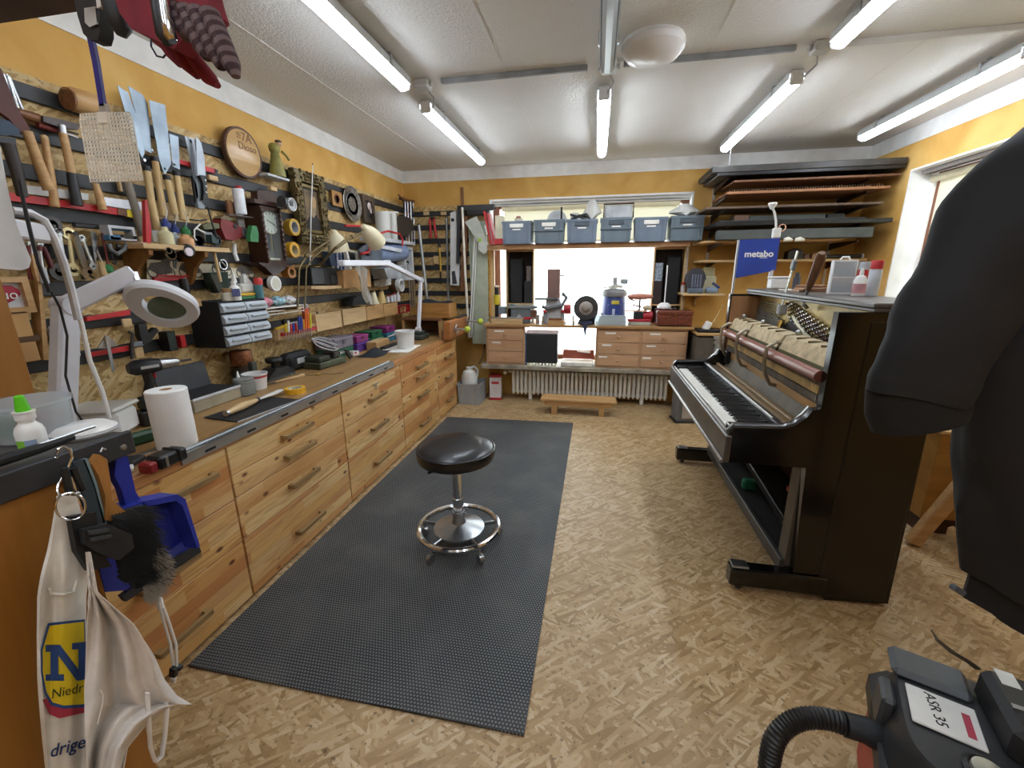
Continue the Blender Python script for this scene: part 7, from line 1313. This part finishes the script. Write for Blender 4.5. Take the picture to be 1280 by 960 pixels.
# hooks and hung things
def hang(name, lab, cat, parts, y, off=0): return wt(name, lab, cat, parts, w=('Y', y) if y > 0 else ('X', y), off=off)
b = MB(); P = lambda px, py, x=-.985: on(px, py, X=x)
sh = thing('s_hook', 'steel S-hook on the dark metal edge', 'hook', P(82, 580)); b.tube([q-sh.location for q in (P(70, 572, -.99), P(73, 561), P(80, 558, -.98), P(88, 562, -.97), P(90, 572, -.965), P(84, 588, -.965), P(74, 604, -.965), P(71, 614, -.96), P(75, 620, -.955), P(84, 621, -.95), P(92, 614, -.945))], .0022, 8); b.o('wire', CHROME, sh); b2 = MB(); b2.sph(P(70, 572, -.99)-sh.location, .003); b2.o('tip', CHROME, sh)
kr = thing('key_ring', 'large steel key ring hung on the S-hook', 'ring', P(88, 633, -.93)); pts = [P(88+19*math.cos(a), 633+17*math.sin(a), -.93)-kr.location for a in [k*math.pi/12 for k in range(24)]]; b = MB(); b.tube(pts, .0018, 6, closed=True); b.o('ring', CHROME, kr); MB().sph(P(97, 617, -.93)-kr.location, .004).o('joint', STEEL, kr)
# cloth bag with shop print (hung, folded)
def fold(px, py): return .005*math.sin(px*.16+.6)+.002*math.sin(px*.31+py*.012)
def bagpt(px, py, of=0):
    k = max(0, min(1, (py-640)/90)); q = on(px, py, X=-.945+k*fold(px, py)+of); return q
BAGC = M('d8d2c6', .9, var=.07, sc=14, bump=.15)
cbg = thing('cloth_bag', 'cream cotton shopping bag with yellow and blue print hanging on the hook', 'bag', bagpt(80, 960)); BL = cbg.location.copy()
le = [(620, 74), (650, 69), (690, 63), (720, 55), (745, 50), (800, 49), (850, 52), (900, 56), (940, 59), (1010, 62)]; re_ = [(620, 96), (650, 104), (690, 112), (720, 111), (745, 108), (800, 108), (850, 110), (900, 111), (940, 112), (1010, 114)]
def itp(t, y):
    for (a, x0), (c, x1) in zip(t, t[1:]):
        if a <= y <= c: return x0+(x1-x0)*(y-a)/(c-a)
    return t[-1][1]
b = MB(); b.sheet(lambda u, v: bagpt(itp(le, 620+390*v)+(itp(re_, 620+390*v)-itp(le, 620+390*v))*u, 620+390*v)-BL, 22, 46, -.006); b.o('cloth', BAGC, cbg)
def bdecal(name, poly, of, mt):
    n = 10; b = MB()
    # cut the outline into thin horizontal bands so that the print follows the folds
    bm = bmesh.new()
    for pl_ in (poly if isinstance(poly[0], list) else [poly]): bm.faces.new([bm.verts.new((p[0], p[1], 0)) for p in pl_])
    bmesh.ops.triangulate(bm, faces=bm.faces[:])
    for k in range(1, 16): bmesh.ops.bisect_plane(bm, geom=bm.verts[:]+bm.edges[:]+bm.faces[:], plane_co=(46+k*4.2, 0, 0), plane_no=(1, 0, 0))
    bm.verts.index_update(); b.add([bagpt(v.co.x, v.co.y, of)-BL for v in bm.verts], [tuple(v.index for v in f.verts) for f in bm.faces]); bm.free()
    return b.o(name, mt, cbg)
PB_ = M('2a4a86', .8, var=.08); PY = M('e3c81e', .8, var=.06); PR = M('a83248', .8, var=.08)
bdecal('red_border', [(53, 875), (62, 893), (74, 898), (109, 890), (109, 872), (60, 872)], .0030, PR)
bdecal('blue_border', [(60, 779), (106, 774), (108, 884), (80, 886), (64, 882), (56, 868), (51, 840), (51, 812)], .0036, PB_)
bdecal('yellow_shield', [(62, 782), (105, 777), (107, 880), (80, 882), (66, 878), (58, 865), (53.5, 840), (53.5, 812)], .0042, PY)
bdecal('letter_n', [[(63, 806), (73, 806), (73, 851), (63, 851)], [(57, 806), (73, 806), (73, 814), (57, 815)], [(57, 843), (80, 843), (80, 851), (57, 851)], [(63, 806), (75, 806), (107.5, 849), (96, 851)], [(98, 804), (107.5, 802), (107.5, 849), (98, 851)], [(90, 804), (107.5, 802), (107.5, 811), (90, 812)]], .0050, PB_)
lettering('Niedr', 17, M('2c3c30', .8), cbg, None, 'printed_word', fn=lambda x, y, z: bagpt(84+x, 864-y-x*.22, .0052)-BL, shear=.1)
lettering('drige', 22, PB_, cbg, None, 'printed_word', fn=lambda x, y, z: bagpt(84+x, 934-y-x*.3, .0045)-BL, shear=.2, bold=.3)
b = MB(); b.tube([bagpt(62, 735, .004)-BL, bagpt(64, 742, .006)-BL, bagpt(80, 743, .008)-BL, bagpt(92, 740, .006)-BL, bagpt(96, 725, .004)-BL], .0025, 6); b.o('handle_seam', BAGC, cbg)
# white apron beside the bag
ap = thing('apron', 'white crumpled apron with hanging strap beside the shopping bag', 'apron', on(150, 950, X=-.93)); AL = ap.location.copy()
lf = [(690, 108), (740, 112), (780, 108), (860, 106), (960, 108), (990, 108)]; rt = [(690, 112), (740, 122), (780, 168), (820, 192), (850, 205), (872, 222), (880, 240), (886, 214), (905, 183), (935, 160), (990, 150)]
def appt(u, v):
    y = 690+300*v; x0, x1 = itp(lf, y), itp(rt, y); px = x0+(x1-x0)*u
    return on(px, y, X=-.925+.02*math.sin(u*8+v*3)*(1-.4*u)+.012*math.sin(u*17+v*9)+.05*u)-AL
b = MB(); b.sheet(appt, 40, 60, .0015); b.o('cloth', M('d9d2ca', .85, var=.05, sc=20), ap)
b = MB(); b.tube([on(px, py, X=-.87)-AL for px, py in ((184, 866), (186, 900), (188, 935), (194, 952), (202, 945), (206, 920), (209, 885), (205, 866))], .0065, 8, flat=.3); b.o('strap', M('e0dad2', .8, var=.05), ap)
b = MB(); b.tube([on(px, py, X=-.885)-AL for px, py in ((122, 905), (128, 880), (129, 868), (125, 862))], .0012, 5); b.o('thread', M('e0dad2', .8), ap)
# clip, straps, brush, dustpan
hang('buckle_strap', 'black plastic buckle and strap hung beside the bag', 'buckle', [('strap', 'P', [(88, 646), (120, 640), (128, 690), (140, 708), (112, 714), (96, 690)], .012, BLK), ('buckle', 'P', [(104, 662), (135, 655), (165, 668), (168, 685), (150, 700), (120, 690), (106, 680)], .022, M('232427', .4), dict(off=.012)), ('rib', 'P', [(112, 664), (136, 660), (138, 664), (114, 669)], .006, DGREY, dict(off=.018)), ('rib', 'P', [(114, 672), (140, 668), (141, 672), (116, 677)], .006, DGREY, dict(off=.018))], -.93)
hang('steel_file', 'grey flat metal strip hung behind the buckle', 'strip', [('strip', 'P', [(92, 578), (106, 574), (118, 605), (132, 655), (118, 662), (104, 625)], .01, M('44505a', .45, .5)), ('edge', 'P', [(104, 575), (110, 573), (122, 606), (134, 654), (130, 656), (117, 607)], .011, M('8aa4aa', .4, .5))], -.972)
hang('black_loop', 'black rubber loop hung on the metal edge', 'loop', [('band', 'T', [(80, 585), (84, 600), (86, 612), (95, 620), (104, 612), (98, 600), (92, 585)], .006, BLK)], -.96)
br = hang('hand_brush', 'hand brush with brown wooden handle and black bristles', 'brush', [('handle', 'P', [(115, 580), (124, 568), (134, 574), (138, 600), (140, 625), (158, 640), (150, 654), (132, 650), (132, 620), (124, 595)], .016, wood('brush_handle', '8a5628', '6b3e18', 2, 1))], .76) if False else None
br = hang('hand_brush', 'hand brush with brown wooden handle and black bristles', 'brush', [('handle', 'P', [(115, 580), (124, 568), (134, 574), (138, 600), (140, 625), (158, 640), (150, 654), (132, 650), (132, 620), (124, 595)], .016, wood('brush_handle', 'b47c3c', '8a5826', 2, 1)), ('back', 'P', [(133, 648), (150, 640), (180, 632), (198, 690), (200, 722), (172, 736), (150, 700)], .014, M('1c1a19', .9), dict(off=-.002)), ('hook_eye', 'T', [(126, 565), (128, 560), (132, 562)], .002, STEEL)], -.968)
b = MB(); rr = random.Random(11); L0 = br.location
for k in range(1100):
    t = rr.random(); s = rr.random(); px = 138+44*t+20*s*(.4+.6*t); py = 645+78*s-14*t+14*t*s
    p = on(px, py, X=-.966); d = Matrix.Rotation(-H90, 3, 'Z') @ Vector((rr.uniform(.02, .04), rr.uniform(-.012, .02), rr.uniform(-.03, -.005)))
    p = L0 + Matrix.Rotation(-H90, 3, 'Z') @ (p-L0)
    b.add([p-L0, p-L0+Vector((.004, 0, .001)), p-L0+d], [(0, 1, 2)])
o = b.o('bristles', M('17130f', .9, var=.2), br); o['kind'] = 'stuff'
b = MB()
for k in range(1300):
    t = rr.random()*math.pi*.8; r = rr.uniform(.6, 1.12); px = 178+26*math.sin(t)*r; py = 705+34*math.cos(t+.2)*r*(1 if t < 1.4 else .8)+8
    p = on(px, py, X=-.953); d = Matrix.Rotation(-H90, 3, 'Z') @ Vector((rr.uniform(.005, .02), rr.uniform(-.008, .02), rr.uniform(-.03, .004)))
    p = L0 + Matrix.Rotation(-H90, 3, 'Z') @ (p-L0)
    b.add([p-L0, p-L0+Vector((.003, 0, .001)), p-L0+d], [(0, 1, 2)])
o = b.o('grey_fluff', M('8a8070', .95, var=.2), br); o['kind'] = 'stuff'
BLU = M('26349c', .4, var=.07); dpn = hang('dustpan', 'blue plastic dustpan hanging by its handle', 'dustpan', [('handle', 'P', [(146, 568), (152, 564), (160, 572), (164, 590), (170, 615), (178, 628), (160, 640), (152, 612), (143, 595)], .018, BLU), ('pan', 'P', [(160, 636), (178, 626), (222, 620), (233, 628), (248, 680), (205, 706), (158, 738), (132, 740), (122, 700), (140, 650)], .008, BLU, dict(off=-.03)), ('side_wall', 'P', [(178, 627), (222, 618), (232, 624), (250, 682), (247, 686), (228, 632), (220, 626), (180, 634)], .05, BLU, dict(off=.02)), ('back_wall', 'P', [(138, 652), (160, 634), (180, 627), (182, 634), (162, 642), (142, 660)], .05, BLU, dict(off=.02)), ('front_lip', 'P', [(248, 680), (252, 690), (205, 722), (158, 752), (152, 745), (204, 706)], .012, M('2c2e33', .5), dict(off=-.025)), ('step', 'P', [(236, 672), (244, 676), (208, 700), (204, 694)], .006, M('3c4cb4', .4), dict(off=-.022))], -1.03, 0)
cbn = thing('cable_bundle', 'white cables with small black connectors hanging by the drawers', 'cables', on(200, 735, X=-1.08)); CL = cbn.location.copy()
for i, pts in enumerate((((152, 562), (170, 640), (196, 722), (198, 748), (204, 775), (213, 805), (217, 835)), ((153, 564), (172, 640), (197, 722), (200, 748), (210, 775), (220, 805), (221, 836)))):
    b = MB(); b.tube([on(px, py, X=-1.085+.008*i)-CL for px, py in pts], .0035, 7); b.o('cable', WPL, cbn)
p = on(217, 840, X=-1.078)-CL; MB().box(p, (.02, .014, .03), (0, .3, 0), .003).o('connector', BLK, cbn); p = on(217, 850, X=-1.078)-CL; MB().box(p, (.012, .01, .02), (0, .3, 0), .002).o('plug', WPL, cbn); p = on(224, 834, X=-1.075)-CL; MB().box(p, (.016, .012, .012), (0, .3, 0), .002).o('connector', BLK, cbn); b = MB(); b.tube([on(199, 748, X=-1.075)-CL, on(201, 760, X=-1.075)-CL], .007, 8); b.o('sleeve', WPL, cbn)
# ------------------------------------------------------------ hanging from the top beam
sw_ = hang('fly_swatter', 'beige mesh fly swatter with blue handle hanging from the beam', 'fly swatter', [('handle', 'P', [(103, 20), (109, 18), (121, 75), (130, 132), (124, 133), (115, 78)], .005, M('2c2a78', .4)), ('socket', 'P', [(123, 130), (130, 129), (133, 143), (124, 144)], .008, M('9a9184', .5))], .66)
SWM = M('e4dccb', .5, var=.04); b = MB(); SL = sw_.location
def swp(u, v):
    x = 98+u*66+v*15+(1-v)*2*0; y = 142-(1-abs(2*u-1))*1+v*86-u*2
    if v < .12: x += (.5-u)*4*(.12-v)/.12
    return on(x, y, Y=.655)-SL
nu, nv = 16, 18
def strip(u0, v0, u1, v1):
    f = [(u0, v0), (u1, v0), (u1, v1), (u0, v1)]; n = 3
    k = [swp(*q)+Vector((0, -.0008, 0)) for q in f]+[swp(*q)+Vector((0, .0008, 0)) for q in f]
    b.add(k, [(0, 1, 2, 3), (7, 6, 5, 4), (0, 4, 5, 1), (1, 5, 6, 2), (2, 6, 7, 3), (3, 7, 4, 0)])
for i in range(nu+1):
    for v0, v1 in ((0, .12), (.12, .5), (.5, 1)): strip(max(0, (i-.22)/nu), v0, min(1, (i+.22)/nu), v1)
for j in range(nv+1): strip(0, max(0, (j-.22)/nv), 1, min(1, (j+.22)/nv))
o = b.o('mesh', SWM, sw_); o['kind'] = 'stuff'
b = MB(); b.add([swp(.36, 0)+Vector((0, -.002, 0)), swp(.55, 0)+Vector((0, -.002, 0)), swp(.55, .16)+Vector((0, -.002, 0)), swp(.36, .16)+Vector((0, -.002, 0))]+[swp(a, c)+Vector((0, .002, 0)) for a, c in ((.36, 0), (.55, 0), (.55, .16), (.36, .16))], [(0, 1, 2, 3), (7, 6, 5, 4), (0, 4, 5, 1), (1, 5, 6, 2), (2, 6, 7, 3), (3, 7, 4, 0)]); b.o('stem_plate', SWM, sw_)
hang('spring_clamp', 'black clamp with chrome insert hanging from the beam', 'clamp', [('body', 'P', [(90, -12), (112, -12), (124, 8), (125, 40), (122, 50), (112, 50), (104, 42), (97, 20)], .02, BLK), ('insert', 'P', [(105, 10), (119, 8), (121, 30), (112, 34), (106, 28)], .004, CHROME, dict(off=.003)), ('rod', 'P', [(119, -10), (125, -10), (126, 8), (121, 10)], .01, M('d0cdc4', .4), dict(off=.002))], .64)
hang('plier_handle', 'black rubber tool handle hanging from the beam', 'tool handle', [('grip', 'T', [(138, -30), (142, -5), (148, 20), (152, 36), (152, 46)], [.018, .018, .0165, .013, .006], M('26292c', .5))], .645)
gv = thing('work_gloves', 'pair of dark red work gloves with striped palms hanging from the beam', 'gloves', on(230, 0, Y=.58)); GL = gv.location.copy(); GR = M('7a2430', .85, var=.12, sc=20)
def gpalm():
    s = N('glove_stripe'); v = s.co((1, 1, 1), (0, .55, 0)); w = s.n('ShaderNodeTexWave', wave_type='BANDS', bands_direction='Z'); s.l(v, w.inputs[0]); w.inputs['Scale'].default_value = 26; w.inputs['Distortion'].default_value = 2.5
    return s.fin(s.ramp(w.outputs['Fac'], [(.35, '3c262b'), (.65, '6b5a5c')]), .8)
GP_ = gpalm()
def finger(pts, r, mt, y, flat=.75, name='finger'):
    b = MB(); q = [on(px, py, Y=y)-GL for px, py in pts]; n = len(pts); rs = [r*(1 if i < n-1 else .45) for i in range(n)]
    b.tube(q, rs, 12, flat=flat, up=(0, 1, 0)); return b.o(name, mt, gv)
b = MB(); b.prism([((on(px, py, Y=.62)-GL).x, (on(px, py, Y=.62)-GL).z) for px, py in ((168, -30), (178, 12), (186, 36), (200, 55), (220, 64), (250, 78), (276, 50), (276, 20), (268, -30))], .0, .03); b.o('back_hand', GR, gv)
for pts in (((190, 20), (205, 50), (218, 68), (226, 82)), ((205, 30), (226, 64), (238, 84), (247, 96)), ((222, 40), (246, 78), (262, 98), (272, 107)), ((180, 0), (190, 30), (200, 50), (214, 66))): finger(pts, .0135, GR, .645)
b = MB(); b.prism([((on(px, py, Y=.59)-GL).x, (on(px, py, Y=.59)-GL).z) for px, py in ((206, -30), (214, 20), (228, 40), (262, 42), (276, 25), (270, -30))], -.008, .015); b.o('front_hand', GR, gv)
for pts in (((218, 10), (228, 30), (238, 44), (243, 50)), ((232, 12), (244, 36), (254, 60), (260, 74)), ((246, 14), (260, 42), (271, 68), (277, 86)), ((262, 16), (276, 48), (288, 78), (295, 96))): finger(pts, .0145, GP_, .575)
finger(((262, -20), (270, 12), (275, 26), (272, 36)), .013, GR, .595, name='thumb')
hang('snap_hook', 'chrome snap hook hanging between the gloves', 'hook', [('body', 'T', [(203, -10), (208, 25), (213, 46), (216, 52)], [.006, .007, .008, .005], CHROME), ('strap', 'T', [(195, -20), (200, 15), (206, 45), (210, 54)], [.008, .009, .01, .006], BLK)], .553)
hang('cable_loop', 'thin dark cable loop hanging beside the gloves', 'cable', [('loop', 'T', [(189, 42), (189, 58), (196, 70), (204, 72), (209, 66)], .0014, M('2a2440', .5))], .69)
# ------------------------------------------------------------ far left: lamp head, framed boxes
plm = thing('panel_lamp', 'white lamp head with jointed arm in front of the tools', 'lamp', on(10, 330, X=-1.75)); Q0 = plm.location.copy()
b = MB(); pl_ = [(-70, 120), (-12, 150), (2, 230), (14, 280), (33, 325), (30, 335), (20, 338), (-70, 330)]; pp = [on(px, py, X=-1.75)-Q0 for px, py in pl_]; b.prism([(p.y, p.z) for p in pp], -.02, .02, 'yz'); b.o('head', M('cfccc8', .45, var=.03), plm)
b = MB(); beam(b, on(10, 285, X=-1.85)-Q0, on(58, 293, X=-1.85)-Q0, .05, .06); b.o('arm', WH2, plm); b = MB(); beam(b, on(54, 288, X=-1.85)-Q0, on(67, 302, X=-1.85)-Q0, .03, .03); b.o('arm_tip', WH2, plm); b = MB(); b.tube([on(px, py, X=-1.83)-Q0 for px, py in ((15, 263), (38, 266), (55, 275), (68, 298), (80, 330), (90, 365), (98, 400))], .012, 8); b.o('cable', M('c9c9cc', .4), plm); b = MB(); b.tube([on(px, py, X=-1.7)-Q0 for px, py in ((24, 225), (30, 255), (38, 290), (48, 330), (62, 365))], .005, 6); b.o('black_cable', BLK, plm)
fr = wt('framed_box', 'pale wooden box frame with a red badge picture', 'picture frame', [('frame', 'F', (-14, 346, 47, 390), (.022, .05), BEECH), ('picture', 'B', (-8, 352, 40, 384), .004, M('d4d8dc', .6, var=.02), dict(off=.05)), ('badge', 'P', [(-8, 355), (14, 357), (24, 362), (26, 368), (20, 374), (8, 380), (-8, 383)], .003, M('a8283c', .5), dict(off=.054)), ('drawer_front', 'B', (-4, 391, 52, 450), .04, M('c49a62', .6, var=.06), dict(off=.07)), ('gap', 'B', (-2, 424, 52, 426), .004, M('5a4024', .7), dict(off=.0705)), ('side', 'P', [(47, 346), (52, 352), (62, 450), (55, 450)], .05, BEECH, dict(off=.068))], off=.07)
q = on(6, 369, X=XL+.03+.058); lettering('duo', .05, M('e8e4e0', .6), fr, Matrix.Translation((q.y-fr.location.y, -.0585, q.z-fr.location.z)) @ RX90, 'badge_word')
# ------------------------------------------------------------ jacket on a coat stand
cs = thing('coat_stand', 'dark metal coat stand beside the jacket', 'coat stand', (1.46, .95, 0)); MB().lathe([(0, 0), (.2, 0), (.19, .025), (.03, .04), (.02, .06)], n=30).o('base', BLK, cs); MB().cyl((0, 0, .04), (0, 0, 1.86), .018).o('pole', BLK, cs); b = MB(); b.tube([(0, 0, 1.82), (-.2, .02, 1.84), (-.34, .04, 1.8), (-.37, .045, 1.84)], .01); b.o('hook_arm', BLK, cs)
def fabric():
    s = N('jacket_cloth'); v = s.co(); f = s.noise(v, 300, 2); c = s.ramp(s.noise(v, 4, 4), [(.3, '0c0e11'), (.7, '14171b')]); s.bump(f, .25, .001); return s.fin(c, .75)
JK = fabric(); jk = thing('jacket', 'dark grey winter jacket hanging on the coat stand', 'jacket', (1.1, 1.0, .74)); JL = Vector((1.1, 1.0, .74))
prof = [(.74, .25, .10), (.80, .26, .11), (.95, .30, .125), (1.1, .34, .13), (1.3, .37, .13), (1.5, .39, .125), (1.6, .36, .11), (1.68, .27, .09), (1.74, .12, .07), (1.78, .07, .06)]
def body(u, v):
    z = .74+1.04*v; rx, ry = prof[0][1:]
    for (z0, a0, c0), (z1, a1, c1) in zip(prof, prof[1:]):
        if z0 <= z <= z1+1e-6: t = (z-z0)/(z1-z0); rx, ry = a0+(a1-a0)*t, c0+(c1-c0)*t; break
    a = 2*math.pi*u; w = 1+.02*math.sin(5*a+z*6)+.012*math.sin(9*a-z*9)+.012*math.sin(3*a+z*13)
    # hem slopes down to the viewer's right
    nz = noise.noise(Vector((math.cos(a)*2.2, math.sin(a)*2.2, z*3.2)))*.055+noise.noise(Vector((math.cos(a)*5, math.sin(a)*5, z*8+3)))*.022; w += nz
    zz = z-(.10*math.cos(a)*max(0, 1-(z-.74)/.4) if True else 0)
    return (rx*math.cos(a)*w, ry*math.sin(a)*w, zz-.74)
b = MB(); b.sheet(body, 64, 60); b.o('body', JK, jk)
b = MB(); b.sheet(lambda u, v: (lambda p: (p[0]*.93, p[1]*.9, p[2]-.07-.0*v+.1*v))(body(u, .0)), 48, 4, .004); b.o('lining', M('0c0d0f', .8), jk)
sp = [on(1330, 200, Y=.96), on(1283, 240, Y=.93), on(1238, 310, Y=.91), on(1196, 388, Y=.9), on(1163, 450, Y=.89), on(1145, 496, Y=.89)]; sr = [.085, .095, .1, .1, .096, .09]
pts = []; rs = []
for i in range(len(sp)-1):
    for k in range(6):
        t = k/6; pts.append(sp[i].lerp(sp[i+1], t)-JL); rs.append((sr[i]+(sr[i+1]-sr[i])*t)*(1+.018*math.sin((i*6+k)*.75)+.008*math.sin((i*6+k)*1.9)))
pts.append(sp[-1]-JL); rs.append(sr[-1]*.98); b = MB(); b.tube(pts, [r_*.62 for r_ in rs], 32, caps=True, up=(0, 1, 0), flat=1.6)
b.v = [tuple(Vector(v_)+Vector((noise.noise(Vector(v_)*9), noise.noise(Vector(v_)*9+Vector((7, 0, 0))), noise.noise(Vector(v_)*7+Vector((0, 9, 0)))))*.012) for v_ in b.v]
b.o('sleeve', JK, jk)
b = MB(); b.tube([sp[-1]-JL+Vector((-.0, 0, .02)), on(1146, 512, Y=.89)-JL, on(1148, 530, Y=.89)-JL], [.05, .05, .046], 24, up=(0, 1, 0), flat=1.65); b.o('cuff', M('0d0f12', .8), jk)
b = MB(); b.tube([(.23, 0, .9), (.3, -.02, .75), (.34, -.03, .55), (.36, -.03, .5)], [.075, .085, .088, .085], 22, up=(0, 1, 0)); b.o('sleeve', JK, jk)
b = MB(); b.lathe([(.075, 1.0), (.09, 1.03), (.085, 1.07), (.07, 1.06)], n=26); b.o('collar', JK, jk)
b = MB(); p_ = on(1197, 737, Y=.885)-JL; b.box(p_, (.012, .012, .034), (0, -1.0, .2), .003); b.o('hem_toggle', M('4a525c', .35), jk)
b = MB(); b.tube([Vector((-.09, -.122, .62)), Vector((-.06, -.128, .5)), Vector((-.05, -.128, .38))], .004, 6); b.o('pocket_zip', M('14171a', .5), jk)
# ------------------------------------------------------------ workshop vacuum at the lower right
wv = thing('wet_dry_vacuum', 'black and red wet and dry vacuum with corrugated hose', 'vacuum', (.975, .95, 0), -.42)
VB = M('2a2c2f', .45, var=.1); VG = M('4c5054', .5, var=.06)
b = MB(); b.prism([(-.2, -.16), (-.16, -.2), (.16, -.2), (.2, -.16), (.2, .16), (.16, .2), (-.16, .2), (-.2, .16)], .05, .30, 'xy'); b.o('tank', M('a01f2a', .35, var=.08), wv)
b = MB(); b.lathe([(0, .05), (.05, .05), (.05, .051)], n=8) if False else b.prism([(-.215, -.17), (-.17, -.215), (.17, -.215), (.215, -.17), (.215, .17), (.17, .215), (-.17, .215), (-.215, .17)], .28, .33, 'xy'); b.o('band', BLK, wv)
def head(u, v):
    a = 2*math.pi*u; t = min(1, v*1.6); n_ = 4.0
    r = ((abs(math.cos(a))**n_+abs(math.sin(a))**n_)**(-1/n_)); k = (1-.12*t) if v < .62 else (1-.12)*(1-(v-.62)/.38)
    return (.205*r*math.cos(a)*k, .205*r*math.sin(a)*k, .33+.1*t if v < .62 else .43+.006*(v-.62)/.38)
b = MB(); b.sheet(head, 48, 16); b.o('head', VB, wv)
MB().bb(-.19, -.03, .08, .185, .425, .452, .012).o('grey_cover', VG, wv); MB().box((-.1, .0, .437), (.13, .12, .006), (0, 0, 0), .002).o('label_plate', M('d4d4d0', .5, var=.04), wv)
lettering('ASR 35', .032, M('1a1a1a', .6), wv, Matrix.Translation((-.115, .005, .4404)) @ Matrix.Rotation(-1.45, 4, 'Z'), 'model_word'); MB().bb(-.065, -.05, -.04, .03, .44, .4408).o('red_print', M('a8324a', .5), wv)
MB().box((.05, .05, .47), (.13, .2, .09), (0, 0, .1), .016).o('power_block', M('232527', .5), wv); MB().box((.17, .07, .5), (.11, .17, .1), (0, 0, -.1), .016).o('carry_block', VB, wv); MB().box((0.02, .12, .513), (.035, .05, .006), (0, 0, .1), .001).o('sticker', M('d0d0cc', .5), wv)
MB().box((.03, .03, .5165), (.05, .012, .002), (0, 0, .1)).o('socket_print', M('9a9c9c', .5), wv)
b = MB(); b.lathe([(.04, .428), (.042, .44), (.034, .446), (.03, .44), (0, .441)], (-.05, -.12, 0), 'z', 24); b.o('dial_ring', BLK, wv); b = MB(); b.lathe([(.03, .44), (.028, .449), (0, .452)], (-.05, -.12, 0), 'z', 22); b.o('dial', M('a8a89c', .25, .3), wv)
MB().box((.1, -.1, .437), (.16, .15, .02), (0, 0, 0), .01).o('filter_cover', M('1d1f21', .4), wv); MB().box((-.2, .03, .35), (.03, .09, .15), (0, 0, .0), .008).o('latch', M('3c3f42', .45), wv)
b = MB(); SV = (Matrix.Translation((.975, .95, 0)) @ Matrix.Rotation(-.42, 4, 'Z')).inverted(); b.tube([SV @ on(*q) for q in ()] or [SV @ on(px, py, Z=z) for px, py, z in ((1164, 787, .56), (1172, 800, .55), (1190, 815, .53), (1212, 828, .5), (1222, 836, .47))], [.002, .006, .008, .008, .008], 8, flat=.35); b.o('carry_strap', M('5a5246', .6), wv)
for x in (-.15, .15):
    for y in (-.15, .15): MB().cyl((x-.012, y, .026), (x+.012, y, .026), .0255).o('wheel', BLK, wv)
Tm = wv.matrix_basis if False else (Matrix.Translation((.975, .95, 0)) @ Matrix.Rotation(-.42, 4, 'Z')).inverted()
hp = [on(1118, 945, Z=.26), on(1105, 925, Z=.31), on(1080, 912, Z=.325), on(1055, 905, Z=.33)]; b = MB(); b.tube([Tm @ q for q in hp], [.036, .036, .032, .03], 14); b.o('hose_connector', M('2a2d30', .45), wv)
hq = [on(1055, 905, Z=.33), on(1030, 898, Z=.33), on(1005, 898, Z=.32), on(985, 906, Z=.3), on(970, 922, Z=.27), on(963, 945, Z=.22), on(962, 975, Z=.16), on(975, 1020, Z=.07), on(1040, 1060, Z=.03), on(1150, 1060, Z=.03)]
pts = []
for i in range(len(hq)-1):
    for k in range(10):
        t = k/10; a, c = hq[i], hq[i+1]; p0_ = hq[max(i-1, 0)]; p3 = hq[min(i+2, len(hq)-1)]
        pts.append(Tm @ (0.5*((2*a)+(c-p0_)*t+(2*p0_-5*a+4*c-p3)*t*t+(3*a-p0_-3*c+p3)*t*t*t)))
b = MB(); b.tube(pts, [.0275 if i % 2 else .0245 for i in range(len(pts))], 16); b.o('hose', M('1b1d1f', .4), wv)
